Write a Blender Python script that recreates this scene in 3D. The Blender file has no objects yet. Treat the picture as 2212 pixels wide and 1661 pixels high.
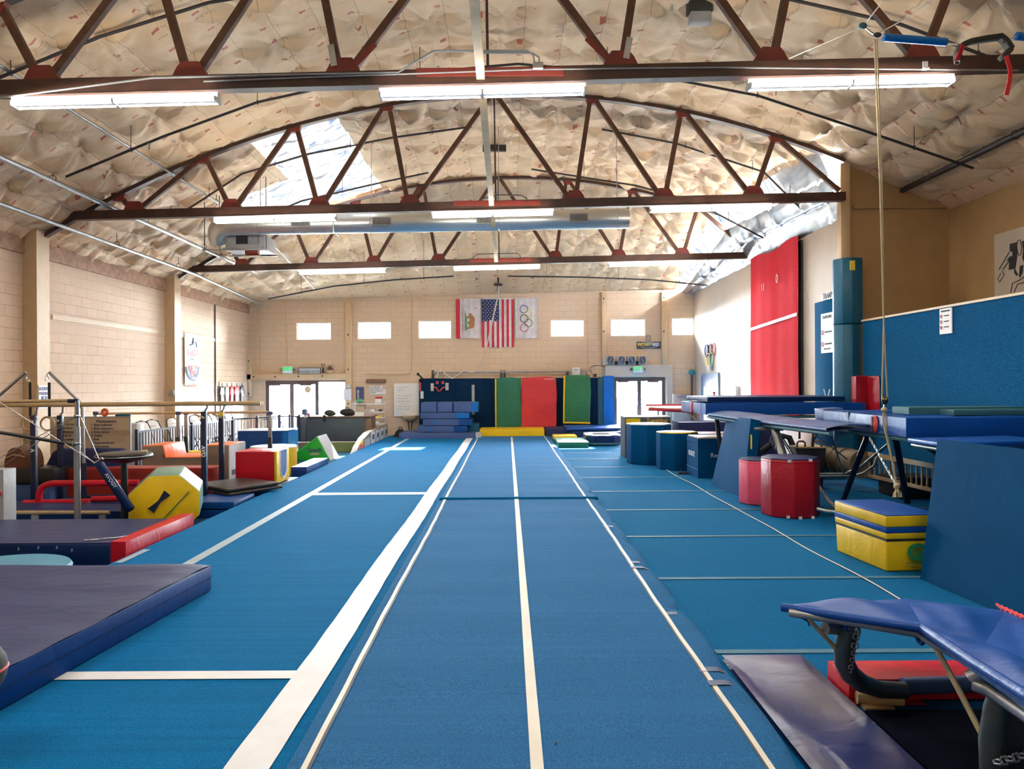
import bpy, bmesh, math, random
import numpy as np
from mathutils import Vector, Matrix
random.seed(7)
SC = bpy.context.scene
COL = SC.collection
# ---------------------------------------------------------------- camera
FP, CX, CY, CZ, ROLL = 1619.0, 1096.0, 825.0, 1.8, 0.006
cd = bpy.data.cameras.new('camera'); cam = bpy.data.objects.new('camera', cd); COL.objects.link(cam)
cd.sensor_fit = 'HORIZONTAL'; cd.sensor_width = 36.0; cd.lens = FP / 2212 * 36
cd.shift_x = (1106 - CX) / 2212; cd.shift_y = -(830.5 - CY) / 2212
cd.clip_start = 0.05; cd.clip_end = 300
cam.matrix_world = Matrix.Translation((0, 0, CZ)) @ Matrix.Rotation(math.pi/2, 4, 'X') @ Matrix.Rotation(-ROLL, 4, 'Z')
SC.camera = cam
# ---------------------------------------------------------------- world, sun, exposure
SC.view_settings.view_transform = 'Standard'; SC.view_settings.look = 'None'
SC.view_settings.gamma = 1.0; SC.view_settings.use_curve_mapping = False
SC.view_settings.exposure = 0.82
wd = bpy.data.worlds.new('sky'); SC.world = wd; wd.use_nodes = True
bg = wd.node_tree.nodes['Background']; bg.inputs[0].default_value = (0.86, 0.93, 1.0, 1); bg.inputs[1].default_value = 150.0
sd = bpy.data.lights.new('sun', 'SUN'); sd.energy = 60.0; sd.angle = 0.02; sd.color = (1, .95, .86)
sun = bpy.data.objects.new('sun', sd); COL.objects.link(sun)
sun.rotation_euler = Vector((-0.05, -0.85, -0.53)).to_track_quat('-Z', 'Y').to_euler()
def portal(x, y, z, sx, sz):
    ld = bpy.data.lights.new('daylight_portal', 'AREA'); ld.shape = 'RECTANGLE'; ld.size = sx; ld.size_y = sz
    ld.cycles.is_portal = True
    o = bpy.data.objects.new('daylight_portal', ld); COL.objects.link(o)
    o.location = (x, y, z); o.rotation_euler = (math.radians(-90), 0, 0)
TUBE_GLOW = 42.0      # emission of the fluorescent tubes
LAMP_WATT = 22.0     # downlight of each two-tube strip
# ---------------------------------------------------------------- pixel -> place
_c, _s = math.cos(ROLL), math.sin(ROLL)
def ray(px, py):
    dx, dy = px - CX, CY - py
    return (dx*_c + dy*_s)/FP, (-dx*_s + dy*_c)/FP
def P(px, py, Y):
    u, v = ray(px, py); return Vector((u*Y, Y, CZ + v*Y))
def FL(px, py, z=0.0):
    u, v = ray(px, py); Y = (z - CZ)/v; return Vector((u*Y, Y, z))
def WX(px, py, X):
    u, v = ray(px, py); Y = X/u; return Vector((X, Y, CZ + v*Y))
# ---------------------------------------------------------------- mesh building
ORG = {}
class MB:
    def __init__(s): s.v = []; s.f = []
    def add(s, vs, fs):
        n = len(s.v); s.v += [tuple(q) for q in vs]; s.f += [[i+n for i in f] for f in fs]; return s
    def box(s, x0, x1, y0, y1, z0, z1):
        return s.add([(x0,y0,z0),(x1,y0,z0),(x1,y1,z0),(x0,y1,z0),(x0,y0,z1),(x1,y0,z1),(x1,y1,z1),(x0,y1,z1)],
                     [(0,3,2,1),(4,5,6,7),(0,1,5,4),(1,2,6,5),(2,3,7,6),(3,0,4,7)])
    def hexa(s, p):   # 8 points: bottom four then top four
        return s.add(p, [(0,3,2,1),(4,5,6,7),(0,1,5,4),(1,2,6,5),(2,3,7,6),(3,0,4,7)])
    def prism(s, poly, ext):
        n = len(poly); e = Vector(ext); poly = [Vector(q) for q in poly]
        return s.add(poly + [q+e for q in poly], [list(range(n))[::-1], [i+n for i in range(n)]] + [(i, (i+1)%n, (i+1)%n+n, i+n) for i in range(n)])
    def beam(s, a, b, w, h, up=(0,0,1)):   # rectangular bar; w across, h along up
        a, b = Vector(a), Vector(b); d = (b-a).normalized(); u = Vector(up); sd = d.cross(u)
        if sd.length < 1e-4: sd = d.cross(Vector((1,0,0)))
        sd.normalize(); u = sd.cross(d).normalized(); sd *= w/2; u *= h/2
        return s.hexa([a-sd-u, a+sd-u, b+sd-u, b-sd-u, a-sd+u, a+sd+u, b+sd+u, b-sd+u])
    def tube(s, pts, r, n=8, closed=False):
        pts = [Vector(q) for q in pts]; N = len(pts); vs = []; fs = []; last = None
        for i, q in enumerate(pts):
            if closed: t = pts[(i+1)%N] - pts[i-1]
            else: t = pts[min(i+1, N-1)] - pts[max(i-1, 0)]
            t.normalize()
            if last is None:
                a = Vector((0,0,1)) if abs(t.z) < .9 else Vector((1,0,0)); x = t.cross(a).normalized()
            else:
                x = (last - t*last.dot(t)).normalized()
            last = x; y = t.cross(x); rr = r[i] if isinstance(r, (list, tuple)) else r
            vs += [q + (x*math.cos(2*math.pi*k/n) + y*math.sin(2*math.pi*k/n))*rr for k in range(n)]
        for i in range(N if closed else N-1):
            j = (i+1) % N
            fs += [(i*n+k, i*n+(k+1)%n, j*n+(k+1)%n, j*n+k) for k in range(n)]
        if not closed: fs += [list(range(n))[::-1], [(N-1)*n+k for k in range(n)]]
        return s.add(vs, fs)
    def lathe(s, prof, c, n=24, rot=0.0, M=None):
        c = Vector(c); vs = []; fs = []
        for r, z in prof:
            for k in range(n):
                a = 2*math.pi*k/n + rot; q = Vector((r*math.cos(a), r*math.sin(a), z))
                if M is not None: q = M @ q
                vs.append(c+q)
        m = len(prof)
        for i in range(m-1): fs += [(i*n+k, i*n+(k+1)%n, (i+1)*n+(k+1)%n, (i+1)*n+k) for k in range(n)]
        fs += [list(range(n))[::-1], [(m-1)*n+k for k in range(n)]]
        return s.add(vs, fs)
    def ball(s, c, rx, ry=None, rz=None, n=14):
        ry = ry or rx; rz = rz or rx; c = Vector(c); vs = []; fs = []; m = n//2
        for i in range(m+1):
            th = math.pi*(i+.001)/(m+.002)
            for k in range(n):
                a = 2*math.pi*k/n; vs.append(c + Vector((rx*math.sin(th)*math.cos(a), ry*math.sin(th)*math.sin(a), rz*math.cos(th))))
        for i in range(m): fs += [(i*n+k, (i+1)*n+k, (i+1)*n+(k+1)%n, i*n+(k+1)%n) for k in range(n)]
        return s.add(vs, fs)
    def ring(s, c, R, r, ax=0, n=28, m=8, sx=1.0):  # ax: axis the ring faces (0 x, 1 y, 2 z)
        c = Vector(c); pts = []
        for k in range(n):
            a = 2*math.pi*k/n; u, w = R*math.cos(a)*sx, R*math.sin(a)
            pts.append(c + (Vector((0,u,w)) if ax == 0 else Vector((u,0,w)) if ax == 1 else Vector((u,w,0))))
        return s.tube(pts, r, m, True)
    def grid(s, fn, nu, nv):
        vs = [fn(i/nu, j/nv) for j in range(nv+1) for i in range(nu+1)]
        return s.add(vs, [(j*(nu+1)+i, j*(nu+1)+i+1, (j+1)*(nu+1)+i+1, (j+1)*(nu+1)+i) for j in range(nv) for i in range(nu)])
    def pad(s, x0, x1, y0, y1, z0, z1, puff=0.01, step=0.12, seed=0):   # closed soft box with slightly puffed, crumpled faces
        rnd = random.Random(seed); d = (x1-x0, y1-y0, z1-z0); n = [max(2, min(26, int(q/step)+1)) for q in d]
        ph = [rnd.uniform(0, 6) for _ in range(9)]
        def disp(p):
            u = [(p[i]-(x0,y0,z0)[i])/d[i] for i in range(3)]; q = list(p)
            w = [math.sin(math.pi*min(max(t,0),1))**.5 for t in u]
            for i in range(3):
                j, k = (i+1)%3, (i+2)%3; e = w[j]*w[k]*puff
                e *= 1 + .35*math.sin(p[j]*5.1+ph[i]) + .35*math.sin(p[k]*6.3+ph[i+3]) 
                if u[i] < 1e-6: q[i] -= e
                elif u[i] > 1-1e-6: q[i] += e
            return q
        idx = {}; vs = []; fs = []
        def V(a, b, c):
            k = (a, b, c)
            if k not in idx:
                idx[k] = len(vs); vs.append(disp((x0+d[0]*a/n[0], y0+d[1]*b/n[1], z0+d[2]*c/n[2])))
            return idx[k]
        for a in range(n[0]):
            for b in range(n[1]):
                fs.append((V(a,b,0),V(a,b+1,0),V(a+1,b+1,0),V(a+1,b,0))); fs.append((V(a,b,n[2]),V(a+1,b,n[2]),V(a+1,b+1,n[2]),V(a,b+1,n[2])))
        for a in range(n[0]):
            for c in range(n[2]):
                fs.append((V(a,0,c),V(a+1,0,c),V(a+1,0,c+1),V(a,0,c+1))); fs.append((V(a,n[1],c),V(a,n[1],c+1),V(a+1,n[1],c+1),V(a+1,n[1],c)))
        for b in range(n[1]):
            for c in range(n[2]):
                fs.append((V(0,b,c),V(0,b,c+1),V(0,b+1,c+1),V(0,b+1,c))); fs.append((V(n[0],b,c),V(n[0],b+1,c),V(n[0],b+1,c+1),V(n[0],b,c+1)))
        return s.add(vs, fs)
    def xf(s, M, since=0):
        for i in range(since, len(s.v)): s.v[i] = tuple(M @ Vector(s.v[i]))
        return s
    def build(s, name, mat, parent=None, bevel=0.0, seg=2, smooth=False, recalc=True):
        v = s.v
        if parent is not None: org = ORG[parent.name]
        else:
            a = np.array(v); lo, hi = a.min(0), a.max(0); org = Vector(((lo[0]+hi[0])/2, (lo[1]+hi[1])/2, lo[2]))
        me = bpy.data.meshes.new(name); me.from_pydata([tuple(Vector(q)-org) for q in v], [], s.f); me.update()
        if recalc or bevel:
            bm = bmesh.new(); bm.from_mesh(me)
            if recalc: bmesh.ops.recalc_face_normals(bm, faces=bm.faces)
            if bevel:
                eds = [e for e in bm.edges if len(e.link_faces) == 2 and e.calc_face_angle(0) > .6]
                bmesh.ops.bevel(bm, geom=eds, offset=bevel, segments=seg, affect='EDGES', profile=.5, clamp_overlap=True)
            bm.to_mesh(me); bm.free()
        o = bpy.data.objects.new(name, me); COL.objects.link(o)
        me.materials.append(mat if not isinstance(mat, str) else M[mat])
        if smooth or bevel:
            me.polygons.foreach_set('use_smooth', [True]*len(me.polygons))
            if bevel or smooth == 'auto':
                try: me.set_sharp_from_angle(angle=math.radians(50))
                except Exception: pass
        if parent is None: o.location = org
        else: o.parent = parent
        ORG[o.name] = org
        return o
def tag(o, label=None, cat=None, group=None, kind=None):
    if label: o['label'] = label
    if cat: o['category'] = cat
    if group: o['group'] = group
    if kind: o['kind'] = kind
    return o
def thing(name, label, cat, loc, group=None):
    o = bpy.data.objects.new(name, None); COL.objects.link(o); o.location = loc; o.empty_display_size = .1
    ORG[o.name] = Vector(loc); return tag(o, label, cat, group)
def struct(o): o['kind'] = 'structure'; return o
def copy_tree(o, parent=None, loc=None, rotz=None):
    c = o.copy(); COL.objects.link(c)
    if parent is not None: c.parent = parent
    if loc is not None: c.location = loc
    if rotz is not None: c.rotation_euler = (0, 0, rotz)
    ORG[c.name] = c.location.copy() if parent is None else ORG.get(o.name, Vector())
    for ch in list(o.children): copy_tree(ch, c)
    return c
FACE = {'back': (math.pi/2, 0, 0), 'left': (math.pi/2, 0, math.pi/2), 'right': (math.pi/2, 0, -math.pi/2), 'up': (0, 0, 0)}
def text(s, loc, size, mat, parent, name='lettering', face='back', sx=1.0, roll=0.0, thick=0.002, align='CENTER', rot=None, bold=0.0):
    cu = bpy.data.curves.new('t', 'FONT'); cu.body = s; cu.size = size; cu.extrude = thick; cu.align_x = align; cu.align_y = 'CENTER'; cu.offset = bold
    cu.resolution_u = 3
    ob = bpy.data.objects.new('t', cu); COL.objects.link(ob); bpy.context.view_layer.update()
    me = bpy.data.meshes.new_from_object(ob.evaluated_get(bpy.context.evaluated_depsgraph_get()))
    bpy.data.objects.remove(ob)
    from mathutils import Euler
    R = (rot if rot is not None else Euler(FACE[face]).to_matrix().to_4x4()) @ Matrix.Rotation(roll, 4, 'Z') @ Matrix.Diagonal((sx, 1, 1, 1))
    T = Matrix.Translation(Vector(loc) - ORG[parent.name]) @ R
    me.transform(T); me.materials.clear(); me.materials.append(M[mat]); me.name = name
    o = bpy.data.objects.new(name, me); COL.objects.link(o); o.parent = parent; ORG[o.name] = ORG[parent.name]
    return o
# ---------------------------------------------------------------- materials
M = {}
def S(h):
    c = [int(h[i:i+2], 16)/255 for i in (0, 2, 4)]
    return tuple([(q/12.92 if q <= .04045 else ((q+.055)/1.055)**2.4) for q in c] + [1])
class NT:
    def __init__(s, name):
        s.m = bpy.data.materials.new(name); s.m.use_nodes = True; s.t = s.m.node_tree; s.t.nodes.clear()
        s.out = s.n('ShaderNodeOutputMaterial'); M[name] = s.m
    def n(s, typ, **k):
        q = s.t.nodes.new(typ)
        for a, b in k.items(): setattr(q, a, b)
        return q
    def l(s, a, b): s.t.links.new(a, b)
    def put(s, sock, v):
        if hasattr(v, 'is_output') or isinstance(v, bpy.types.NodeSocket): s.l(v, sock)
        else: sock.default_value = v
    def math(s, op, a, b=0.0, c=None):
        q = s.n('ShaderNodeMath', operation=op); s.put(q.inputs[0], a); s.put(q.inputs[1], b)
        if c is not None: s.put(q.inputs[2], c)
        return q.outputs[0]
    def mix(s, f, a, b, typ='MIX'):
        q = s.n('ShaderNodeMix', data_type='RGBA', blend_type=typ); s.put(q.inputs[0], f); s.put(q.inputs[6], a); s.put(q.inputs[7], b); return q.outputs[2]
    def pos(s): return s.n('ShaderNodeNewGeometry').outputs['Position']
    def obj(s): return s.n('ShaderNodeTexCoord').outputs['Object']
    def sep(s, v):
        q = s.n('ShaderNodeSeparateXYZ'); s.l(v, q.inputs[0]); return q.outputs
    def comb(s, x, y, z):
        q = s.n('ShaderNodeCombineXYZ'); s.put(q.inputs[0], x); s.put(q.inputs[1], y); s.put(q.inputs[2], z); return q.outputs[0]
    def scale(s, v, k):
        q = s.n('ShaderNodeMapping'); s.l(v, q.inputs[0]); q.inputs[3].default_value = k; return q.outputs[0]
    def noise(s, v, sc, det=3, rough=.5, dist=0.0):
        q = s.n('ShaderNodeTexNoise'); s.l(v, q.inputs['Vector']); q.inputs['Scale'].default_value = sc; q.inputs['Detail'].default_value = det
        q.inputs['Roughness'].default_value = rough; q.inputs['Distortion'].default_value = dist; return q.outputs[0]
    def ramp(s, f, a, b, ca=(0,0,0,1), cb=(1,1,1,1)):
        q = s.n('ShaderNodeValToRGB'); s.l(f, q.inputs[0]); e = q.color_ramp.elements
        e[0].position = a; e[1].position = b; e[0].color = ca; e[1].color = cb; return q.outputs[0]
    def bump(s, h, st, d=.01, nrm=None):
        q = s.n('ShaderNodeBump'); s.l(h, q.inputs['Height']); q.inputs['Strength'].default_value = st; q.inputs['Distance'].default_value = d
        if nrm is not None: s.l(nrm, q.inputs['Normal'])
        return q.outputs[0]
    def pbr(s, col, rough=.5, metal=0.0, nrm=None, spec=.5, emit=None, es=0.0, coat=0.0):
        q = s.n('ShaderNodeBsdfPrincipled'); s.put(q.inputs['Base Color'], col); s.put(q.inputs['Roughness'], rough); s.put(q.inputs['Metallic'], metal)
        q.inputs['Specular IOR Level'].default_value = spec; q.inputs['Coat Weight'].default_value = coat
        if nrm is not None: s.l(nrm, q.inputs['Normal'])
        if emit is not None: s.put(q.inputs['Emission Color'], emit); q.inputs['Emission Strength'].default_value = es
        s.l(q.outputs[0], s.out.inputs[0]); return q
def basic(name, col, rough=.5, metal=0.0, var=.12, nsc=6, bump=.15, bsc=60, spec=.5):
    t = NT(name); o = t.obj(); n = t.noise(o, nsc, 4)
    c = t.mix(t.ramp(n, .3, .7), tuple([q*(1-var) for q in col[:3]]+[1]), tuple([min(1, q*(1+var)) for q in col[:3]]+[1]))
    t.pbr(c, rough, metal, t.bump(t.noise(o, bsc, 3), bump, .003), spec); return t.m
def vinyl(name, col, rough=.36, wr=.35, var=.08, fade=None, spec=.32):
    t = NT(name); o = t.pos(); n = t.noise(o, 2.2, 4)
    c = t.mix(t.ramp(n, .3, .7), tuple([q*(1-var) for q in col[:3]]+[1]), tuple([min(1, q*(1+var)) for q in col[:3]]+[1]))
    if fade is not None: c = t.mix(t.ramp(t.noise(t.scale(o, (1.2, .6, 1)), .9, 4, .5), .43, .52), c, fade)  # patches of a second tone, parting painted glare from blue on the fallen mat
    w = t.noise(t.scale(o, (1, 2.2, 1.3)), 1.7, 5, .55, .8)
    b1 = t.bump(w, wr, .05); b2 = t.bump(t.noise(o, 220, 2), .12, .002, b1)
    t.pbr(c, rough, 0, b2, spec); return t.m
def glow(name, col, st):
    t = NT(name); q = t.n('ShaderNodeEmission'); q.inputs[0].default_value = col; q.inputs[1].default_value = st; t.l(q.outputs[0], t.out.inputs[0])
basic('beige_paint', (.56,.42,.27,1), .6, var=.05)
basic('trim_paint', (.60,.42,.24,1), .5, var=.05)
basic('white_wall', (.54,.45,.36,1), .6, var=.04, nsc=2)
basic('tan_wall', (.42,.255,.105,1), .65, var=.06, nsc=3)
basic('white_plastic', (.75,.74,.72,1), .4, var=.03)
basic('white_paper', (.78,.76,.74,1), .55, var=.03)
basic('grey_paint', (.32,.31,.30,1), .5)
basic('grey_steel', (.34,.34,.33,1), .38, .6)
basic('chrome', (.5,.5,.5,1), .25, 1.0, var=.05)
basic('galvanized', (.42,.43,.44,1), .4, .85, var=.15)
basic('black_paint', (.012,.012,.014,1), .4)
basic('black_fabric', (.015,.014,.014,1), .8, bump=.4)
basic('dark_pipe', (.030,.022,.020,1), .5)
basic('navy_paint', (.008,.014,.045,1), .35)
basic('rust_wood', (.085,.030,.012,1), .6, var=.3, nsc=9)
basic('rust_steel', (.048,.018,.010,1), .5, var=.3, nsc=5)
basic('red_plate', (.17,.020,.012,1), .55, var=.15)
basic('bare_wood', (.60,.42,.22,1), .55, var=.15, nsc=4)
basic('rail_wood', (.50,.34,.17,1), .38, var=.1)
basic('brown_leather', (.13,.045,.018,1), .4, var=.25)
basic('bronze_frame', (.10,.062,.055,1), .45, var=.1)
basic('blue_frame', (.18,.25,.36,1), .45, var=.05)
basic('desk_grey', (.055,.062,.085,1), .6, var=.1)
basic('desk_brown', (.17,.085,.055,1), .5)
basic('dark_olive', (.035,.035,.028,1), .8, bump=.5)
basic('green_cloth', (.10,.38,.22,1), .7)
basic('red_cloth', (.62,.02,.03,1), .7)
basic('dull_tan', (.16,.12,.07,1), .45, var=.2)
basic('rope_tan', (.50,.40,.24,1), .8, bump=.8, bsc=150)
basic('rope_white', (.62,.55,.45,1), .8, bump=.8, bsc=150)
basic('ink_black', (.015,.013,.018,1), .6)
basic('ink_red', (.55,.05,.06,1), .6)
basic('ink_blue', (.03,.07,.28,1), .6)
basic('ink_navy', (.05,.07,.16,1), .6)
basic('ink_green', (.02,.25,.10,1), .6)
basic('ink_yellow', (.85,.62,.06,1), .6)
basic('ink_brown', (.36,.16,.05,1), .6)
basic('flag_red', (.50,.014,.035,1), .7)
basic('flag_white', (.62,.56,.56,1), .7)
basic('flag_blue', (.014,.020,.09,1), .7)
basic('teal_metal', (.03,.22,.22,1), .4)
basic('tape_white', (.70,.69,.70,1), .6, var=.05, bump=.3, bsc=25)
basic('tape_cream', (.66,.60,.50,1), .55, var=.04)
basic('tape_grey', (.30,.38,.44,1), .6, var=.08)
basic('tape_seam', (.035,.14,.22,1), .7, var=.15)
basic('leg_steel', (.075,.095,.10,1), .4, .5)
basic('rubber_black', (.015,.015,.016,1), .6)
basic('net_grey', (.45,.44,.42,1), .7)
basic('concrete', (.45,.43,.40,1), .8)
basic('plant_brown', (.30,.15,.10,1), .8)
basic('pink_wall', (.50,.27,.20,1), .6)
basic('ledger_wood', (.36,.20,.12,1), .7, var=.3, nsc=7)
vinyl('vinyl_blue', (.001,.048,.21,1))
vinyl('vinyl_blue_bright', (.003,.13,.44,1))
vinyl('vinyl_royal', (.004,.066,.32,1), .38, .35, spec=.3)
vinyl('vinyl_blue_grey', (.055,.10,.25,1), .45)
vinyl('vinyl_navy', (.001,.018,.085,1), .42, spec=.25)
vinyl('vinyl_purple', (.024,.034,.110,1), .44, .3)
vinyl('vinyl_fallen', (.045,.040,.085,1), .30, .25, fade=(.003,.016,.11,1), spec=.6)  # purple tone stands for ceiling glare on the blue vinyl
vinyl('vinyl_mat_side', (.0005,.040,.19,1), .5, .15, spec=.12)
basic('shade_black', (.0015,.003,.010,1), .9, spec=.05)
vinyl('vinyl_sky', (.10,.30,.44,1), .5, .15)
vinyl('vinyl_slab', (.0005,.060,.165,1), .7, .12, spec=.05)
vinyl('vinyl_red', (.50,.008,.020,1), .35)
vinyl('vinyl_red_dark', (.33,.006,.016,1), .38)
vinyl('vinyl_brick', (.32,.026,.016,1), .4)
vinyl('vinyl_pink', (.66,.075,.14,1), .45)
vinyl('vinyl_yellow', (.74,.48,.006,1), .45)
vinyl('vinyl_green', (.012,.16,.085,1), .4)
vinyl('vinyl_green_pale', (.14,.27,.20,1), .35)
vinyl('vinyl_green_vivid', (.02,.40,.035,1), .4)
vinyl('vinyl_orange', (.78,.17,.045,1), .4)
vinyl('vinyl_taupe', (.20,.155,.115,1), .45)
vinyl('vinyl_silver', (.42,.42,.43,1), .35)
vinyl('vinyl_white', (.62,.62,.66,1), .35)
vinyl('vinyl_black', (.022,.018,.017,1), .38)
vinyl('vinyl_teal', (.010,.10,.18,1), .38)
vinyl('mat_red', (.56,.035,.040,1), .55, .9)
vinyl('mat_green', (.020,.15,.085,1), .55, .9)
vinyl('mat_green_grass', (.022,.15,.055,1), .55, .9)
vinyl('pad_navy', (.001,.020,.058,1), .6, .2, spec=.08)
vinyl('pad_teal', (.035,.13,.16,1), .6, .2)
glow('tube_light', (1, .97, .90, 1), TUBE_GLOW)
glow('exit_glow', (.05, .75, .18, 1), .62)
# translucent skylight film
def skylight_mat():
    t = NT('skylight_film'); p = t.pos(); n = t.noise(t.scale(p, (1, 3, 1)), 1.6, 6, .65, 1.0)
    c = t.ramp(n, .36, .50, (.20,.36,.62,1), (1,.97,.93,1))
    x, y, z = t.sep(p); wob = t.noise(t.scale(p, (1.5, .3, 1)), 1.0, 3)
    def ln(a, per, w): return t.math('LESS_THAN', t.math('ABSOLUTE', t.math('SUBTRACT', t.math('FRACT', t.math('ADD', t.math('DIVIDE', a, per), t.math('MULTIPLY', wob, .35))), .5)), w)
    c = t.mix(t.math('MULTIPLY', ln(y, .62, .035), .8), c, (.30,.30,.33,1)); c = t.mix(t.math('MULTIPLY', t.math('LESS_THAN', t.math('ABSOLUTE', t.math('SUBTRACT', t.math('FRACT', t.math('DIVIDE', x, .57)), .5)), .02), .5), c, (.45,.42,.38,1))
    w = t.bump(t.noise(p, 7, 5), .6, .05)
    t.pbr(t.mix(1.0, c, (.22,.22,.22,1), 'MULTIPLY'), .35, 0, w, .3, c, .62)
skylight_mat()
def foil_mat():
    t = NT('silver_foil'); p = t.pos(); n = t.noise(t.scale(p, (1.6, .5, 1.6)), 1.6, 4, .55, .4)
    c = t.ramp(n, .35, .65, (.17,.21,.26,1), (.50,.51,.51,1))
    t.pbr(c, .36, .75, t.bump(t.noise(t.scale(p, (1, .5, 1)), 7, 4), .35, .03))
foil_mat()
def ceiling_mat():
    t = NT('insulation'); p = t.pos(); x, y, z = t.sep(p)
    n = t.noise(p, .9, 5, .6); c = t.mix(t.ramp(n, .3, .7), (.80,.55,.31,1), (.88,.66,.42,1))
    cx = t.math('DIVIDE', x, .62); ci = t.math('FLOOR', cx); fx = t.math('SUBTRACT', cx, ci)
    cy = t.math('ADD', t.math('DIVIDE', y, .52), t.math('MULTIPLY', ci, .37)); fy = t.math('FRACT', cy)
    def near(a, c0, w): return t.math('LESS_THAN', t.math('ABSOLUTE', t.math('SUBTRACT', a, c0)), w)
    m1 = t.math('MULTIPLY', near(fx, .38, .075), near(fy, .5, .05))
    tx = t.math('GREATER_THAN', t.noise(t.scale(p, (60, 30, 1)), 1.0, 1), .52)
    m2 = t.math('MULTIPLY', t.math('MULTIPLY', near(fx, .62, .13), near(fy, .5, .022)), tx)
    m3 = t.math('MULTIPLY', t.math('MULTIPLY', near(fx, .40, .14), near(fy, .80, .020)), tx)
    c = t.mix(t.math('MULTIPLY', m1, .75), c, (.48,.05,.04,1)); c = t.mix(t.math('MULTIPLY', t.math('ADD', m2, m3), .6), c, (.46,.12,.09,1))
    seam = near(t.math('FRACT', t.math('DIVIDE', x, .61)), .5, .010)
    c = t.mix(t.math('MULTIPLY', seam, .5), c, (.25,.17,.10,1))
    w = t.noise(t.scale(p, (1.4, 1, 1)), 3.2, 6, .55, 1.4)
    t.pbr(c, .5, 0, t.bump(w, .38, .04), .3)
ceiling_mat()
def block_mat(name, ca, cb, mort):
    t = NT(name); x, y, z = t.sep(t.pos()); q = t.n('ShaderNodeTexBrick')
    t.l(t.comb(t.math('ADD', x, y), z, 0.0), q.inputs[0])
    q.inputs['Scale'].default_value = 1; q.inputs['Brick Width'].default_value = .406; q.inputs['Row Height'].default_value = .203
    q.inputs['Mortar Size'].default_value = .009; q.inputs['Mortar Smooth'].default_value = .3; q.inputs['Bias'].default_value = 0
    q.inputs['Color1'].default_value = ca; q.inputs['Color2'].default_value = cb; q.inputs['Mortar'].default_value = mort
    n = t.noise(t.pos(), 1.1, 5); c = t.mix(t.ramp(n, .3, .75), q.outputs[0], tuple([v*.88 for v in ca[:3]]+[1]))
    b = t.bump(q.outputs['Fac'], -.5, .006); t.pbr(c, .7, 0, t.bump(t.noise(t.pos(), 90, 3), .25, .004, b), .3)
block_mat('block_wall', (.68,.495,.345,1), (.60,.43,.295,1), (.38,.25,.16,1))
block_mat('block_wall_rear', (.70,.51,.35,1), (.66,.475,.325,1), (.50,.35,.23,1))
def carpet_mat(name, col, col2, rib=.0, rough=.95, fs=120):
    t = NT(name); p = t.pos(); x, y, z = t.sep(p)
    n = t.noise(p, .8, 5, .6); f = t.noise(p, fs, 2, .6)
    c = t.mix(t.ramp(n, .3, .7), col, col2); c = t.mix(t.ramp(f, .38, .62), tuple([v*.66 for v in col[:3]]+[1]), c)
    h = f
    if rib:
        s = t.noise(t.scale(p, (.25, 9, 1)), 1.4, 5, .6); c = t.mix(t.math('MULTIPLY', t.ramp(s, .42, .6), rib), c, tuple([v*.62 for v in col[:3]]+[1])); h = t.math('ADD', f, t.math('MULTIPLY', s, 2.0))
    q = t.pbr(c, rough, 0, t.bump(h, .5, .006), .04); q.inputs['Sheen Weight'].default_value = .07; q.inputs['Sheen Roughness'].default_value = .45; q.inputs['Sheen Tint'].default_value = (.3, .7, 1, 1)
carpet_mat('carpet_blue', (.001,.140,.355,1), (.001,.165,.41,1), .35)
carpet_mat('carpet_right', (.001,.115,.285,1), (.001,.132,.33,1), .0)
carpet_mat('carpet_strip', (.028,.140,.335,1), (.035,.165,.38,1), .15)
carpet_mat('ground_floor', (.02,.07,.15,1), (.03,.09,.19,1), .0)
carpet_mat('wall_carpet_blue', (.004,.085,.21,1), (.004,.10,.25,1), .0, .9, 40)
carpet_mat('wall_carpet_red', (.66,.022,.030,1), (.72,.028,.036,1), .0, .9, 60)
def glass_mat():
    t = NT('clear_glass'); a = t.n('ShaderNodeBsdfTransparent'); a.inputs[0].default_value = (.95,.97,.97,1); b = t.n('ShaderNodeBsdfGlossy'); b.inputs[1].default_value = .03
    f = t.n('ShaderNodeFresnel'); f.inputs[0].default_value = 1.45; m = t.n('ShaderNodeMixShader'); t.l(f.outputs[0], m.inputs[0]); t.l(a.outputs[0], m.inputs[1]); t.l(b.outputs[0], m.inputs[2]); t.l(m.outputs[0], t.out.inputs[0])
glass_mat()
def duct_mat():
    t = NT('spiral_duct'); p = t.pos(); x, y, z = t.sep(p)
    w = t.math('FRACT', t.math('ADD', t.math('MULTIPLY', x, 5.2), t.math('MULTIPLY', z, .8))); r = t.math('LESS_THAN', w, .1)
    t.pbr(t.mix(t.noise(p, 3, 3), (.50,.52,.52,1), (.70,.69,.64,1)), .36, .85, t.bump(r, .5, .006))
duct_mat()
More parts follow.
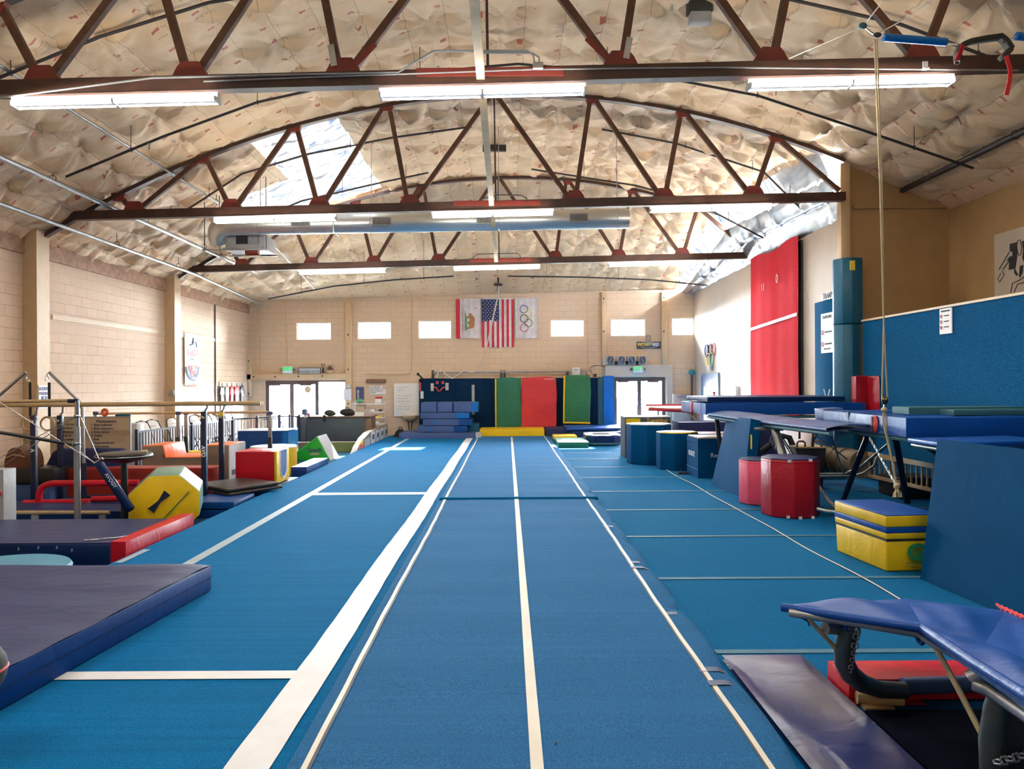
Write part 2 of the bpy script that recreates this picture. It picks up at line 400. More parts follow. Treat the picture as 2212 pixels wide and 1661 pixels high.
# ================================================================ SHELL
YB = 26.2; XL = -9.05; XR = 6.55; XF = 8.55; G = -0.20    # rear wall, left wall, right wall, far right wall, lower ground
def arch(x): return 7.42 - .033*(x-.15)**2
def roofz(x, y):
    a = arch(x)
    if y <= 20.1: return a
    t = min((y-20.1)/(YB-20.1), 1.05); e = 4.90 + .019*x
    return a + (min(a, e)-a)*t**.9
def xs(y):   # left edge of the foil strip beside the right wall
    if y < 20.1: return 6.04 + (5.50-6.04)*(y-14.5)/5.6
    return 5.50 + (5.85-5.50)*(y-20.1)/6.1
PX, PY = 1.18, 1.25
rs = np.random.RandomState(3); JX = rs.uniform(-.22, .22, (64, 64)); JY = rs.uniform(-.3, .3, (64, 64)); PH = rs.uniform(0, 6.28, (64, 64)); SG = rs.uniform(.6, 1.3, (64, 64))
def quilt(X, Y):
    best = np.full(X.shape, 9.0); ang = np.zeros(X.shape); ph = np.zeros(X.shape); ax = np.zeros(X.shape); ay = np.zeros(X.shape); sg = np.ones(X.shape)
    ci = np.floor(X/PX).astype(int); cj = np.floor(Y/PY).astype(int)
    for di in (-1, 0, 1, 2):
        for dj in (-1, 0, 1, 2):
            i = ci+di; j = cj+dj; px = i*PX + JX[i % 64, j % 64]*.5; py = j*PY + JY[i % 64, j % 64]
            dx = X-px; dy = Y-py; d = np.hypot(dx, dy); m = d < best
            best = np.where(m, d, best); ang = np.where(m, np.arctan2(dy, dx), ang); ph = np.where(m, PH[i % 64, j % 64], ph); ax = np.where(m, dx, ax); ay = np.where(m, dy, ay); sg = np.where(m, SG[i % 64, j % 64], sg)
    z = -.085*(1-np.exp(-(best/.30)**2))*sg
    z += .048*np.sin(ang*8+ph)*np.exp(-best/.40)*np.minimum(1, best/.12)
    z += .026*np.sin(ang*17+ph*2)*np.exp(-best/.32)*np.minimum(1, best/.12)
    u = np.abs(ax)/(PX/2)
    z -= .16*np.exp(-((ay+.05+.05*np.sin(X*4+ph))/.045)**2)*np.clip(np.sin(np.pi*np.clip(u, 0, 1)), 0, 1)*sg
    z -= .050*np.abs(np.sin(np.pi*(X/.61+.5)))**.7 - .03
    z += .006*np.sin(X*11+Y*5) + .005*np.sin(Y*17+X*3)
    return z
def sheet(xa, xb, ya, yb, zf, nx, ny, skip=None, amp=1.0):
    # xa, xb: functions of y
    T = np.linspace(0, 1, nx+1); YY = np.linspace(ya, yb, ny+1); mb = MB()
    Xg = np.array([[xa(y) + (xb(y)-xa(y))*t for t in T] for y in YY]); Yg = np.repeat(YY[:, None], nx+1, 1)
    Z = np.array([[zf(Xg[j, i], YY[j]) for i in range(nx+1)] for j in range(ny+1)]) + amp*quilt(Xg, Yg)*fade(Xg, Yg)
    vs = np.stack([Xg, Yg, Z], -1).reshape(-1, 3)
    fs = []
    for j in range(ny):
        for i in range(nx):
            cxm = Xg[j, i]/2 + Xg[j, i+1]/2; cym = (YY[j]+YY[j+1])/2
            if skip and skip(cxm, cym): continue
            fs.append((j*(nx+1)+i, (j+1)*(nx+1)+i, (j+1)*(nx+1)+i+1, j*(nx+1)+i+1))
    mb.v = [tuple(q) for q in vs.tolist()]; mb.f = fs; return mb
SK = [(-5.02, -3.32, 14.5, 20.0), (-6.5, -5.02, 17.4, 20.0)]
def fade(X, Y):
    f = np.minimum(np.clip((YB-Y)/2.0, .25, 1), np.clip((XF+.1-X)/1.2, .12, 1))
    for a, b, c, d in SK:
        dx = np.where((Y > c-.2) & (Y < d+.2), np.minimum(abs(X-a), abs(X-b)), 9); dy = np.where((X > a-.2) & (X < b+.2), np.minimum(abs(Y-c), abs(Y-d)), 9)
        f = np.minimum(f, np.clip(np.minimum(dx, dy)/.25, .12, 1))
    return f
def in_sk(x, y): return any(a < x < b and c < y < d for a, b, c, d in SK)
mb = sheet(lambda y: XL-.1, lambda y: XF+.1, 4.4, 14.56, roofz, 420, 250)
m2 = sheet(lambda y: XL-.1, xs, 14.5, YB+.1, roofz, 330, 250, in_sk); mb.add(m2.v, m2.f)
m2 = MB().grid(lambda u, v: (XL-.1+(XF-XL+.2)*u, -6.2+10.6*v, arch(XL-.1+(XF-XL+.2)*u)-.04), 40, 6); mb.add(m2.v, m2.f)
struct(mb.build('ceiling', 'insulation', smooth=True, recalc=False))
mb = MB()
for a, b, c, d in SK:
    m2 = sheet(lambda y: a, lambda y: b, c, d, lambda x, y: roofz(x, y)-.0, 36, int((d-c)/.07), None, 1.0); mb.add(m2.v, m2.f)
def fz(x, y):
    a = xs(y); t = (x-a)/(6.62-a); return roofz(a, y) + (4.96-roofz(a, y))*t if roofz(a, y) > 4.96 else roofz(a, y)
m2 = sheet(xs, lambda y: xs(y)+(6.62-xs(y))*.36, 16.3, YB+.1, fz, 14, 130, None, .5); mb.add(m2.v, m2.f)
struct(mb.build('window_7', 'skylight_film', smooth=True, recalc=False))
mb = sheet(lambda y: xs(y)+(6.62-xs(y))*.36, lambda y: 6.62, 14.5, YB+.1, lambda x, y: fz(x, y)-.10*abs(math.sin(math.pi*3*(x-xs(y))/(6.62-xs(y))))**.7-.03*abs(math.sin(math.pi*y/1.2))**.5, 48, 170, None, .35)
m2 = sheet(xs, lambda y: xs(y)+(6.62-xs(y))*.36, 14.5, 16.3, fz, 14, 26, None, .5); mb.add(m2.v, m2.f)
struct(mb.build('ceiling_foil', 'silver_foil', smooth=True, recalc=False))
# roof deck above the insulation, added unseen to block sky leaks
mb = MB()
def deck(x0, x1, y0, y1): mb.grid(lambda u, v: (x0+(x1-x0)*u, y0+(y1-y0)*v, roofz(x0+(x1-x0)*u, y0+(y1-y0)*v)+.45), 12, 24)
for x0, x1 in zip([XL-.3, -6.5, -5.02, -3.32, 2.0], [-6.5, -5.02, -3.32, 2.0, 5.3]):
    if x0 == -6.5: deck(x0, x1, -6.4, 17.4); deck(x0, x1, 20.0, YB+.2)
    elif x0 == -5.02: deck(x0, x1, -6.4, 14.5); deck(x0, x1, 20.0, YB+.2)
    else: deck(x0, x1, -6.4, YB+.2)
deck(5.3, 9.0, -6.4, 14.5); deck(5.3, 7.0, 14.5, YB+.2)
struct(mb.build('roof_deck', 'ledger_wood', recalc=False))
# rear wall with openings
def bx(px): return P(px, 760, YB).x
def bz(px, py): return P(px, py, YB).z
WIN = []
for a, b, t, d in ((641,715,697,734),(773,845,695,732),(904,975,693,731),(1190,1262,691,727),(1320,1394,689,726),(1452,1514,687,724)):
    WIN.append([bx(a), bx(b), bz((a+b)/2, d), bz((a+b)/2, t)])
WIN[5][1] = min(WIN[5][1], XR-.02)
DL = [bx(573), bx(747), G, bz(660, 822)]; DR = [bx(1325), bx(1437), G, bz(1380, 815)]
holes = WIN + [DL, DR]
xsr = sorted(set([XL-.3, XR+.3] + [h[0] for h in holes] + [h[1] for h in holes])); mb = MB()
for a, b in zip(xsr, xsr[1:]):
    m = (a+b)/2; hz = sorted([(h[2], h[3]) for h in holes if h[0] < m < h[1]]); z = -.4
    for z0, z1 in hz:
        if z0 > z: mb.box(a, b, YB, YB+.2, z, z0)
        z = z1
    mb.box(a, b, YB, YB+.2, z, 5.1)
struct(mb.build('wall_rear', 'block_wall_rear', recalc=False))
struct(MB().box(XL-.2, XL, -6.2, YB, -.4, 4.85).build('wall_left', 'block_wall'))
struct(MB().box(XL-.2, XF+.2, -6.4, -6.2, -.4, 7.6).build('wall_front', 'beige_paint'))
struct(MB().box(XR, XR+.15, 14.6, YB, -.4, 5.0).build('wall_right', 'white_wall'))
z9 = arch(XF)
struct(MB().prism([(6.45,14.5,-.3),(XF+.1,14.5,-.3),(XF+.1,14.5,z9+.1),(7.5,14.5,arch(7.5)+.1),(6.45,14.5,arch(6.45)+.12)], (0,.12,0)).build('wall_alcove_end', 'tan_wall'))
struct(MB().box(XF, XF+.15, -6.2, 14.6, -.4, z9+.2).build('wall_alcove_side', 'tan_wall'))
struct(MB().box(6.62, 6.76, -6.2, 13.97, -.3, 2.88).build('wall_half', 'wall_carpet_blue'))
struct(MB().box(6.60, 6.78, -6.2, 13.97, 2.88, 2.915).build('trim_half_wall', 'trim_paint'))
struct(MB().box(6.70, XF, 14.44, 14.5, 5.10, 5.16).build('trim_alcove', 'tan_wall'))
struct(MB().box(XR-.012, XR, 14.6, YB, -.3, .95).build('trim_wainscot', 'pink_wall'))
# floors
struct(MB().box(XL-.3, XF+.3, -6.4, YB+.2, G-.12, G).build('floor', 'ground_floor'))
struct(MB().box(XL-40, XF+40, YB+.2, YB+60, G-.25, G-.02).build('ground_outside', 'concrete'))
o = struct(MB().box(-4.0, 1.37, -6.0, 25.6, G, -.002).build('floor_left_carpet', 'carpet_blue'))
o = struct(MB().box(1.37, 6.55, -6.0, 25.6, G, -.002).build('floor_right_carpet', 'carpet_right'))
# pilasters, ledgers and steel framing of the walls
def chz(Y): return {8.5: 3.46, 14.3: 3.37, 20.1: 3.23}.get(Y, 3.4) + 1.8
for k, y in enumerate((8.5, 14.3, 20.1)):
    struct(MB().box(XL, XL+.27, y-.30, y+.09, -.3, chz(y)-.019*9-.1).build('trim_pilaster', 'trim_paint'))
struct(MB().box(XL, XL+.05, -6, YB, 4.25, 4.55).build('trim_ledger', 'ledger_wood'))
struct(MB().box(XL, XL+.02, 14.9, YB, 3.10, 3.20).build('trim_band', 'beige_paint'))
def pil(px0, px1, ptop, pbot, name):
    a, b = bx(px0), bx(px1); z1 = bz(px0, ptop); z0 = bz(px0, pbot)
    o = struct(MB().box(a, b, YB-.16, YB, z0, z1).build(name, 'trim_paint', bevel=.01))
    return o
pil(748, 761, 655, 960, 'trim_post'); pil(1299, 1309, 632, 790, 'trim_post'); pil(1428, 1439, 632, 790, 'trim_post')
pil(534, 545, 775, 856, 'trim_post'); pil(535, 750, 808, 820, 'trim_header')
bm_ = MB()
for px, py in ((548,814),(594,814),(645,813),(696,812),(752,723),(752,798),(752,872),(537,780),(537,850),(1304,645),(1304,716),(1434,643),(1434,716)):
    q = P(px, py, YB-.16); bm_.tube([q+Vector((0,-.012,0)), q], .028, 8)
struct(bm_.build('trim_bolts', 'ink_black'))
# white surround of the right door
mb = MB(); a, b = bx(1306), bx(1451); zt = bz(1380, 788); mb.box(a, b, YB-.12, YB, DR[3]+.02, zt).box(a, DR[0]-.02, YB-.12, YB, G, DR[3]+.02).box(DR[1]+.02, b, YB-.12, YB, G, DR[3]+.02)
struct(mb.build('trim_door_surround', 'white_wall'))
# windows of the rear wall
for k, h in enumerate(WIN):
    a, b, c, d = h; w = .03
    f = struct(MB().box(a, b, YB+.05, YB+.13, c, c+w).box(a, b, YB+.05, YB+.13, d-w, d).box(a, a+w, YB+.05, YB+.13, c+w, d-w).box(b-w, b, YB+.05, YB+.13, c+w, d-w).build('window_%d' % (k+1), 'white_plastic'))
    MB().box(a+w, b-w, YB+.085, YB+.09, c+w, d-w).build('pane', 'clear_glass', f)
    portal((a+b)/2, YB+.19, (c+d)/2, b-a, d-c)
portal((DL[0]+DL[1])/2, YB+.19, (DL[2]+DL[3])/2, DL[1]-DL[0], DL[3]-DL[2]); portal((DR[0]+DR[1])/2, YB+.19, (DR[2]+DR[3])/2, DR[1]-DR[0], DR[3]-DR[2])
# glazed doors
def glazed(name, h, leaves, fixed=None):
    a, b, c, d = h; y0, y1 = YB+.04, YB+.14; w = .07
    f = struct(MB().box(a, b, y0, y1, d-.06, d).box(a, a+.05, y0, y1, c, d-.06).box(b-.05, b, y0, y1, c, d-.06).build(name, 'bronze_frame'))
    for i, (p, q) in enumerate(leaves):
        l = MB().box(p, p+w, y0, y1, c+.02, d-.06).box(q-w, q, y0, y1, c+.02, d-.06).box(p+w, q-w, y0, y1, d-.14, d-.06).box(p+w, q-w, y0, y1, c+.02, c+.2).build('door_leaf', 'bronze_frame', f)
        MB().box(p+w, q-w, YB+.085, YB+.092, c+.2, d-.14).build('pane', 'clear_glass', l)
        s = q-w if i == 0 else p+w
        MB().tube([(s+(.04 if i else -.0)-.02, y0-.06, c+1.15), (s+(.04 if i else -.0)-.02, y0-.06, c+.85)], .014).build('door_handle', 'chrome', l)
        m = (p+q)/2+(-.2 if i == 0 else .0)
        MB().box(m-.15, m+.25, y0-.06, y0, d-.18, d-.11).build('door_closer', 'bronze_frame', l)
    if fixed:
        p, q = fixed
        l = MB().box(p, p+.05, y0, y1, c+.02, d-.06).box(p+.05, q-.02, y0, y1, c+.02, c+.1).build('side_frame', 'bronze_frame', f)
        MB().box(p+.05, q-.02, YB+.085, YB+.092, c+.1, d-.06).build('pane', 'clear_glass', l)
    return f
dm = bx(629)
glazed('door_1', DL, [(DL[0]+.05, dm), (dm, bx(684))], (bx(684), DL[1]-.03))
dm = (DR[0]+DR[1])/2+.0
glazed('door_2', DR, [(DR[0]+.05, dm), (dm, DR[1]-.05)])
# blue-grey double door in the right wall
y0, y1 = WX(1553, 830, XR).y, WX(1519, 830, XR).y; zt = WX(1540, 812, XR).z
f = struct(MB().box(XR-.05, XR, y0-.08, y1+.08, zt, zt+.09).box(XR-.05, XR, y0-.08, y0, 0, zt).box(XR-.05, XR, y1, y1+.08, 0, zt).build('door_3', 'blue_frame'))
ym = (y0+y1)/2
for p, q in ((y0, ym), (ym, y1)):
    l = MB().box(XR-.03, XR-.001, p, q, .0, zt).build('door_leaf', 'blue_frame', f)
    MB().box(XR-.04, XR-.03, p+.2, q-.2, .6, zt-.35).build('pane', 'white_plastic', l)
# ================================================================ FLOOR TAPES AND STRIPS
def flat(name, x0, x1, y0, y1, z, mat, label, group=None, wav=0, cat='floor tape'):
    n = max(2, int((y1-y0)/.12)); m = max(2, int((x1-x0)/.5)) if x1-x0 > 1 else 4
    def fn(u, v):
        x = x0+(x1-x0)*u; y = y0+(y1-y0)*v; return (x + wav*math.sin(y*1.3+1)*.6, y, z + wav*.25*(math.sin(y*9)*math.sin(y*2.1+u*3)+1))
    return tag(MB().grid(fn, m, n).build(name, mat, recalc=False, smooth=True), label, cat, group)
flat('floor_tape', -1.33, -1.115, 1.5, 24.3, .004, 'tape_white', 'wide wrinkled white tape running along the left side of the tumbling strip', wav=.012)
g = FL(560, 1450).y; h = FL(560, 1467).y
flat('floor_tape', -3.1, -1.32, h, g, .003, 'tape_white', 'short wide white tape crossing the left carpet in front of the thick purple mat', wav=.004)
flat('floor_tape', -3.26, -3.14, 6.2, 24.0, .003, 'tape_grey', 'long pale grey tape running lengthwise down the left blue carpet')
flat('floor_tape', -3.15, -1.32, FL(800, 1069).y, FL(800, 1064).y, .003, 'tape_grey', 'thin grey tape across the left carpet beside the black folding mat')
flat('floor_tape', -3.97, -3.89, 7.55, 8.15, .003, 'tape_grey', 'short scrap of grey tape at the carpet edge between the two purple mats')
names = ['beside the sloping end of the near trampoline','in front of the yellow block','level with the yellow spotting block','level with the red octagonal barrel','level with the leaning blue slab','level with the navy box','level with the navy octagonal barrels','just beyond the navy barrels','second beyond the navy barrels','in front of the mini trampoline']
ys = [FL(1560, 1408).y, FL(1560, 1249).y, FL(1560, 1158).y, FL(1450, 1101).y, FL(1400, 1061).y, FL(1340, 1031).y, FL(1300, 1009).y, FL(1280, 991).y, FL(1270, 978).y]
for k, y in enumerate(ys):
    flat('floor_seam', 1.37, 6.3 if 0 < k < 5 else (6.3 if k == 0 else 2.6 if k > 5 else 3.4), y-.035, y+.035, .003, 'tape_seam', 'pale grey tape seam across the right carpet, ' + names[k], 'tape seams across the right carpet')
def line(u, v): 
    y = 5.9+9.6*v; return (3.19+.012*math.sin(y*2.1)+.02*u, y, .006+.004*math.sin(y*3))
tag(MB().grid(line, 2, 90).build('floor_seam', 'tape_cream', recalc=False), 'thin cream edging line running lengthwise on the right carpet past the barrels', 'floor tape')
# tumbling strip: padded runway with a fold and scalloped edge
def strip(y0, y1, lift):
    mb = MB(); n = int((y1-y0)/.09)
    def zz(y): return .045 + lift*.03*math.exp(-((y-y1)/.15)**2)*0
    prof = [(-1.02,.0),(-1.03,.03),(-.99,.047),(0,.05),(1.18,.05),(1.29,.046),(1.35,.03),(1.365,.0)]
    vs = []; fs = []
    for j in range(n+1):
        y = y0+(y1-y0)*j/n; sc = .065*abs(math.sin(math.pi*(y-.95)/1.22))**.4 - .065
        for (x, z) in prof: vs.append((x + (sc if x > 1.2 else 0), y, z + .003*math.sin(y*7)*(z > .04)))
    k = len(prof)
    for j in range(n): fs += [(j*k+i, j*k+i+1, (j+1)*k+i+1, (j+1)*k+i) for i in range(k-1)]
    fs += [list(range(k)), [n*k+i for i in range(k)][::-1]]
    return mb.add(vs, fs)
yf = FL(1110, 1077, .05).y
root = thing('tumbling_strip', 'long padded blue tumbling runway with a white centre stripe down the middle of the gym', 'tumbling strip', (0.2, 1.2, 0))
strip(1.2, yf-.05, 1).build('runway_section', 'carpet_strip', root, smooth='auto')
strip(yf+.06, 24.2, 1).build('runway_section', 'carpet_strip', root, smooth='auto')
MB().box(-1.03, 1.35, yf-.05, yf+.06, .03, .075).build('folded_edge', 'carpet_right', root, bevel=.02)
cm = MB().grid(lambda u, v: (.095+.06*u + .0*v, 1.2+22.6*v, .054+.003*math.sin((1.2+22.6*v)*7)), 2, 160).build('centre_stripe', 'tape_cream', root, recalc=False)
for x in (-.955, 1.165):
    MB().grid(lambda u, v: (x+.028*u+.006*math.sin(v*23), 1.2+23*v, .053+.003*math.sin((1.2+23*v)*7)), 1, 160).build('edge_line', 'tape_cream', root, recalc=False)
    MB().grid(lambda u, v: (x-.012+.012*u+.006*math.sin(v*23) if x > 0 else x+.028+.016*u+.006*math.sin(v*23), 1.2+23*v, .0525+.003*math.sin((1.2+23*v)*7)), 1, 160).build('edge_dark_tape', 'rubber_black', root, recalc=False)  # thin black tape along the inner side of each edge line
for y in (3.05, 3.27, 4.3, 4.5, 5.6, 7.0, 7.2, 9.0): MB().grid(lambda u, v, y=y: (1.15+.175*u, y+.07*v+.02*u, .0535 + (.0 if u < .6 else -.028*((u-.6)/.4)**1.2)), 6, 1).build('strap', 'ink_navy', root, recalc=False)
# ================================================================ TRUSSES
BOT = [-8.75, -7.08, -5.24, -3.56, -1.83, 1.30, 3.0, 4.71]
TOP = [-7.38, -5.77, -4.03, -2.26, -.22, 1.65, 3.37, 5.16]
def truss(Y, label, xr):
    r = thing('roof_truss', label, 'roof truss', (0, Y, chz(Y)), 'steel and timber bowstring roof trusses')
    zc = lambda x: chz(Y)+.019*x
    MB().beam((XL+.02, Y, zc(XL)), (xr, Y, zc(xr)), .14, .165).build('bottom_chord', 'rust_steel', r)
    MB().box(-1.0, .65, Y-.078, Y-.07, zc(0)-.02, zc(0)+.075).build('splice_plate', 'red_plate', r)
    ptsx = [XL+.05+(xr-XL-.05)*k/40 for k in range(41)]
    zt = lambda x: arch(x)-.14
    tc = MB()
    for a, b in zip(ptsx, ptsx[1:]): tc.beam((a, Y, zt(a)), (b, Y, zt(b)), .12, .07)
    tc.build('top_chord', 'rust_steel', r)
    def web(a, b, w=.085):
        p = Vector((a, Y, zc(a)+.1)); q = Vector((b, Y, zt(b)-.03)); MB().beam(p, q, .07, w, (0, 0, 1) if abs((q-p).normalized().z) < .9 else (1, 0, 0)).build('web_member', 'rust_wood', r)
    prs = [(-7.16,-7.36),(-7.0,-5.85),(-5.28,-5.72),(-5.16,-4.10),(-3.6,-3.99),(-3.5,-2.33),(-1.88,-2.22),(-1.76,-.30),(1.2,-.16),(1.32,1.61),(2.93,1.70),(3.03,3.34),(4.64,3.43),(4.74,5.12)]
    for a, b in prs: web(a, b)
    if xr < 7: 
        p = Vector((5.22, Y, zt(5.22)-.05)); q = Vector((xr-.1, Y, zc(xr)+.12)); MB().beam(p, q, .07, .085).build('web_member', 'rust_wood', r)
    MB().beam((-.2, Y, zc(0)+.08), (-.22, Y, zt(-.2)), .03, .03, (1,0,0)).build('hanger_rod', 'rust_steel', r)
    for x in BOT[1:]:
        z = zc(x)+.08; MB().prism([(x-.20, Y-.05, z), (x+.20, Y-.05, z), (x+.15, Y-.05, z+.10), (x+.10, Y-.05, z+.165), (x-.10, Y-.05, z+.165), (x-.15, Y-.05, z+.10)], (0,.1,0)).build('gusset_plate', 'red_plate', r)
    for x in TOP:
        if abs(x+.22) < .1: continue
        z = zt(x); MB().prism([(x-.15, Y-.05, z+.04), (x+.13, Y-.05, z+.02), (x+.09, Y-.05, z-.12), (x-.09, Y-.05, z-.12)], (0,.1,0)).build('gusset_plate', 'red_plate', r)
    if Y < 9:
        for x, d in ((-1.93, -.07), (-1.70, .42), (1.15, -.42), (1.36, .08)):
            z = zc(x)+.15; MB().beam((x, Y-.055, z), (x+d*.55, Y-.055, z+.24), .012, .07, (1,0,0)).build('bolted_strap', 'galvanized' if abs(d) < .2 else 'red_plate', r)
    return r
truss(8.5, 'nearest roof truss, its top cut off above the three closest tube lights', XF)
truss(14.3, 'second roof truss, whole arch visible above the silver air duct', 6.45)
truss(20.1, 'furthest roof truss, smallest arch, behind the silver air duct', 6.6)
for ya, yb, lb in ((2.7, 8.45, 'pale timber tie beam overhead running from the top edge to the nearest truss'), (8.55, 14.25, 'pale timber tie beam between the nearest and second trusses'), (14.35, 20.05, 'pale timber tie beam between the second and furthest trusses, crossing the duct'), (20.15, 26.15, 'pale timber tie beam from the furthest truss toward the flags')):
    za = chz(8.5)+.04 if ya < 9 else chz(14.3)+.04; zb = chz(14.3)+.04
    if ya > 20: a, b = (-.28, ya, 5.05), (-.28, 22.6, 5.40-.3); continue
    o = MB().beam((-.28, ya, (3.5 if ya < 9 else 3.42 if ya < 15 else 3.36)+1.8), (-.28, yb, (3.46 if ya < 8 else 3.40 if ya < 9 else 3.26)+1.8), .09, .11).build('tie_beam', 'bare_wood'); tag(o, lb, 'timber beam')
# ================================================================ LIGHTS
def fixture():
    r = thing('strip_light', '', 'light', (0, 0, 0), 'fluorescent strip lights under the trusses')
    MB().prism([(-1.16,-.032,-.045),(-1.16,.032,-.045),(-1.16,.032,.055),(-1.16,-.032,.055)], (2.32,0,0)).build('housing', 'white_plastic', r)
    for sx in (-1, 1):
        for sy in (-1, 1):
            MB().tube([(sx*.03, sy*.062, -.030), (sx*1.13, sy*.062, -.030)], .021, 10).build('tube', 'tube_light', r, smooth='auto')
    for x in (-1.145, 0, 1.145):
        MB().box(x-.012, x+.012, -.085, .085, -.055, -.005).build('socket', 'white_plastic', r)
    ld = bpy.data.lights.new('tube_downlight', 'AREA'); ld.shape = 'RECTANGLE'; ld.size = 2.2; ld.size_y = .12; ld.energy = LAMP_WATT; ld.color = (1, .95, .86)
    l = bpy.data.objects.new('tube_downlight', ld); COL.objects.link(l); l.parent = r; l.location = (0, 0, -.06)
    return r
spots = []
nm = {8.5: 'nearest truss', 14.3: 'second truss', 20.1: 'furthest truss'}
for Y in (8.5, 14.3, 20.1, 2.7):  # the front row, out of view, is added to brighten the foreground
    for x, w in ((-4.39, 'left'), (-.26, 'middle'), (3.88, 'right')): spots.append((x, Y, w))
fx0 = fixture()
for k, (x, Y, w) in enumerate(spots):
    z = chz(Y)+.019*x-.16
    if Y == 8.5: z -= .02
    if k == 0: o = fx0; o.location = (x, Y-.06, z)
    else: o = copy_tree(fx0, loc=(x, Y-.06, z))
    o.rotation_euler = (0, -.019, 0)
    o['label'] = ('%s one of the three glowing white tube lights under the %s' % (w.capitalize(), nm[Y])) if Y in nm else '%s unseen tube light added above the camera to brighten the foreground' % w
# ================================================================ PIPES AND DUCT
def pipe(name, pts, r, mat, label, group=None, cat='pipe', clips=()):
    p = thing(name, label, cat, pts[0], group)
    MB().tube(pts, r, 8).build('pipe', mat, p, smooth='auto')
    cl = MB()
    for (x, y, z) in clips: 
        h = MB().tube([(x, y, roofz(x, y)+.02), (x, y, z+.02)], .006, 5).ring((x, y, z), r+.012, .006, 0 if abs(pts[-1][0]-pts[0][0]) > 3 else 1, 12, 5).build('hanger', 'dark_pipe', p)
    return p
R8 = 1.8
pipe('water_pipe', [(-7.5, 2, 3.42+R8), (-7.5, 25.5, 3.30+R8)], .045, 'galvanized', 'thick grey pipe running away under the left side of the ceiling', 'long pipes running front to back', clips=[(-7.5, y, 3.41+R8) for y in (9.3, 12.4, 15.6, 18.6)])
pipe('water_pipe', [(-6.38, 2, 4.05+R8), (-6.38, 19, 4.0+R8), (-6.3, 24.6, 3.1+R8)], .022, 'galvanized', 'thin shiny conduit pipe running away under the ceiling, second from the left wall', 'long pipes running front to back', clips=[(-6.38, y, 4.03+R8) for y in (10.5, 16.5)])
pipe('water_pipe', [(-8.32, 2, 3.05+R8), (-8.32, 20, 2.93+R8), (-8.5, 26, 2.72+R8)], .04, 'galvanized', 'grey pipe in the corner right above the left block wall', 'long pipes running front to back', clips=[(-8.32, y, 3.0+R8) for y in (11, 16, 19)])
pipe('water_pipe', [(7.62, 2, 3.66+R8), (7.62, 14.42, 3.64+R8)], .055, 'dark_pipe', 'thick black pipe under the dark ceiling of the right alcove', 'long pipes running front to back', clips=[(7.62, y, 3.65+R8) for y in (11.2,)])
def cross(Y, pts, label, nclip=4):
    q = [(x, Y, z+R8) for x, z in pts]
    cl = []
    for k in range(nclip):
        t = (k+.5)/nclip*(len(q)-1); i = int(t); f = t-i; a, b = q[i], q[i+1]; cl.append((a[0]+(b[0]-a[0])*f, Y, a[2]+(b[2]-a[2])*f))
    p = pipe('sprinkler_pipe', q, .022, 'dark_pipe', label, 'black sprinkler pipes crossing under the arched ceiling', clips=cl)
    for (x, y, z) in cl[::2]:
        MB().tube([(x+.3, y, z), (x+.3, y, z+.09)], .010, 6).tube([(x+.3, y, z+.09), (x+.3, y, z+.1)], .026, 8).build('sprinkler_head', 'galvanized', p)
cross(9.6, [(-7.6,3.35),(-6.5,3.93),(-5.2,4.45),(-3.8,4.88),(-1.8,5.2),(.5,5.32),(3.6,4.89),(5.06,4.55),(6.2,4.12),(7.6,3.7)], 'black sprinkler pipe just beyond the nearest truss, at the top of the photo')
cross(12.26, [(-7.2,3.40),(-5.6,4.05),(-4.06,4.6),(-2.2,5.0),(.2,5.2),(2.4,5.0),(4.12,4.66),(6.2,3.96),(7.64,3.45)], 'long black sprinkler pipe between the nearest and second trusses', 6)
cross(15.9, [(-7.0,3.55),(-5.6,4.45),(-4.2,4.86),(-2.4,5.2),(-.72,5.42)], 'black sprinkler pipe under the bright left skylight, just past the second truss')
cross(16.0, [(2.05,5.38),(3.6,5.08),(5.5,4.45),(6.4,3.55)], 'black sprinkler pipe right of centre, just past the second truss')
cross(18.3, [(-6.8,3.7),(-5.0,4.45),(-3.0,4.9),(-1.9,5.12)], 'black sprinkler pipe at the far end of the bright left skylight', 3)
cross(18.4, [(.62,5.22),(3.2,4.8),(4.6,4.4),(6.3,3.5)], 'black sprinkler pipe reaching the silver foil between the second and furthest trusses', 3)
cross(22.6, [(-7.2,2.55),(-5.2,2.92),(-3.4,3.1),(-1.6,3.20)], 'black sprinkler pipe left of the centre, above the rear wall windows', 3)
cross(22.8, [(.03,3.22),(2.4,3.17),(4.4,3.08),(6.1,2.9)], 'black sprinkler pipe right of the centre, above the flags and windows', 3)
# spiral duct and heater
d = thing('air_duct', 'long round silver spiral air duct hanging under the second truss', 'air duct', (-1.8, 16.2, 3.45+R8))
za = lambda x: (825-481)/FP*16.2 + .0 + R8
a = P(492, 487, 16.2); b = P(1357, 472, 16.2)
MB().tube([a+(b-a)*t for t in (0, .25, .5, .75, 1)], .215, 28).build('duct_tube', 'spiral_duct', d, smooth='auto')
pts = [a+Vector((.04,0,0))]
for k in range(1, 7): 
    t = k/6*math.pi/2; pts.append(a + Vector((-.32*math.sin(t)*1.0, .35*(1-math.cos(t)), -.22*(1-math.cos(t)))))
MB().tube(pts, .215, 24).build('elbow', 'spiral_duct', d, smooth='auto')
for px in (652, 825, 1047, 1245):
    q = P(px, 0, 16.2).x; zz = a.z+(b.z-a.z)*(q-a.x)/(b.x-a.x)
    g = MB().box(q-.2, q+.2, 16.2-.235, 16.2-.19, zz-.11, zz+.08).build('vent', 'grey_steel', d)
    s = MB()
    for k in range(14): s.box(q-.17+k*.026, q-.16+k*.026, 16.2-.243, 16.2-.234, zz-.09, zz+.06)
    s.build('louvre', 'ink_black', g)
MB().box(-4.6+.9, -4.6+.92, 15.98, 16.42, za(0)-.22, za(0)+.22).build('joint_band', 'galvanized', d)
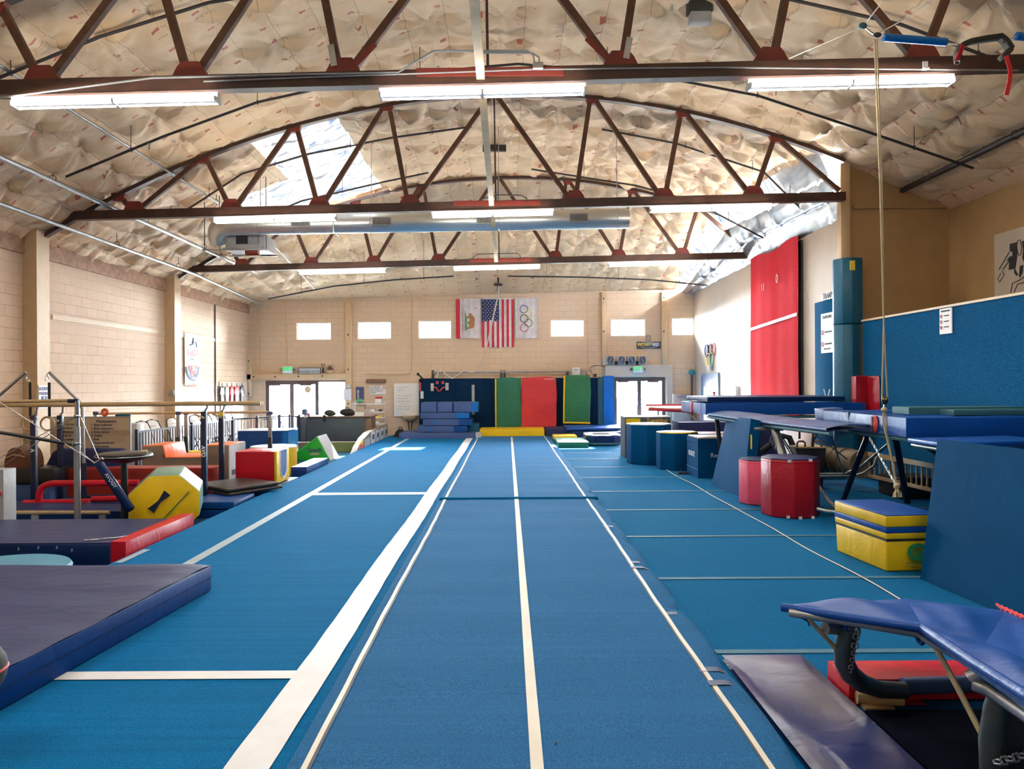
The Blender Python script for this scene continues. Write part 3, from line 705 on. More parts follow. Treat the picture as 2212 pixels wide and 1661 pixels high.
for px in (560, 800, 1075, 1330):
    q = P(px, 0, 16.2).x; MB().tube([(q, 16.2, 3.45+R8), (q, 16.2, roofz(q, 16.2)-.1)], .008, 5).ring((q, 16.2, a.z+(b.z-a.z)*(q-a.x)/(b.x-a.x)), .222, .006, 0, 24, 4).build('hanger', 'galvanized', d)
h = thing('duct_heater', 'grey box heater unit hung on rods at the left end of the silver duct', 'heater', (-5.3, 16.6, 2.75+R8))
p0 = P(490, 540, 16.6); p1 = P(574, 507, 16.6)
MB().box(p0.x, p1.x, 16.5, 17.3, p0.z+.02, p1.z+.0).build('cabinet', 'grey_paint', h, bevel=.01)
MB().box(p0.x+.25, p0.x+.5, 16.47, 16.5, p1.z-.22, p1.z-.05).build('inspection_panel', 'ink_black', h)
s = MB()
for k in range(5): s.box(p1.x-.32+k*.05, p1.x-.30+k*.05, 16.48, 16.5, p0.z+.1, p1.z)
s.build('louvre', 'galvanized', h)
MB().box(p0.x-.5, p1.x+.05, 16.48, 16.52, p0.z-.03, p0.z).box(p0.x-.2, p1.x+.05, 17.28, 17.32, p0.z-.03, p0.z).box(p0.x-.05, p1.x+.02, 16.5, 17.3, p0.z-.0, p0.z+.02).build('support_rail', 'galvanized', h)
for x in (p0.x-.45, p0.x-.12, p1.x+.04):
    MB().tube([(x, 16.5, p0.z-.05), (x, 16.5, roofz(x, 16.5)-.1)], .009, 5).build('hanging_rod', 'dark_pipe', h)
mt = thing('red_motor', 'small red motor hanging beneath the grey duct heater', 'motor', (-5.05, 16.9, 2.62+R8))
q = P(545, 546, 16.6); MB().tube([q+Vector((-.14,0,.02)), q+Vector((.14,0,.02))], .075, 14).build('housing', 'red_plate', mt, smooth='auto')
MB().box(q.x-.08, q.x+.08, q.y-.05, q.y+.05, q.z+.08, q.z+.14).build('terminal_box', 'ink_black', mt)
MB().box(q.x-.2, q.x+.2, q.y-.1, q.y+.1, q.z-.09, q.z-.075).build('base_plate', 'bare_wood', mt)
# electrical conduit on truss one
def conduit(pts, label, mat='galvanized', r=.012, group='conduits on the trusses'):
    return tag(MB().tube(pts, r, 6).build('conduit', mat, smooth='auto'), label, 'conduit', group)
z = chz(8.5); Y = 8.40
conduit([P(0,211,Y), P(330,168,Y), P(600,162,Y), P(860,157,Y), P(935,112,Y), P(945,110,Y), P(1140,110,Y), P(1152,120,Y), P(1155,140,Y)], 'bent grey conduit rising over the middle light of the nearest truss')
conduit([P(440,176,Y), P(700,166,Y), P(1150,150,Y), P(1560,146,Y), P(2200,152,Y)], 'straight grey conduit along the bottom chord of the nearest truss', r=.009)
conduit([P(1035,118,Y), P(1050,114,Y), P(1150,115,Y), P(1164,124,Y), P(1166,142,Y)], 'short bent conduit beside the timber tie beam at the nearest truss', r=.010)
conduit([P(1040,430,14.2), P(1075,421,14.2), P(1125,422,14.2), P(1137,428,14.2), P(1139,436,14.2)], 'black bent conduit above the middle of the second truss', 'dark_pipe')
conduit([P(1014,562,20), P(1032,549,20), P(1118,547,20), P(1123,552,20), P(1124,562,20)], 'black bent conduit above the middle of the furthest truss', 'dark_pipe')
tag(MB().box(P(1150,0,Y).x, P(1172,0,Y).x, Y-.05, Y+.02, P(1160,150,Y).z, P(1160,138,Y).z).build('junction_box', 'galvanized'), 'small grey junction box on the nearest truss above the middle light', 'junction box')
cm_ = thing('ceiling_device', 'grey box with a clear lower half fixed to the ceiling, top edge of photo', 'ceiling device', P(1511, 40, 10.6))
q = P(1511, 22, 10.6); MB().box(q.x-.17, q.x+.17, q.y-.1, q.y+.1, q.z-.05, q.z+.15).build('body', 'dark_olive', cm_, bevel=.01)
MB().box(q.x-.15, q.x+.15, q.y-.1, q.y+.08, q.z-.2, q.z-.05).build('lens', 'grey_paint', cm_, bevel=.02)
MB().beam(q+Vector((0,0,.1)), (q.x, q.y, roofz(q.x, q.y)), .05, .05, (1,0,0)).build('bracket', 'dark_olive', cm_)
q = P(1068, 319, 17.2); tag(MB().box(q.x-.27, q.x+.27, 17.2, 17.3, q.z-.07, q.z+.07).build('ceiling_bracket', 'ink_black'), 'short black steel bracket behind the timber beam high in the arch', 'bracket')
# ================================================================ REAR WALL DECOR
Yw = YB-.02
def rect(px0, px1, py0, py1, Y):
    a = P(px0, (py0+py1)/2, Y); b = P(px1, (py0+py1)/2, Y); m = (px0+px1)/2
    return a.x, b.x, P(m, py1, Y).z, P(m, py0, Y).z
def cloth(x0, x1, z0, z1, Y, amp=.012, sag=.0):
    return MB().grid(lambda u, v: (x0+(x1-x0)*u, Y - .012 + amp*math.sin(u*9+v*1.3)*(1-v*.7) + amp*.4*math.sin(u*23), z0+(z1-z0)*v - sag*math.sin(math.pi*u)*v), 24, 24)
def poly(pts, Y, th=.004): return MB().prism([(x, Y, z) for x, z in pts], (0, -th, 0))
def star(cx, cz, r, Y, rot=0.0, th=.004):
    return poly([(cx+(r if k % 2 == 0 else r*.4)*math.sin(rot+k*math.pi/5), cz+(r if k % 2 == 0 else r*.4)*math.cos(rot+k*math.pi/5)) for k in range(10)], Y, th)
# state flag
x0, x1, z0, z1 = rect(985, 1038, 645, 731, Yw)
fl = thing('state_flag', 'white flag with red edge stripe and brown bear, hung left of the striped flag', 'flag', ((x0+x1)/2, Yw, z0), 'flags hung on the rear wall')
cloth(x0+(x1-x0)*.17, x1, z0, z1, Yw-.03).build('cloth', 'flag_white', fl, recalc=False, smooth=True)
cloth(x0, x0+(x1-x0)*.17, z0, z1-.02, Yw-.03, .006).build('red_stripe', 'flag_red', fl, recalc=False, smooth=True)
Yd = Yw-.062; w = x1-x0; hh = z1-z0
poly([(x0+w*.37, z1-hh*.29), (x0+w*.45, z1-hh*.5), (x0+w*.43, z1-hh*.62), (x0+w*.46, z1-hh*.75), (x0+w*.37, z1-hh*.84)], Yd).build('green_ground', 'ink_green', fl)
poly([(x0+w*(.5+.01*a), z1-hh*b) for a, b in ((-6,.44),(0,.45),(4,.375),(8,.36),(12,.375),(16,.42),(24,.46),(28,.53),(26,.60),(27,.66),(22,.74),(12,.755),(2,.76),(-6,.785),(-4,.73),(4,.71),(4,.64),(-4,.63),(-5,.59),(5,.57),(6,.51),(-5,.49))], Yd-.004).build('bear', 'ink_brown', fl)
star(x0+w*.81, z1-hh*.25, .045, Yd, 1.57).build('star', 'flag_red', fl)
text('CALIFORNIA REPUBLIC', (x0+w*.27, Yd, z1-hh*.56), .10, 'ink_brown', fl, face='back', roll=-math.pi/2, sx=.92)
# national flag
x0, x1, z0, z1 = rect(1041, 1110, 645, 750, Yw)
fl = thing('national_flag', 'red and white striped flag with a blue starred canton, hung vertically in the middle', 'flag', ((x0+x1)/2, Yw, z0), 'flags hung on the rear wall')
w = (x1-x0)/13
for k in range(13):
    zt_ = z1-.02 if k >= 7 else z1-(z1-z0)*.455
    MB().grid(lambda u, v: (x0+w*(k+u), Yw-.03+.012*math.sin((k+u)*.9+v), z0+.02*math.sin(k*.8)+(zt_-z0)*v), 2, 12).build('stripe', 'flag_red' if k % 2 == 0 else 'flag_white', fl, recalc=False, smooth=True)
MB().grid(lambda u, v: (x0+w*7*u, Yw-.04+.008*math.sin(u*6), z1-(z1-z0)*.455*(1-v)-.02), 10, 8).build('canton', 'flag_blue', fl, recalc=False, smooth=True)
MB().box(x0, x1, Yw-.05, Yw-.02, z1-.03, z1+.02).build('header', 'flag_white', fl)
s = MB(); hc = (z1-z0)*.455
for r in range(11):
    for c in range(5 if r % 2 == 0 else 4):
        a = star(x0+w*7*((c+.5+(0 if r % 2 == 0 else .5))/5), z1-.05-hc*(r+.55)/11.5, .022, Yw-.056, 0, .003); s.add(a.v, a.f)
s.build('stars', 'white_paper', fl)
# rings flag
x0, x1, z0, z1 = rect(1113, 1161, 643, 731, Yw)
fl = thing('rings_flag', 'white flag with five coloured rings, hung sideways right of the striped flag', 'flag', ((x0+x1)/2, Yw, z0), 'flags hung on the rear wall')
cloth(x0, x1, z0, z1, Yw-.03, .012).build('cloth', 'flag_white', fl, recalc=False, smooth=True)
for (px, py, m) in ((1131.6,667.5,'ink_blue'),(1141,678,'ink_yellow'),(1132.3,688,'ink_black'),(1141.5,697.5,'ink_green'),(1132.6,708,'ink_red')):
    q = P(px, py, Yw-.06); MB().ring(q, .135, .012, 1).build('ring', m, fl, smooth='auto')
# rope from the ceiling
pts = [P(1077,612,24.6), P(1076,640,25.0), P(1072,655,25.2), P(1060,710,25.4), P(1050,752,25.6), P(1040,780,25.8), P(1030,800,25.9), P(1015,804,25.9), P(1003,801,25.9), P(990,809,25.9), P(978,817,25.9), P(966,811,25.9), P(956,802,25.9), P(948,803,25.9), P(943,816,25.9)]
rp = thing('climbing_rope', 'pale rope hanging in front of the flags and draped along the wall bar', 'rope', (0, 25.9, pts[-1].z))
sm = []
for i in range(len(pts)-1):
    p0, p1, p2, p3 = pts[max(i-1,0)], pts[i], pts[i+1], pts[min(i+2, len(pts)-1)]
    for k in range(5):
        t = k/5; sm.append(.5*((2*p1)+(p2-p0)*t+(2*p0-5*p1+4*p2-p3)*t*t+(3*p1-p0-3*p2+p3)*t**3))
sm.append(pts[-1])
MB().tube(sm, .024, 7).build('rope_strand', 'rope_white', rp, smooth='auto')
MB().ball(P(951,801,25.88), .06, .05, .06).build('knot', 'rope_white', rp, smooth='auto')
MB().tube([P(1076,600,24.5), P(1076,628,24.9)], .03, 8).ball(P(1076,615,24.7), .16, .16, .05).build('ceiling_anchor', 'dark_pipe', rp)
# wall bar above the padding
br = thing('wall_bar', 'grey steel pipe on black wall brackets running above the navy padding', 'wall bar', P(1080, 812, 26.0))
MB().tube([P(935,805,25.95), P(1232,802,25.95)], .028, 8).build('bar', 'grey_steel', br, smooth='auto')
for px in (935, 1083, 1090, 1226): MB().beam(P(px, 818, 26.0), P(px, 800, 26.0), .10, .08, (1,0,0)).build('bracket', 'dark_pipe', br)
# door items
def exit_sign(px, py, label, txt=True):
    q = P(px, py, YB-.2); r = thing('exit_sign', label, 'sign', q-Vector((0,0,.1)), 'exit signs above the glazed doors')
    MB().box(q.x-.17, q.x+.17, YB-.22, YB-.12, q.z-.135, q.z+.115).build('housing', 'white_plastic', r, bevel=.02)
    text('EXIT', (q.x, YB-.224, q.z+.01), .17, 'exit_glow', r, sx=.95, bold=.006)
    for s_ in (-1, 1): MB().tube([(q.x+s_*.17, YB-.17, q.z-.01), (q.x+s_*.2, YB-.2, q.z-.0), (q.x+s_*.235, YB-.24, q.z-.01)], [.02,.04,.05], 10).build('spot_lamp', 'chrome', r, smooth='auto')
exit_sign(621, 798, 'green lit EXIT sign above the left glazed door, next to a framed motto')
exit_sign(1378, 797, 'green lit EXIT sign on the white surround above the right glazed door')
x0, x1, z0, z1 = rect(645, 694, 794, 808, YB-.1)
sg = thing('motto_sign', 'long framed sign reading BE HUMBLE & KIND on the beam over the left door', 'sign', ((x0+x1)/2, YB-.14, z0))
MB().box(x0, x1, YB-.16, YB-.13, z0, z1).build('frame', 'ink_black', sg); MB().box(x0+.02, x1-.02, YB-.165, YB-.155, z0+.02, z1-.02).build('panel', 'grey_steel' if 0 else 'net_grey', sg)
text('BE HUMBLE & KIND', ((x0+x1)/2, YB-.168, z0+.08), .085, 'ink_black', sg)
q = P(698, 806, YB-.12); tl = thing('heart_tool', 'dark iron spade handle with a heart-shaped grip, right of the framed motto', 'ornament', q)
MB().tube([q, q+Vector((0,0,.18))], .028, 6).tube([q+Vector((0,0,.18)), q+Vector((-.055,0,.26)), q+Vector((-.045,0,.33)), q+Vector((0,0,.30)), q+Vector((.045,0,.33)), q+Vector((.055,0,.26))], .011, 6, True).build('handle', 'ink_black', tl)
q = P(713, 806, YB-.12); pl = thing('dried_plant', 'reddish brown dried plant in a pot on the beam above the left door', 'plant', q)
mb = MB()
for k in range(70):
    a = random.uniform(0, 6.28); e = random.uniform(.15, 1.35); r_ = random.uniform(.12, .19); dv = Vector((math.cos(a)*math.cos(e), math.sin(a)*math.cos(e)*.5, math.sin(e)*1.1))*r_
    b0 = q+Vector((0,0,.08)); mb.beam(b0+dv*.4, b0+dv, .02, .006)
mb.build('foliage', 'plant_brown', pl); MB().lathe([(.10,0),(.14,.10)], q, 12).build('pot', 'bare_wood', pl)
q = P(665, 841, YB+.03); tag(MB().lathe([(.12,0),(.12,.01)], q, 20, M=Matrix.Rotation(math.pi/2, 3, 'X')).build('round_sticker', 'beige_paint'), 'round tan disc stuck on the glass of the left door', 'sticker')
x0, x1, z0, z1 = rect(1375, 1427, 738, 753, Yw)
sg = thing('name_board', 'dark board reading WOODWARD in yellow and white, high between two wall posts', 'sign', ((x0+x1)/2, Yw, z0))
MB().box(x0, x1, Yw-.03, Yw, z0, z1).build('board', 'desk_grey', sg)
text('WOOD', (x0+(x1-x0)*.33, Yw-.033, (z0+z1)/2+.02), .15, 'ink_yellow', sg, bold=.006); text('WARD', (x0+(x1-x0)*.67, Yw-.033, (z0+z1)/2+.02), .15, 'white_paper', sg, bold=.006)
mb = MB(); mb.ring(((x0+x1)/2, Yw-.035, (z0+z1)/2), (z1-z0)*.42, .005, 1, 32, 5, 3.0); mb.build('oval_line', 'white_paper', sg)
x0, x1, z0, z1 = rect(1394, 1407, 723, 738, Yw)
sg = thing('small_poster', 'small square grey poster with a round emblem sitting on top of the WOODWARD board', 'poster', ((x0+x1)/2, Yw, z0)); MB().box(x0, x1, Yw-.02, Yw, z0, z1).build('sheet', 'grey_steel', sg)
MB().ring(((x0+x1)/2, Yw-.022, (z0+z1)/2), .075, .012, 1).build('emblem', 'ink_brown', sg)
# loudspeakers above right door
def speaker(px, label, tilt):
    q = P(px, 787, YB-.25); r = thing('loudspeaker', label, 'speaker', q, 'four loudspeakers on top of the right door surround')
    w = .125; h = .30
    MB().prism([(q.x-w, q.y, q.z), (q.x+w, q.y, q.z), (q.x+w*1.15, q.y, q.z+h*.5), (q.x+w, q.y, q.z+h), (q.x-w, q.y, q.z+h), (q.x-w*1.15, q.y, q.z+h*.5)], (0,.2,0)).build('cabinet', 'net_grey', r, bevel=.01)
    MB().prism([(q.x-w*.72, q.y, q.z+.02), (q.x+w*.72, q.y, q.z+.02), (q.x+w*.95, q.y, q.z+h*.5), (q.x+w*.72, q.y, q.z+h-.03), (q.x-w*.72, q.y, q.z+h-.03), (q.x-w*.95, q.y, q.z+h*.5)], (0,-.012,0)).build('grille', 'desk_grey', r)
    MB().beam((q.x-.05*tilt, q.y-.016, q.z+.05), (q.x+.05*tilt, q.y-.016, q.z+h-.05), .006, .008, (0,1,0)).build('trim_line', 'white_paper', r)
speaker(1319, 'leftmost of the four dark grey loudspeakers over the right door', 1); speaker(1343, 'second loudspeaker from the left over the right door', 1); speaker(1365, 'third loudspeaker from the left over the right door', -1); speaker(1388, 'rightmost of the four dark grey loudspeakers over the right door', -1)
for k, (px, l) in enumerate(((1331, 'between the first two loudspeakers'), (1354, 'between the two middle loudspeakers'), (1376, 'between the last two loudspeakers'))):
    q = P(px, 787, YB-.2); tag(MB().box(q.x-.05, q.x+.05, q.y-.05, q.y+.05, q.z, q.z+.09).box(q.x-.07, q.x+.07, q.y-.05, q.y+.02, q.z+.05, q.z+.10).build('bracket', 'ink_black'), 'small black bracket ' + l, 'bracket', 'brackets between the loudspeakers')
q0 = rect(1301, 1311, 771, 788, YB-.15); tag(MB().box(q0[0], q0[1], YB-.2, YB-.0, q0[2], q0[3]).build('grey_box', 'net_grey', bevel=.01), 'pale grey box mounted left of the four loudspeakers', 'box')
def plate(name, a, label, cat, mat, th=.04, Y=None, bev=0.0):
    x0, x1, z0, z1 = rect(*a, Yw if Y is None else Y); yy = (Yw if Y is None else Y)
    return tag(MB().box(x0, x1, yy-th, yy, z0, z1).build(name, mat, bevel=bev), label, cat)
plate('grey_cover', (1301,1306,793,812), 'narrow patterned grey cover beside the white door surround', 'cover', 'grey_steel')
pn = rect(1235, 1252, 794, 811, Yw); sg = thing('wall_cabinet', 'white square cabinet on the wall above the tilted green mat', 'cabinet', ((pn[0]+pn[1])/2, Yw, pn[2]))
MB().box(pn[0], pn[1], Yw-.1, Yw, pn[2], pn[3]).build('box', 'white_plastic', sg, bevel=.006); text('USA', ((pn[0]+pn[1])/2, Yw-.103, (pn[2]+pn[3])/2+.06), .09, 'ink_black', sg, sx=.9)
plate('electrical_box', (1257,1265,798,810), 'grey electrical box right of the white cabinet on the rear wall', 'electrical box', 'grey_paint', .08)
plate('electrical_box', (1267,1273,802,809), 'tan electrical box beside the grey one above the navy padding', 'electrical box', 'trim_paint', .06)
cb = tag(MB().tube([P(1272,803,Yw-.03), P(1275,793,Yw-.03), P(1285,789,Yw-.03), P(1300,790,Yw-.03)], .008, 5).tube([P(1276,800,Yw-.03), P(1281,812,25.8), P(1281,818,25.8)], .008, 5).build('cable', 'ink_black'), 'thin black cable looping from the tan box to the door surround', 'cable')
tag(MB().box(P(1279,0,25.75).x, P(1285,0,25.75).x, 25.88, 25.965, P(0,822,25.75).z, P(0,815,25.75).z+.0).build('small_camera', 'ink_black', bevel=.01), 'small black and white device hanging at the top of the padding', 'device')
# conduits on walls
for pts, l in (([P(563,662,Yw), P(563,808,Yw)], 'tan conduit nearest the left corner of the rear wall'), ([P(552,662,Yw), P(552,806,Yw)], 'second tan conduit in the left corner of the rear wall'), ([P(620,655,Yw), P(620,790,Yw)], 'vertical tan conduit above the left EXIT sign'), ([P(889,645,Yw), P(889,798,Yw), P(886,806,Yw), P(875,808,Yw), P(785,808,Yw)], 'bent tan conduit left of the navy padding'), ([P(1269,645,Yw), P(1269,803,Yw)], 'vertical tan conduit down to the tan electrical box')):
    tag(MB().tube([q+Vector((0,-.02,0)) for q in pts], .016, 6).build('wall_conduit', 'trim_paint', smooth='auto'), l, 'conduit', 'tan conduits on the rear wall')
# posters etc. left of whiteboard
plate('roller_blind', (792,834,819,827), 'dark brown rolled blind above the payment notice', 'roller blind', 'desk_brown', .12, None, .02)
x0, x1, z0, z1 = rect(798, 834, 833, 852, Yw)
sg = thing('payment_notice', 'white notice ALL CHECKS ARE MADE PAYABLE TO SHASTA GYMNASTICS ACADEMY under the dark blind', 'sign', ((x0+x1)/2, Yw, z0)); MB().box(x0, x1, Yw-.02, Yw, z0, z1).build('sheet', 'white_paper', sg)
for k, tx in enumerate(('ALL CHECKS ARE', 'MADE PAYABLE TO', 'SHASTA GYMNASTICS', 'ACADEMY')): text(tx, (x0+.02, Yw-.023, z1-.05-k*.066), .058, 'ink_black', sg, align='LEFT', sx=.78 if k == 2 else .8)
MB().ring((x1-.07, Yw-.023, z1-.07), .04, .009, 1).build('emblem', 'ink_red', sg)
x0, x1, z0, z1 = rect(769, 786, 836, 863, Yw)
sg = thing('dark_poster', 'dark poster with a pale figure, left of the payment notice', 'poster', ((x0+x1)/2, Yw, z0)); MB().box(x0, x1, Yw-.02, Yw, z0, z1).build('sheet', 'ink_navy', sg)
poly([(x0+.05, z0+.04), (x0+.11, z0+.04), (x0+.10, z0+.2), (x0+.12, z0+.3), (x0+.07, z0+.36), (x0+.04, z0+.28), (x0+.06, z0+.18)], Yw-.021).build('printed_figure', 'beige_paint', sg)
plate('paper_notice', (745,761,840,864), 'blank white paper notice on the wall post right of the left door', 'notice', 'white_paper', .2)
plate('junction_box', (748,760,830,838), 'pale grey box on the wall post above the paper notice', 'junction box', 'net_grey', .22)
# shelf
sh = thing('wire_shelf', 'white wire shelving unit beside the reception desk', 'shelf', P(793, 930, 25.4))
X0, X1 = P(758,0,25.4).x, P(828,0,25.4).x; XM = P(803,0,25.4).x
zs = [P(793,y,25.4).z for y in (872, 889, 902, 915)]
for x in (X0, X0+.07, XM, X1): MB().tube([(x, 25.3, G), (x, 25.3, zs[0]+.08)], .014, 6).build('upright', 'white_plastic', sh)
MB().box(X0, X1, 25.1, 25.6, zs[0]-.015, zs[0]+.015).build('shelf_board', 'white_plastic', sh)
for z in zs[1:]: MB().box(XM, X1, 25.1, 25.6, z-.012, z+.012).build('shelf_board', 'white_plastic', sh)
MB().box(P(768,0,25.4).x, P(784,0,25.4).x, 25.2, 25.5, P(0,889,25.4).z, P(0,875,25.4).z).build('backing_panel', 'trim_paint', sh)
def small(name, px, py, w, h, mat, label, cat, Y=25.3, kind='box', z=None):
    q = P(px, py, Y); zz = q.z if z is None else z
    r = MB()
    if kind == 'box': r.box(q.x-w/2, q.x+w/2, Y-.1, Y+.1, zz, zz+h)
    elif kind == 'cyl': r.lathe([(w/2,0),(w/2,h*.8),(w/2*.8,h)], (q.x, Y, zz), 14)
    else: r.ball((q.x, Y, zz+h/2), w/2, .12, h/2)
    return tag(r.build(name, mat, bevel=.012 if kind == 'box' else 0, smooth=kind != 'box'), label, cat)
j = thing('candy_jar', 'clear square jar with a red lid on top of the wire shelf', 'jar', (P(813,0,25.3).x, 25.3, zs[0]+.015))
q = P(813, 0, 25.3).x; MB().box(q-.11, q+.11, 25.2, 25.4, zs[0]+.016, zs[0]+.17).build('jar_body', 'white_paper', j, bevel=.02); MB().box(q-.11, q+.11, 25.2, 25.4, zs[0]+.17, zs[0]+.24).build('lid', 'ink_red', j, bevel=.02)
small('green_bag', 777, 872, .26, .17, 'green_cloth', 'pale green bag on the left end of the wire shelf', 'bag', kind='ball', z=zs[0]+.016)
small('cream_box', 790, 872, .14, .07, 'beige_paint', 'small cream box between the green bag and the red-lidded jar', 'box', z=zs[0]+.016)
small('paper_stack', 806, 889, .14, .07, 'white_paper', 'white paper stack on the second shelf', 'papers', z=zs[1]+.013); small('dark_tin', 822, 889, .1, .06, 'ink_black', 'small dark tin on the second shelf beside the papers', 'tin', z=zs[1]+.013)
small('yellow_tray', 818, 902, .2, .05, 'ink_yellow', 'yellow tray on the third shelf', 'tray', z=zs[2]+.013); small('white_tub', 812, 915, .24, .07, 'white_plastic', 'white tub on the bottom shelf', 'tub', z=zs[3]+.013)
# whiteboard, basin
x0, x1, z0, z1 = rect(851, 906, 828, 899, YB-.08)
wb = thing('whiteboard', 'white board with faint handwriting on the rear wall left of the navy padding', 'whiteboard', ((x0+x1)/2, YB-.1, z0))
MB().box(x0, x1, YB-.1, YB-.04, z0, z1).build('panel', 'white_plastic', wb, bevel=.006)
for k, tx in enumerate(('I can and I will', 'watch me', '', 'We are a team, you', 'listen and help', 'each other to grow', '', 'Thank you for your', 'hard work today')): 
    if tx: text(tx, (x0+.12, YB-.103, z1-.14-k*.095), .062, 'grey_paint', wb, name='handwriting', align='LEFT')
q = P(886, 902, 25.9); MB_ = MB().lathe([(.05,-.12),(.22,-.06),(.27,.05),(.27,.07)], (q.x, 25.9, q.z), 20)
bs = thing('wash_basin', 'cream wall basin under the whiteboard', 'basin', (q.x, 25.9, q.z-.12)); MB_.build('bowl', 'beige_paint', bs, smooth='auto')
for dx in (-.08, .06): MB().tube([(q.x+dx, 25.95, q.z-.08), (q.x+dx*.6, 25.95, q.z-.42)], .018, 6).build('drain_pipe', 'ink_black', bs)
q = P(865, 934, 25.0); bg_ = thing('black_bag', 'black bag slumped on the floor below the whiteboard', 'bag', (q.x, 25.0, G)); MB().ball((q.x, 25.0, G+.22), .2, .16, .24).ball((q.x-.12, 25.0, G+.14), .16, .14, .15).build('body', 'black_fabric', bg_, smooth=True)
MB().ring((q.x, 25, G+.46), .06, .012, 1).build('handle', 'black_fabric', bg_)
# ================================================================ NAVY WALL PADDING
wp = thing('wall_padding', 'dark navy wall padding across the middle of the rear wall', 'wall padding', (.1, 26.0, 0))
xs_ = [bx(906)+ (bx(1296)-bx(906))*k/5 for k in range(6)]; ztop = P(1100, 817, 26.0).z
for k in range(5): MB().pad(xs_[k]+.005, xs_[k+1]-.005, 25.98, 26.17, 0.0, ztop, .012, .25, k).build('pad_panel', 'pad_navy', wp, bevel=.0, smooth='auto')
a, b = bx(1289), bx(1304); MB().box(a, b, 25.93, 26.0, 0, ztop+.03).build('side_panel', 'pad_teal', wp, bevel=.01)
cp = rect(1304, 1326, 812, 926, 25.6); tag(MB().pad(cp[0], cp[1], 25.55, 25.75, 0.0, cp[3], .01, .2, 4).build('corner_pad', 'vinyl_blue_bright', smooth='auto'), 'bright blue upright pad against the left edge of the right door', 'pad')
tp = rect(1019, 1025, 831, 896, 25.9); tag(MB().box(tp[0], tp[1], 25.955, 25.964, tp[2], tp[3]).build('tape_strip', 'grey_steel'), 'vertical grey tape strip on the navy padding', 'tape')
# red face of foam shapes
fc = thing('smiley_decoration', 'red foam smiling face with two round eyes fixed to the navy padding', 'decoration', P(950, 846, 25.94))
for px in (944.5, 956.8): q = P(px, 826.5, 25.95); MB().lathe([(.052,0),(.052,.03)], q, 18, M=Matrix.Rotation(math.pi/2, 3, 'X')).build('eye', 'ink_red', fc)
MB().tube([P(935,836.5,25.93), P(941,836.5,25.93), P(944,840,25.93), P(946,844,25.93), P(949,845,25.93), P(952,843.5,25.93), P(955,839,25.93), P(958,837,25.93), P(964,837,25.93)], .022, 8).build('mouth', 'ink_red', fc, smooth='auto')
for a in ((930,937,828,845), (962,969,827,843)): q = rect(*a, 25.9); MB().box(q[0], q[1], 25.88, 25.96, q[2], q[3]).build('bracket', 'net_grey', fc, bevel=.01)
sg = rect(905.5, 909.5, 826, 844, 25.9); tag(MB().box(sg[0], sg[1], 25.93, 25.96, sg[2], sg[3]).build('red_tag', 'ink_red'), 'narrow red tag at the left end of the navy padding', 'tag')
sg = rect(908, 914.5, 845, 861, 25.9); tag(MB().box(sg[0], sg[1], 25.93, 25.96, sg[2], sg[3]).build('white_switch', 'white_plastic'), 'white switch plate below the red tag on the padding', 'switch')
ps = thing('fold_arm', 'black angled bracket arm sticking up at the left end of the padding', 'bracket', P(904, 808, 25.9)); MB().tube([P(903,808,25.6), P(917,822,25.95)], .025, 6).ball(P(903,808,25.6), .05).build('arm', 'ink_black', ps)
# ---------------- mats in front of the padding
def mat_box(name, px0, px1, py0, py1, Y0, depth, mat, label, cat='mat', group=None, z0=None, puff=.012, seed=1):
    x0, x1, za, zb = rect(px0, px1, py0, py1, Y0); za = za if z0 is None else z0
    return tag(MB().pad(x0, x1, Y0, Y0+depth, za, zb, puff, .14, seed).build(name, mat, smooth='auto'), label, cat, group)
mat_box('landing_mat', 862, 1034, 935.5, 943, 24.0, 1.6, 'vinyl_blue_grey', 'wide low blue mat lying under the stack of blue mats', z0=0)
g_ = 'stack of blue mats by the rear wall'
Z = [P(950, y, 24.2).z for y in (936, 919, 904, 890, 868)]
def lay(px0, px1, k, lab, mat='vinyl_blue_grey', Y0=24.2, d=1.1, z1=None, strip_=None, endc=None):
    x0, x1 = P(px0,0,Y0).x, P(px1,0,Y0).x; r = thing('folded_mat', lab, 'mat', ((x0+x1)/2, Y0+d/2, Z[k]), g_); zt = (Z[k+1] if z1 is None else z1)-.022
    xe = x1-(x1-x0)*.27 if endc else x1
    MB().pad(x0, xe-.003, Y0, Y0+d, Z[k], zt, .01, .12, k+int(px0)).build('cover', mat, r, smooth='auto')
    if endc: MB().pad(xe, x1, Y0, Y0+d, Z[k], zt, .01, .12, k+3).build('end_section', endc, r, smooth='auto')
    if strip_:
        q = P(strip_, 0, Y0).x; MB().box(q-.03, q+.03, Y0-.022, Y0-.008, Z[k]+.02, zt-.02).build('strap', 'vinyl_blue_bright', r)
Z[0] = P(950, 935.5, 24.0).z+.02
lay(896, 1004, 0, 'blue folded mat at the bottom of the stack near the rear wall', strip_=922, endc='vinyl_blue'); lay(908, 1014, 1, 'blue folded mat second from the bottom of the stack', strip_=934, endc='vinyl_blue')
lay(903, 1008, 2, 'dark slate folded mat third from the bottom of the stack', 'vinyl_navy' if 0 else 'vinyl_blue_grey', endc='vinyl_blue_bright')
for a, b, l, e in ((904, 938, 'left one of the three small blue blocks on top of the mat stack', None), (940, 972, 'middle one of the three small blue blocks on top of the mat stack', None), (974.5, 1027, 'right and longest of the three small blue blocks on top of the mat stack', 'vinyl_blue_bright')): lay(a, b, 3, l, endc=e, strip_=None)
mat_box('teal_mat', 1012, 1034, 915, 929, 24.7, .8, 'vinyl_teal', 'small teal mat end poking out right of the mat stack', z0=.18)
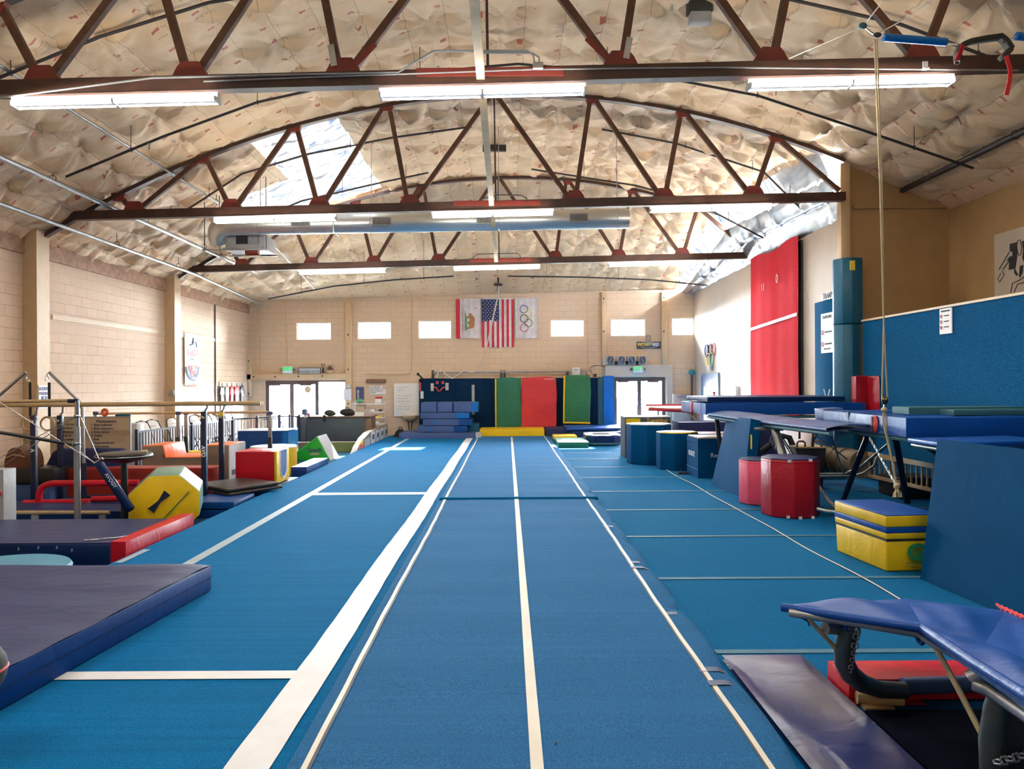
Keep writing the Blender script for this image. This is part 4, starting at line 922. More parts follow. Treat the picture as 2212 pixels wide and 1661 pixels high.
tag(MB().pad(P(1022,0,23.9).x, P(1034,0,23.9).x, 23.75, 24.0, 0, .2, .01, .1, 3).build('small_block', 'vinyl_silver', smooth='auto'), 'small grey wedge on the floor at the foot of the mat stack', 'block')
# standing mats
def stand(name, px0, px1, py0, py1, mat, label, th=.12, Y=25.7, tilt=0, edge=None, sag=0):
    x0, x1, z0, z1 = rect(px0, px1, py0, py1, Y); r = thing(name, label, 'mat', ((x0+x1)/2, Y, z0))
    c = Vector(((x0+x1)/2, Y, (z0+z1)/2)); R_ = Matrix.Translation(c) @ Matrix.Rotation(tilt, 4, 'Y') @ Matrix.Translation(-c)
    MB().pad(x0, x1, Y, Y+th, z0, z1, .028, .07, 9).xf(R_).build('cover', mat, r, smooth='auto')
    if edge:
        e = MB()
        for a in edge:
            if a == 'l': e.box(x0-.045, x0+.005, Y-.012, Y+th+.02, z0, z1)
            if a == 'r': e.box(x1-.005, x1+.04, Y-.012, Y+th+.02, z0, z1)
            if a == 'b': e.box(x0-.04, x1+.03, Y-.012, Y+th+.02, z0-.05, z0+.01)
            if a == 't': e.box(x0-.01, x1+.01, Y-.012, Y+th+.02, z1-.01, z1+.02)
        e.xf(R_).build('edge_binding', 'vinyl_yellow', r, bevel=.008)
    return r
stand('standing_mat', 1072, 1126, 818, 923, 'mat_green', 'dark green mat with yellow edges standing against the padding, left of the red mat', edge='lrb')
r = stand('standing_mat', 1128, 1201, 816, 925, 'mat_red', 'wrinkled red mat standing against the padding behind the yellow mat', .14, 25.6)
q = P(1190, 819, 25.56); text('GYMNASTICS', (q.x-.05, 25.57, q.z), .06, 'white_paper', r)
stand('standing_mat', 1220, 1274, 812, 912, 'mat_green_grass', 'grass green mat leaning slightly, hung right of the red mat', .14, 25.5, .022, 'lb')
# floor mats near end of strip
mat_box('yellow_mat', 1036, 1176, 927, 943, 24.35, 1.15, 'vinyl_yellow', 'yellow mat lying across the far end of the tumbling strip', z0=.01)
mat_box('purple_mat', 1179, 1226, 925, 940, 24.6, 1.2, 'vinyl_purple', 'dark purple mat lying beside the yellow mat at the far wall', z0=0)
tag(MB().pad(1.375, P(1241,0,22.3).x, 22.3, 23.2, .055, P(1200,942,22.3).z, .012, .14, 4).build('yellow_mat', 'vinyl_yellow', smooth='auto'), 'thick yellow mat resting beside the strip, right of the end mat', 'mat')
tag(MB().pad(1.375, P(1266,0,20.45).x, 20.45, 22.1, 0, P(1220,955,20.45).z, .012, .14, 5).build('green_mat', 'vinyl_green', smooth='auto'), 'green mat on the floor in front of the thick yellow mat', 'mat')
tag(MB().pad(P(1218,0,24.0).x, P(1344,0,24.0).x, 23.7, 25.5, .255, P(1280,922,24.0).z-.02, .015, .16, 6).build('crash_mat', 'vinyl_royal', smooth='auto'), 'upper shiny blue crash mat behind the mini trampoline', 'mat', 'blue crash mats behind the mini trampoline')
tag(MB().pad(P(1226,0,23.4).x, P(1344,0,23.4).x, 23.3, 25.4, 0, .225, .012, .16, 7).build('crash_mat', 'vinyl_navy', smooth='auto'), 'lower dark blue crash mat under the shiny one behind the mini trampoline', 'mat', 'blue crash mats behind the mini trampoline')
# mini trampoline
c = P(1296, 960, 20.9); mt = thing('mini_trampoline', 'low trampoline with white octagonal pad and dark skirt on the far floor', 'trampoline', (c.x, 22.2, 0))
def octo(cx, cy, hx, hy, ch, z): return [(cx-hx+ch, cy-hy, z), (cx+hx-ch, cy-hy, z), (cx+hx, cy-hy+ch, z), (cx+hx, cy+hy-ch, z), (cx+hx-ch, cy+hy, z), (cx-hx+ch, cy+hy, z), (cx-hx, cy+hy-ch, z), (cx-hx, cy-hy+ch, z)]
hx = (P(1332,0,21.2).x-P(1258,0,21.2).x)/2; cx = P(1297,0,21.2).x; cy = 21.55
o_ = octo(cx, cy, hx, .62, .2, .27); i_ = octo(cx, cy, hx*.52, .34, .05, .27); ob = octo(cx, cy, hx, .62, .2, .05)
mb = MB().add(o_ + i_, [(k, (k+1)%8, (k+1)%8+8, k+8) for k in range(8)]); mb.add([(x,y,z+.03) for x,y,z in o_] + [(x,y,z+.03) for x,y,z in i_], [(k, (k+1)%8, (k+1)%8+8, k+8) for k in range(8)])
mb.build('frame_pad', 'vinyl_white', mt, recalc=False)
MB().add(o_+ob, [(k, (k+1)%8, (k+1)%8+8, k+8) for k in range(8)]).build('skirt', 'vinyl_navy', mt, recalc=False)
MB().add([(x,y,z-.01) for x,y,z in i_], [tuple(range(8))]).build('bed', 'beige_paint', mt, recalc=False)
MB().tube([(x,y,.05) for x,y,z in ob], .03, 6, True).build('base_frame', 'pad_teal', mt)
# ================================================================ LEFT WALL ITEMS
def wall_l(px0, px1, py0, py1, X=XL):
    a = WX(px0, (py0+py1)/2, X); b = WX(px1, (py0+py1)/2, X); zt_ = WX((px0+px1)/2, py0, X).z; zb = WX((px0+px1)/2, py1, X).z; return a.y, b.y, zb, zt_
def wall_r(px0, px1, py0, py1, X=XR):
    a = WX(px1, (py0+py1)/2, X); b = WX(px0, (py0+py1)/2, X); zt_ = WX((px0+px1)/2, py0, X).z; zb = WX((px0+px1)/2, py1, X).z; return a.y, b.y, zb, zt_
y0, y1, z0, z1 = wall_l(82, 105, 832, 882, XL+.27)
XS = XL; XL = XL+.271
sg = thing('parking_sign', 'white RESERVED PARKING sign with a blue symbol on the left wall post behind the rings', 'sign', (XL+.02, (y0+y1)/2, z0))
MB().box(XL, XL+.015, y0, y1, z0, z1).build('plate', 'white_paper', sg)
ym = (y0+y1)/2
text('RESERVED', (XL+.017, ym, z1-.07), .085, 'ink_blue', sg, face='left', sx=.8); text('PARKING', (XL+.017, ym, z1-.16), .085, 'ink_blue', sg, face='left', sx=.9)
MB().box(XL+.015, XL+.018, ym-.09, ym+.09, z0+.04, z0+.23).build('symbol_panel', 'ink_blue', sg)
MB().ball((XL+.019, ym-.01, z0+.20), .003, .018, .018).tube([(XL+.02, ym-.01, z0+.18), (XL+.02, ym-.01, z0+.11), (XL+.02, ym+.05, z0+.11), (XL+.02, ym+.06, z0+.07)], .008, 5).ring((XL+.02, ym, z0+.10), .045, .007, 0, 18, 5).build('symbol', 'white_paper', sg)
XL = XS
y0, y1, z0, z1 = wall_l(396, 431, 722, 832)
bn = thing('club_banner', 'tall white banner reading SHASTA with red and blue round emblem on left wall', 'banner', (XL+.02, (y0+y1)/2, z0))
MB().grid(lambda u, v: (XL+.04+.03*math.sin(u*5)+.05*max(0, u-.75), y0+(y1-y0)*u, z0+(z1-z0)*v), 16, 16).build('cloth', 'white_paper', bn, recalc=False, smooth=True)
ym = y0+(y1-y0)*.42; xx = XL+.078
text('SHASTA', (xx, ym, z0+(z1-z0)*.62), .27, 'ink_red', bn, face='left', sx=.78)
text('GYMNASTICS', (xx, ym, z0+(z1-z0)*.51), .10, 'net_grey', bn, face='left', sx=.9)
cz = z0+(z1-z0)*.38
def arc(R0, R1, a0, a1, n=18): 
    o = [(xx, ym+R1*math.cos(a0+(a1-a0)*k/n), cz+R1*math.sin(a0+(a1-a0)*k/n)) for k in range(n+1)]; i = [(xx, ym+R0*math.cos(a0+(a1-a0)*k/n), cz+R0*math.sin(a0+(a1-a0)*k/n)) for k in range(n+1)]
    return MB().add(o+i, [(k, k+1, n+1+k+1, n+1+k) for k in range(n)])
arc(.30, .44, math.pi*1.02, math.pi*1.98).build('blue_arc', 'ink_navy', bn, recalc=False); arc(.0, .27, math.pi*.98, math.pi*2.02).build('red_half_disc', 'ink_red', bn, recalc=False)
MB().ring((xx, ym-.07, cz-.08), .05, .02, 0).ring((xx, ym+.07, cz-.08), .05, .02, 0).build('white_loops', 'white_paper', bn)
text('ACADEMY', (xx+.003, ym, cz-.36), .11, 'white_paper', bn, face='left', sx=1.0)
text('REDDING', (xx, ym, cz-.56), .14, 'ink_red', bn, face='left', sx=.8)
MB().tube([(xx, ym-.2, z0+(z1-z0)*.78), (xx, ym-.02, z0+(z1-z0)*.80), (xx, ym+.02, z0+(z1-z0)*.88)], .02, 6).tube([(xx, ym-.05, z0+(z1-z0)*.83), (xx, ym+.2, z0+(z1-z0)*.85), (xx, ym+.26, z0+(z1-z0)*.74)], .015, 6).ball((xx, ym+.04, z0+(z1-z0)*.9), .01, .045, .055).build('gymnast_drawing', 'ink_navy', bn)
y0, y1, z0, z1 = wall_l(381, 393, 838, 867); tag(MB().box(XL, XL+.02, y0, y1, z0, z1).build('paper_notice', 'white_paper'), 'white paper notice on the left wall under the banner', 'notice')
q = P(371, 849, 19.78); tag(MB().box(q.x-.07, q.x+.07, 19.74, 19.80, q.z-.07, q.z+.07).build('thermostat', 'grey_paint', bevel=.01), 'small grey thermostat on the wall post left of the banner', 'thermostat')
for px, z1 in ((465.5, 3.0), ):
    q = WX(px, 800, XL+.02); tag(MB().tube([(XL+.02, q.y, -.2), (XL+.02, q.y, 2.75+1.8)], .022, 6).build('wall_conduit', 'bronze_frame'), 'tall thin dark conduit on the left wall between the banner and the shirts', 'conduit')
y0, y1, z0, z1 = wall_l(473, 533, 823, 900)
tag(MB().box(XL+.003, XL+.03, y0, y1, 1.24, 1.86).build('display_board', 'white_wall'), 'pale display board on the left wall behind the hanging shirts', 'board')
tag(MB().box(XL+.003, XL+.035, 23.6, 25.6, .62, 1.20).build('wall_whiteboard', 'white_plastic'), 'white board on the left wall just below the hanging shirts', 'whiteboard')
def shirt(px, w, mat, deco, label, lw=.62):
    yc = WX(px, 845, XL+.1).y; zt_ = 1.72; x = XL+.09; r = thing('hanging_shirt', label, 'shirt', (x, yc, zt_-lw), 'shirts hung on the display board')
    pts = [(-.5,0),(.5,0),(.47,.62),(.72,.52),(.80,.70),(.52,.97),(.2,1.0),(.1,.93),(-.1,.93),(-.2,1.0),(-.52,.97),(-.8,.70),(-.72,.52),(-.47,.62)]
    MB().prism([(x, yc+a*w/2, zt_-lw+b*lw) for a, b in pts], (-.03,0,0)).build('body', mat, r, bevel=.008)
    MB().tube([(x-.01, yc-.05, zt_-.02), (x-.01, yc, zt_+.04), (x-.01, yc+.05, zt_-.02)], .008, 5).ring((x-.01, yc, zt_+.07), .025, .006, 0, 12, 5).build('hanger', 'ink_black', r)
    if deco: MB().ball((x+.004, yc, zt_-lw*.45), .006, w*.17, lw*.16).build('print', deco, r)
shirt(481, .46, 'ink_black', 'white_paper', 'black shirt with pale print, leftmost on the display board'); shirt(492, .40, 'flag_white', None, 'white shirt second from the left on the display board', .66)
shirt(502, .40, 'red_cloth', 'white_paper', 'small red shirt with white print in the middle of the board', .64); shirt(513, .62, 'red_cloth', 'white_paper', 'bright red wide shirt, second from the right on the board', .6); shirt(524.5, .5, 'ink_black', 'white_paper', 'black shirt at the right end of the display board', .56)
# ================================================================ RIGHT WALL ITEMS
y0, y1 = WX(1737, 700, XR).y, WX(1631, 700, XR).y
cr = thing('red_carpet_roll', 'huge red carpet strip hanging down the right wall', 'wall hanging', (XR-.05, (y0+y1)/2, 1.0))
MB().grid(lambda u, v: (XR-.12-.012*math.sin(u*11+v)*(.4+v)-.006*math.sin(u*27), y0+(y1-y0)*u+.03*math.sin(v*5), 1.0+(3.97+.05*math.sin(u*9))*v), 30, 30).build('carpet_cloth', 'wall_carpet_red', cr, recalc=False, smooth=True)
MB().box(XR-.05, XR-.01, y0+.03, y1-.02, 1.0, 4.9).build('backing', 'ink_black', cr)
for za_, zb_ in ((3.10, 3.18), (1.28, 1.36)): MB().grid(lambda u, v: (XR-.150-.003*math.sin(u*20), y0+.02+(y1-y0-.04)*u, (za_+(zb_-za_)*v)+.12*(1-u)*(za_ > 2)), 30, 2).build('worn_tape', 'mat_red' if 0 else 'flag_white', cr, recalc=False)
text('11', (XR-.15, y1-(y1-y0)*.32, 4.12), .26, 'flag_white', cr, face='right'); text('0', (XR-.15, y1-(y1-y0)*.62, 4.2), .3, 'flag_white', cr, face='right')
rg = thing('wall_rings', 'five interlaced coloured rings painted on the right wall above the blue door', 'wall decoration', WX(1534, 790, XR-.01))
for dy, dz, m in ((.34,.14,'ink_blue'),(0,.14,'ink_black'),(-.34,.14,'ink_red'),(.17,-.1,'ink_yellow'),(-.17,-.1,'ink_green')):
    q = WX(1534, 768, XR-.03); MB().ring((XR-.03, q.y+dy*1.25, q.z+dz*1.25), .2, .018, 0).build('ring', m, rg, smooth='auto')
q = WX(1535, 796, XR-.05); tag(MB().box(XR-.1, XR, q.y-.1, q.y+.1, q.z-.08, q.z+.08).build('wall_speaker', 'net_grey', bevel=.01), 'small grey box on the right wall below the painted rings', 'box')
y0, y1, z0, z1 = wall_r(1585, 1596, 834, 870); tag(MB().box(XR-.09, XR, y0, y1, z0-.1, z1).build('paper_dispenser', 'white_plastic', bevel=.01), 'narrow white dispenser on the right wall left of the red carpet strip', 'dispenser')
q = P(1548, 858, 23.2); fe = thing('red_bottle', 'small red fire extinguisher by the blue door on the right wall', 'fire extinguisher', (XR-.15, 23.2, q.z-.3)); MB().lathe([(.075,0),(.08,.05),(.08,.3),(.03,.38),(.03,.43)], (XR-.15, 23.2, q.z-.3), 14).build('cylinder', 'ink_red', fe, smooth='auto'); MB().box(XR-.2, XR-.12, 23.16, 23.24, q.z+.13, q.z+.17).build('valve', 'ink_black', fe)
pp = thing('teal_pipe_cap', 'teal capped vertical pipe in the right rear corner', 'pipe', (P(1501,0,26).x-.1, 25.95, 0)); MB().tube([(6.40,26,0),(6.40,26,2.05)], .04, 8).build('pipe', 'bronze_frame', pp); MB().ball((6.40,26,2.1), .12, .1, .1).build('cap', 'teal_metal', pp, smooth=True)
x0, x1, z0, z1 = rect(1453, 1492, 851, 890, 25.9); bl = thing('score_board', 'pale blue grey panel with lettering standing right of the right door', 'panel', ((x0+x1)/2, 25.9, z0-1)); MB().box(x0, x1, 25.85, 25.95, z0-1, z1).build('panel', 'pad_teal' if 0 else 'grey_steel', bl, bevel=.01); text('Resilite', ((x0+x1)/2-.02, 25.845, z1-.09), .12, 'ink_navy', bl)
# post, corner pads, blue door panel, notices near the alcove
struct(MB().box(6.42, 6.60, 14.38, 14.56, -.3, 6.0).build('trim_corner_post', 'trim_paint', bevel=.01))
z1 = P(1835, 557, 14.1).z; zm = P(1835, 700, 14.1).z
cp = thing('post_padding', 'tall teal blue padding wrapped round the wall post, in two stacked sections', 'padding', (6.5, 14.2, 0))
for za_, zb_, k, wd_ in ((.3, zm-.005, 0, 6.62), (zm+.005, z1, 1, 6.68)):
    MB().prism([(6.22,14.28,za_),(6.30,14.06,za_),(6.46,14.0,za_),(wd_,14.06,za_),(wd_+.04,14.3,za_),(6.5,14.4,za_),(6.26,14.42,za_)], (0,0,zb_-za_)).build('pad_section', 'vinyl_teal', cp, bevel=.02)
q = P(1843, 573, 13.99); MB().box(q.x-.05, q.x+.04, 14.0, 14.035, q.z-.09, q.z+.09).build('yellow_label', 'ink_yellow', cp)
y0, y1, z0, z1 = wall_r(1768, 1811, 648, 880)
bp = thing('blue_door_panel', 'blue padded upright panel on the right wall beside the padded post', 'panel', (XR-.05, (y0+y1)/2, .3))
MB().box(XR-.08, XR-.005, y0, y1, .3, WX(1785, 648, XR-.08).z).build('panel', 'wall_carpet_blue', bp, bevel=.015)
q = WX(1786, 850, XR-.085)
MB().prism([(XR-.082, q.y+a*.18, q.z+b*.18) for a, b in ((-1,.5),(-.6,.5),(0,-.5),(.6,.5),(1,.5),(.1,-.9),(-.1,-.9))], (-.004,0,0)).build('emblem', 'pad_teal', bp)
y0, y1, z0, z1 = wall_r(1774, 1801, 676, 762, XR-.09)
ps = thing('rules_poster', 'white rules poster in a clear sleeve on the blue panel', 'poster', (XR-.09, (y0+y1)/2, z0)); MB().box(XR-.095, XR-.085, y0, y1, z0, z1).build('sheet', 'white_paper', ps)
ym = (y0+y1)/2; text('TRAMPOLINE', (XR-.098, ym, z1-.08), .09, 'ink_black', ps, face='right', sx=.8)
for k, m in enumerate(('ink_red', 'ink_red')): MB().ring((XR-.098, y1-.08, z0+.42-.24*k), .045, .008, 0, 18, 5).build('red_mark', m, ps); text('NO DOUBLE BOUNCE', (XR-.098, ym-.06, z0+.42-.24*k), .045, 'ink_black', ps, face='right', sx=.75)
text('ONE AT A TIME', (XR-.098, ym, z0+.08), .045, 'ink_black', ps, face='right')
y0, y1, z0, z1 = wall_r(1775, 1815, 632, 646, XR-.02)
sg = thing('area_sign', 'white sign with black lettering TRAMPOLINE PL partly hidden by the padded post', 'sign', (XR-.02, (y0+y1)/2, z0)); MB().box(XR-.03, XR-.01, y0-.3, y1, WX(1790,647,XR).z, WX(1790,631,XR).z).build('board', 'white_paper', sg)
text('TRAMPOLINE PL', (XR-.033, (y0+y1)/2-.17, (WX(1790,647,XR).z+WX(1790,631,XR).z)/2), .165, 'ink_black', sg, face='right', sx=.88, bold=.004)
q = P(1858, 846, 13.9); rpd = thing('red_wall_pad', 'glossy red pad standing behind the back trampoline beside the padded post', 'pad', (6.40, 13.85, P(0,880,13.9).z))
MB().pad(P(1836,0,13.9).x, P(1868,0,13.9).x, 13.75, 13.95, .9, P(1860,813,13.9).z, .015, .08, 2).pad(P(1866,0,13.8).x, 6.60, 13.3, 13.9, .9, P(1866,813,13.8).z, .01, .08, 3).build('cover', 'vinyl_red_dark', rpd, smooth='auto')
y0, y1, z0, z1 = wall_r(2031, 2057, 666, 721, 6.61)
ps = thing('wall_notice', 'white rules notice with three red marks on the blue half wall', 'notice', (6.6, (y0+y1)/2, z0)); MB().box(6.60, 6.615, y0, y1, z0, z1).build('sheet', 'white_paper', ps)
ym = (y0+y1)/2; text('TRAMPOLINE RULES', (6.597, ym, z1-.04), .032, 'ink_black', ps, face='right', sx=.8)
for k in range(3): MB().ring((6.597, y1-.045, z1-.11-.085*k), .02, .005, 0, 14, 5).ball((6.597, y1-.045, z1-.14-.085*k), .003, .012, .008).build('red_mark', 'ink_red', ps); text('ONE JUMPER', (6.597, ym-.03, z1-.11-.085*k), .022, 'ink_black', ps, face='right')
# mural on the alcove side wall
X = XF-.01
y1, zt0 = WX(2150, 506, X).y, WX(2150, 508, X).z; zb0 = 2.4
mu = thing('mural_board', 'cream board with a black ink drawing of a person, high in the right alcove', 'mural', (X, 11.5, zb0))
MB().box(X-.02, X, 9.8, y1, zb0, zt0).build('board', 'white_wall', mu)
def mp(px, py): q = WX(px, py, X-.025); return (X-.022, q.y, q.z)
MB().prism([mp(2181,527), mp(2197,523), mp(2197,555), mp(2193,580), mp(2179,583), mp(2180,563), mp(2174,564), mp(2181,554), mp(2187,553), mp(2187,545), mp(2181,542)], (-.004,0,0)).build('ink_block', 'ink_black', mu)
MB().prism([mp(2207,521), mp(2220,518), mp(2220,575), mp(2213,570), mp(2208,556), mp(2210,540)], (-.004,0,0)).build('ink_block', 'ink_black', mu)
MB().prism([mp(2190,576), mp(2199,594), mp(2196,596), mp(2191,590)], (-.004,0,0)).prism([mp(2203,575), mp(2210,572), mp(2209,588), mp(2203,600), mp(2201,596)], (-.004,0,0)).build('ink_block', 'ink_black', mu)
for pts in ([(2180,544),(2170,562),(2162,575),(2158,582)], [(2187,555),(2175,570),(2166,582)], [(2164,586),(2169,593),(2159,609),(2155,602),(2162,590)], [(2183,632),(2187,612),(2200,606),(2212,598)], [(2190,632),(2198,614),(2212,610)], [(2198,547),(2201,552),(2205,549),(2207,535),(2203,518),(2198,520),(2196,532),(2198,547)]):
    MB().tube([mp(*p) for p in pts], .008, 5).build('ink_line', 'ink_black', mu)
q = P(2013, 650, 8.0)
# ================================================================ LEFT EQUIPMENT
# big foreground mat
r = thing('crash_mat', 'thick purple topped mat with blue sides in the near left corner', 'mat', (-4.6, 5.0, 0))
a, b = FL(457, 1275), FL(0, 1537); zt = P(457, 1216, a.y).z
nx, ny = 30, 30
def matpt(u, v, z): # right edge runs a -> b ; left edge parallel
    y = 3.6+(a.y-3.6)*v; xr_ = b.x+(a.x-b.x)*(y-b.y)/(a.y-b.y); xl_ = -6.2; return (xl_+(xr_-xl_)*u, y+(.0)*u, z)
top = MB().grid(lambda u, v: (lambda q: (q[0], q[1], zt - .024*(abs(2*u-1)**24+abs(2*v-1)**24)/2 + .006*math.sin(q[0]*4+q[1]*2)+.004*math.sin(q[1]*11+q[0]*2)))(matpt(u, v, zt)), 40, 50)
top.build('top_cover', 'vinyl_purple', r, recalc=False, smooth=True)
q = [matpt(0,0,0), matpt(1,0,0), matpt(1,1,0), matpt(0,1,0)]; e = .012
MB().hexa([(x, y, .004) for x, y, z in q] + [(x, y, zt-.022) for x, y, z in q]).build('side_cover', 'vinyl_mat_side', r, bevel=.010)
MB().beam(Vector(matpt(1,0,zt*.5))+Vector((.004,0,0)), Vector(matpt(1,1,zt*.5))+Vector((.004,0,0)), .004, .006).build('zip_line', 'vinyl_navy', r)
# red ball-like cushion at left edge
q = P(-14, 1450, 3.62); bc = thing('round_cushion', 'dark green and red round cushion just entering the left edge by the thick mat', 'cushion', (q.x, 3.62, 0))
MB().ball((q.x-.13, 3.62, q.z-.0), .17, .17, .155, 20).build('cover', 'dark_olive', bc, smooth=True); MB().ring((q.x-.13, 3.62, q.z), .162, .012, 2).build('piping', 'ink_red', bc, smooth=True)
MB().lathe([(.10, 0), (.08, q.z-.14)], (q.x-.13, 3.62, 0), 16).build('stand', 'dark_olive', bc)
# light blue round mat behind it
q = P(40, 1192, 7.1); tag(MB().lathe([(.60,0),(.62,.03),(.60,.06)], (-4.85, 7.12, .0), 40).build('round_mat', 'vinyl_sky', smooth='auto'), 'pale blue round mat edge showing between the two purple mats at the left', 'mat')
# mat 2 with red edge
xa, ya = -4.12, FL(243, 1197, 0).y
r = thing('folding_mat', 'worn purple mat with scuffed dark front and red right edge, behind the thick mat', 'mat', (-5.6, 8.3, G))
zt = P(243, 1172, ya).z; yb = P(430, 1115, 1).y; yb = ya + 1.4
MB().pad(-7.2, xa-.10, ya, yb, G, zt, .006, .16, 5).build('cover', 'vinyl_purple', r, smooth='auto')
MB().pad(xa-.10, xa+.06, ya+.01, 9.68, G, zt+.006, .012, .08, 6).build('red_edge', 'vinyl_red', r, smooth='auto')
s_ = MB(); rr = random.Random(5)
MB().box(-7.19, xa-.11, ya-.014, ya, G, zt-.02).build('front_cover', 'vinyl_navy', r, bevel=.004)
for k in range(4): x = -5.2+k*.2+rr.uniform(-.03,.03); z = rr.uniform(.0, zt-.06); MB().prism([(x, ya-.018, z), (x+.02, ya-.018, z+.01), (x+.015, ya-.018, z+.04), (x+.005, ya-.018, z+.03)], (0,.004,0)).build('torn_patch', 'tape_grey', r)
for k in range(14):
    t = k/13; x = xa-.42+.36*t; y = ya+.06+.22*t+rr.uniform(-.02,.02); s_.prism([(x, y, zt+.009), (x+.05, y+.01, zt+.009), (x+.04, y+.045, zt+.009), (x-.01, y+.03, zt+.009)], (0,0,.002))
s_.build('torn_strip', 'tape_white', r)
# grey block at left edge
q0 = P(21, 1014, 9.75); r = thing('grey_block', 'pale grey padded block with dark handle, cut by the left edge of the photo', 'block', (q0.x-.4, 9.9, G))
MB().pad(q0.x-.9, q0.x-.05, 9.7, 9.95, G, q0.z, .01, .12, 3).build('cover', 'vinyl_silver', r, smooth='auto'); MB().box(q0.x-.22, q0.x-.1, 9.66, 9.69, .22, .36).build('handle', 'ink_black', r)
MB().box(q0.x-.2, q0.x-.06, 9.67, 9.695, .38, .42).build('label', 'red_cloth', r)
# low blue mats on the ground
def gm(name, x0, x1, y0, y1, z0, z1, mat, label, group='dark blue mats under the bars', seed=1, cat='mat'):
    return tag(MB().pad(x0, x1, y0, y1, z0, z1, .010, .16, seed).build(name, mat, smooth='auto'), label, cat, group)
gm('landing_mat', -8.6, -5.5, 10.8, 11.9, G, -.03, 'vinyl_navy', 'dark blue landing mat under the parallel bars behind the tan floor beam', seed=2)
gm('landing_mat', -8.9, -7.92, 12.95, 14.2, G, .08, 'vinyl_blue_grey', 'blue grey landing mat beneath the rings, in front of the brown vaulting dome', seed=3)
gm('landing_mat', -4.8, -4.08, 11.15, 11.95, G, -.09, 'vinyl_blue', 'lowest glossy blue mat under the black folding mats', seed=4)
gm('landing_mat', -4.8, -4.1, 11.2, 12.1, -.07, .03, 'vinyl_blue', 'upper glossy blue mat under the black folding mats', seed=5)
gm('landing_mat', -4.98, -4.05, 13.28, 14.5, G, -.015, 'vinyl_navy', 'dark blue mat carrying the red and yellow arch block', seed=6)
gm('landing_mat', -4.40, -4.08, 15.2, 17.0, G, .10, 'vinyl_blue', 'small blue mat with a red end on the floor behind the arch block', seed=7)
# tan floor beam
r = thing('floor_beam', 'low tan wooden floor bar on small feet behind the purple mat', 'beam', (-6.3, 10.45, G)); q0, q1 = P(22, 1107, 10.4), P(236, 1107, 10.4)
MB().tube([q0, q1], .028, 10).build('bar', 'rail_wood', r, smooth='auto')
for q in (q0+(q1-q0)*.25, q0+(q1-q0)*.93): MB().box(q.x-.04, q.x+.04, 10.38, 10.42, G, q.z-.03).build('foot', 'grey_steel', r)
# octagon barrel
Yf = 9.95; c = P(355, 1072, Yf); R_ = .46
r = thing('octagon_block', 'yellow and green octagonal tumbling barrel lying on its side with a dark strap handle', 'tumbling block', (c.x, Yf+.5, G))
c.z = G+.395
rot = math.radians(-2)
oc = [(c.x+R_*1.02*math.cos(math.pi/8+k*math.pi/4), c.z+.425*math.sin(math.pi/8+k*math.pi/4)) for k in range(8)]
Mz = Matrix.Translation((c.x, Yf, 0)) @ Matrix.Rotation(math.radians(20), 4, 'Z') @ Matrix.Translation((-c.x, -Yf, 0))
MB().prism([(x, Yf, z) for x, z in oc], (0, 1.15, 0)).xf(Mz).build('body', 'vinyl_green_pale', r, bevel=.02)
MB().prism([(c.x+(x-c.x)*.985, Yf, c.z+(z-c.z)*.985) for x, z in oc], (0, -.012, 0)).xf(Mz).build('end_cover', 'vinyl_yellow', r, bevel=.008)
MB().beam((c.x-.20, Yf-.018, c.z-.39), (c.x+.30, Yf-.018, c.z+.16), .012, .012, (0,1,0)).xf(Mz).build('seam', 'vinyl_green', r)
hq = Vector((c.x-.06, Yf-.02, c.z+.05)); d = Vector((.66,0,.75)); n = Vector((.75,0,-.66))
MB().prism([hq-d*.15-n*.05, hq-d*.15+n*.05, hq+n*.018, hq+d*.15+n*.05, hq+d*.15-n*.05, hq-n*.018], (0,-.012,0)).xf(Mz).build('handle', 'navy_paint', r)
# mushroom trainer
c = P(268, 985, 10.45); r = thing('mushroom_trainer', 'black round mushroom trainer on a post in front of the yellow barrel', 'mushroom trainer', (c.x, 10.45, G))
MB().lathe([(.05,-.10),(.20,-.07),(.345,-.02)], (c.x, 10.45, c.z), 30).build('underside', 'vinyl_red_dark', r, smooth='auto')
MB().lathe([(.345,-.02),(.365,.0),(.36,.035),(.30,.05),(.0001,.055)], (c.x, 10.45, c.z), 36).build('pad', 'vinyl_black', r, smooth='auto')
MB().ring((c.x, 10.45, c.z+.005), .366, .007, 2, 36, 6).build('rim', 'galvanized', r)
MB().tube([(c.x, 10.45, G), (c.x, 10.45, c.z-.09)], .045, 12).build('post', 'black_paint', r); MB().lathe([(.3,0),(.28,.03)], (c.x, 10.45, G), 20).build('base', 'black_paint', r)
q = P(312, 974, 10.3); tag(MB().tube([(q.x-.04, 10.3, c.z+.075), (q.x+.03, 10.32, c.z+.075)], .022, 10).build('chalk_roll', 'beige_paint', smooth='auto'), 'small cream tape roll lying on the black mushroom trainer', 'tape roll')
# black folding mat
r = thing('folding_mat', 'black folding mat in two layers lying across the blue mats beside the left carpet', 'mat', (-4.4, 11.7, .03))
def fold(z0, z1, dx=0.0, sc=1.0):
    p = [P(x, y, 1) for x, y in ()] 
    pts = [(-5.28, 12.55), (-4.38, 11.72), (-3.84, 12.62), (-4.66, 13.22)]
    cxy = (-4.5, 12.5); pts = [(cxy[0]+(x-cxy[0])*sc+dx, cxy[1]+(y-cxy[1])*sc) for x, y in pts]
    return MB().hexa([(x, y, z0) for x, y in pts] + [(x, y, z1) for x, y in pts])
fold(.035, .085, .03, 1.03).build('lower_layer', 'vinyl_black', r, bevel=.018, seg=3); fold(.09, .145).build('upper_layer', 'vinyl_black', r, bevel=.02, seg=3)
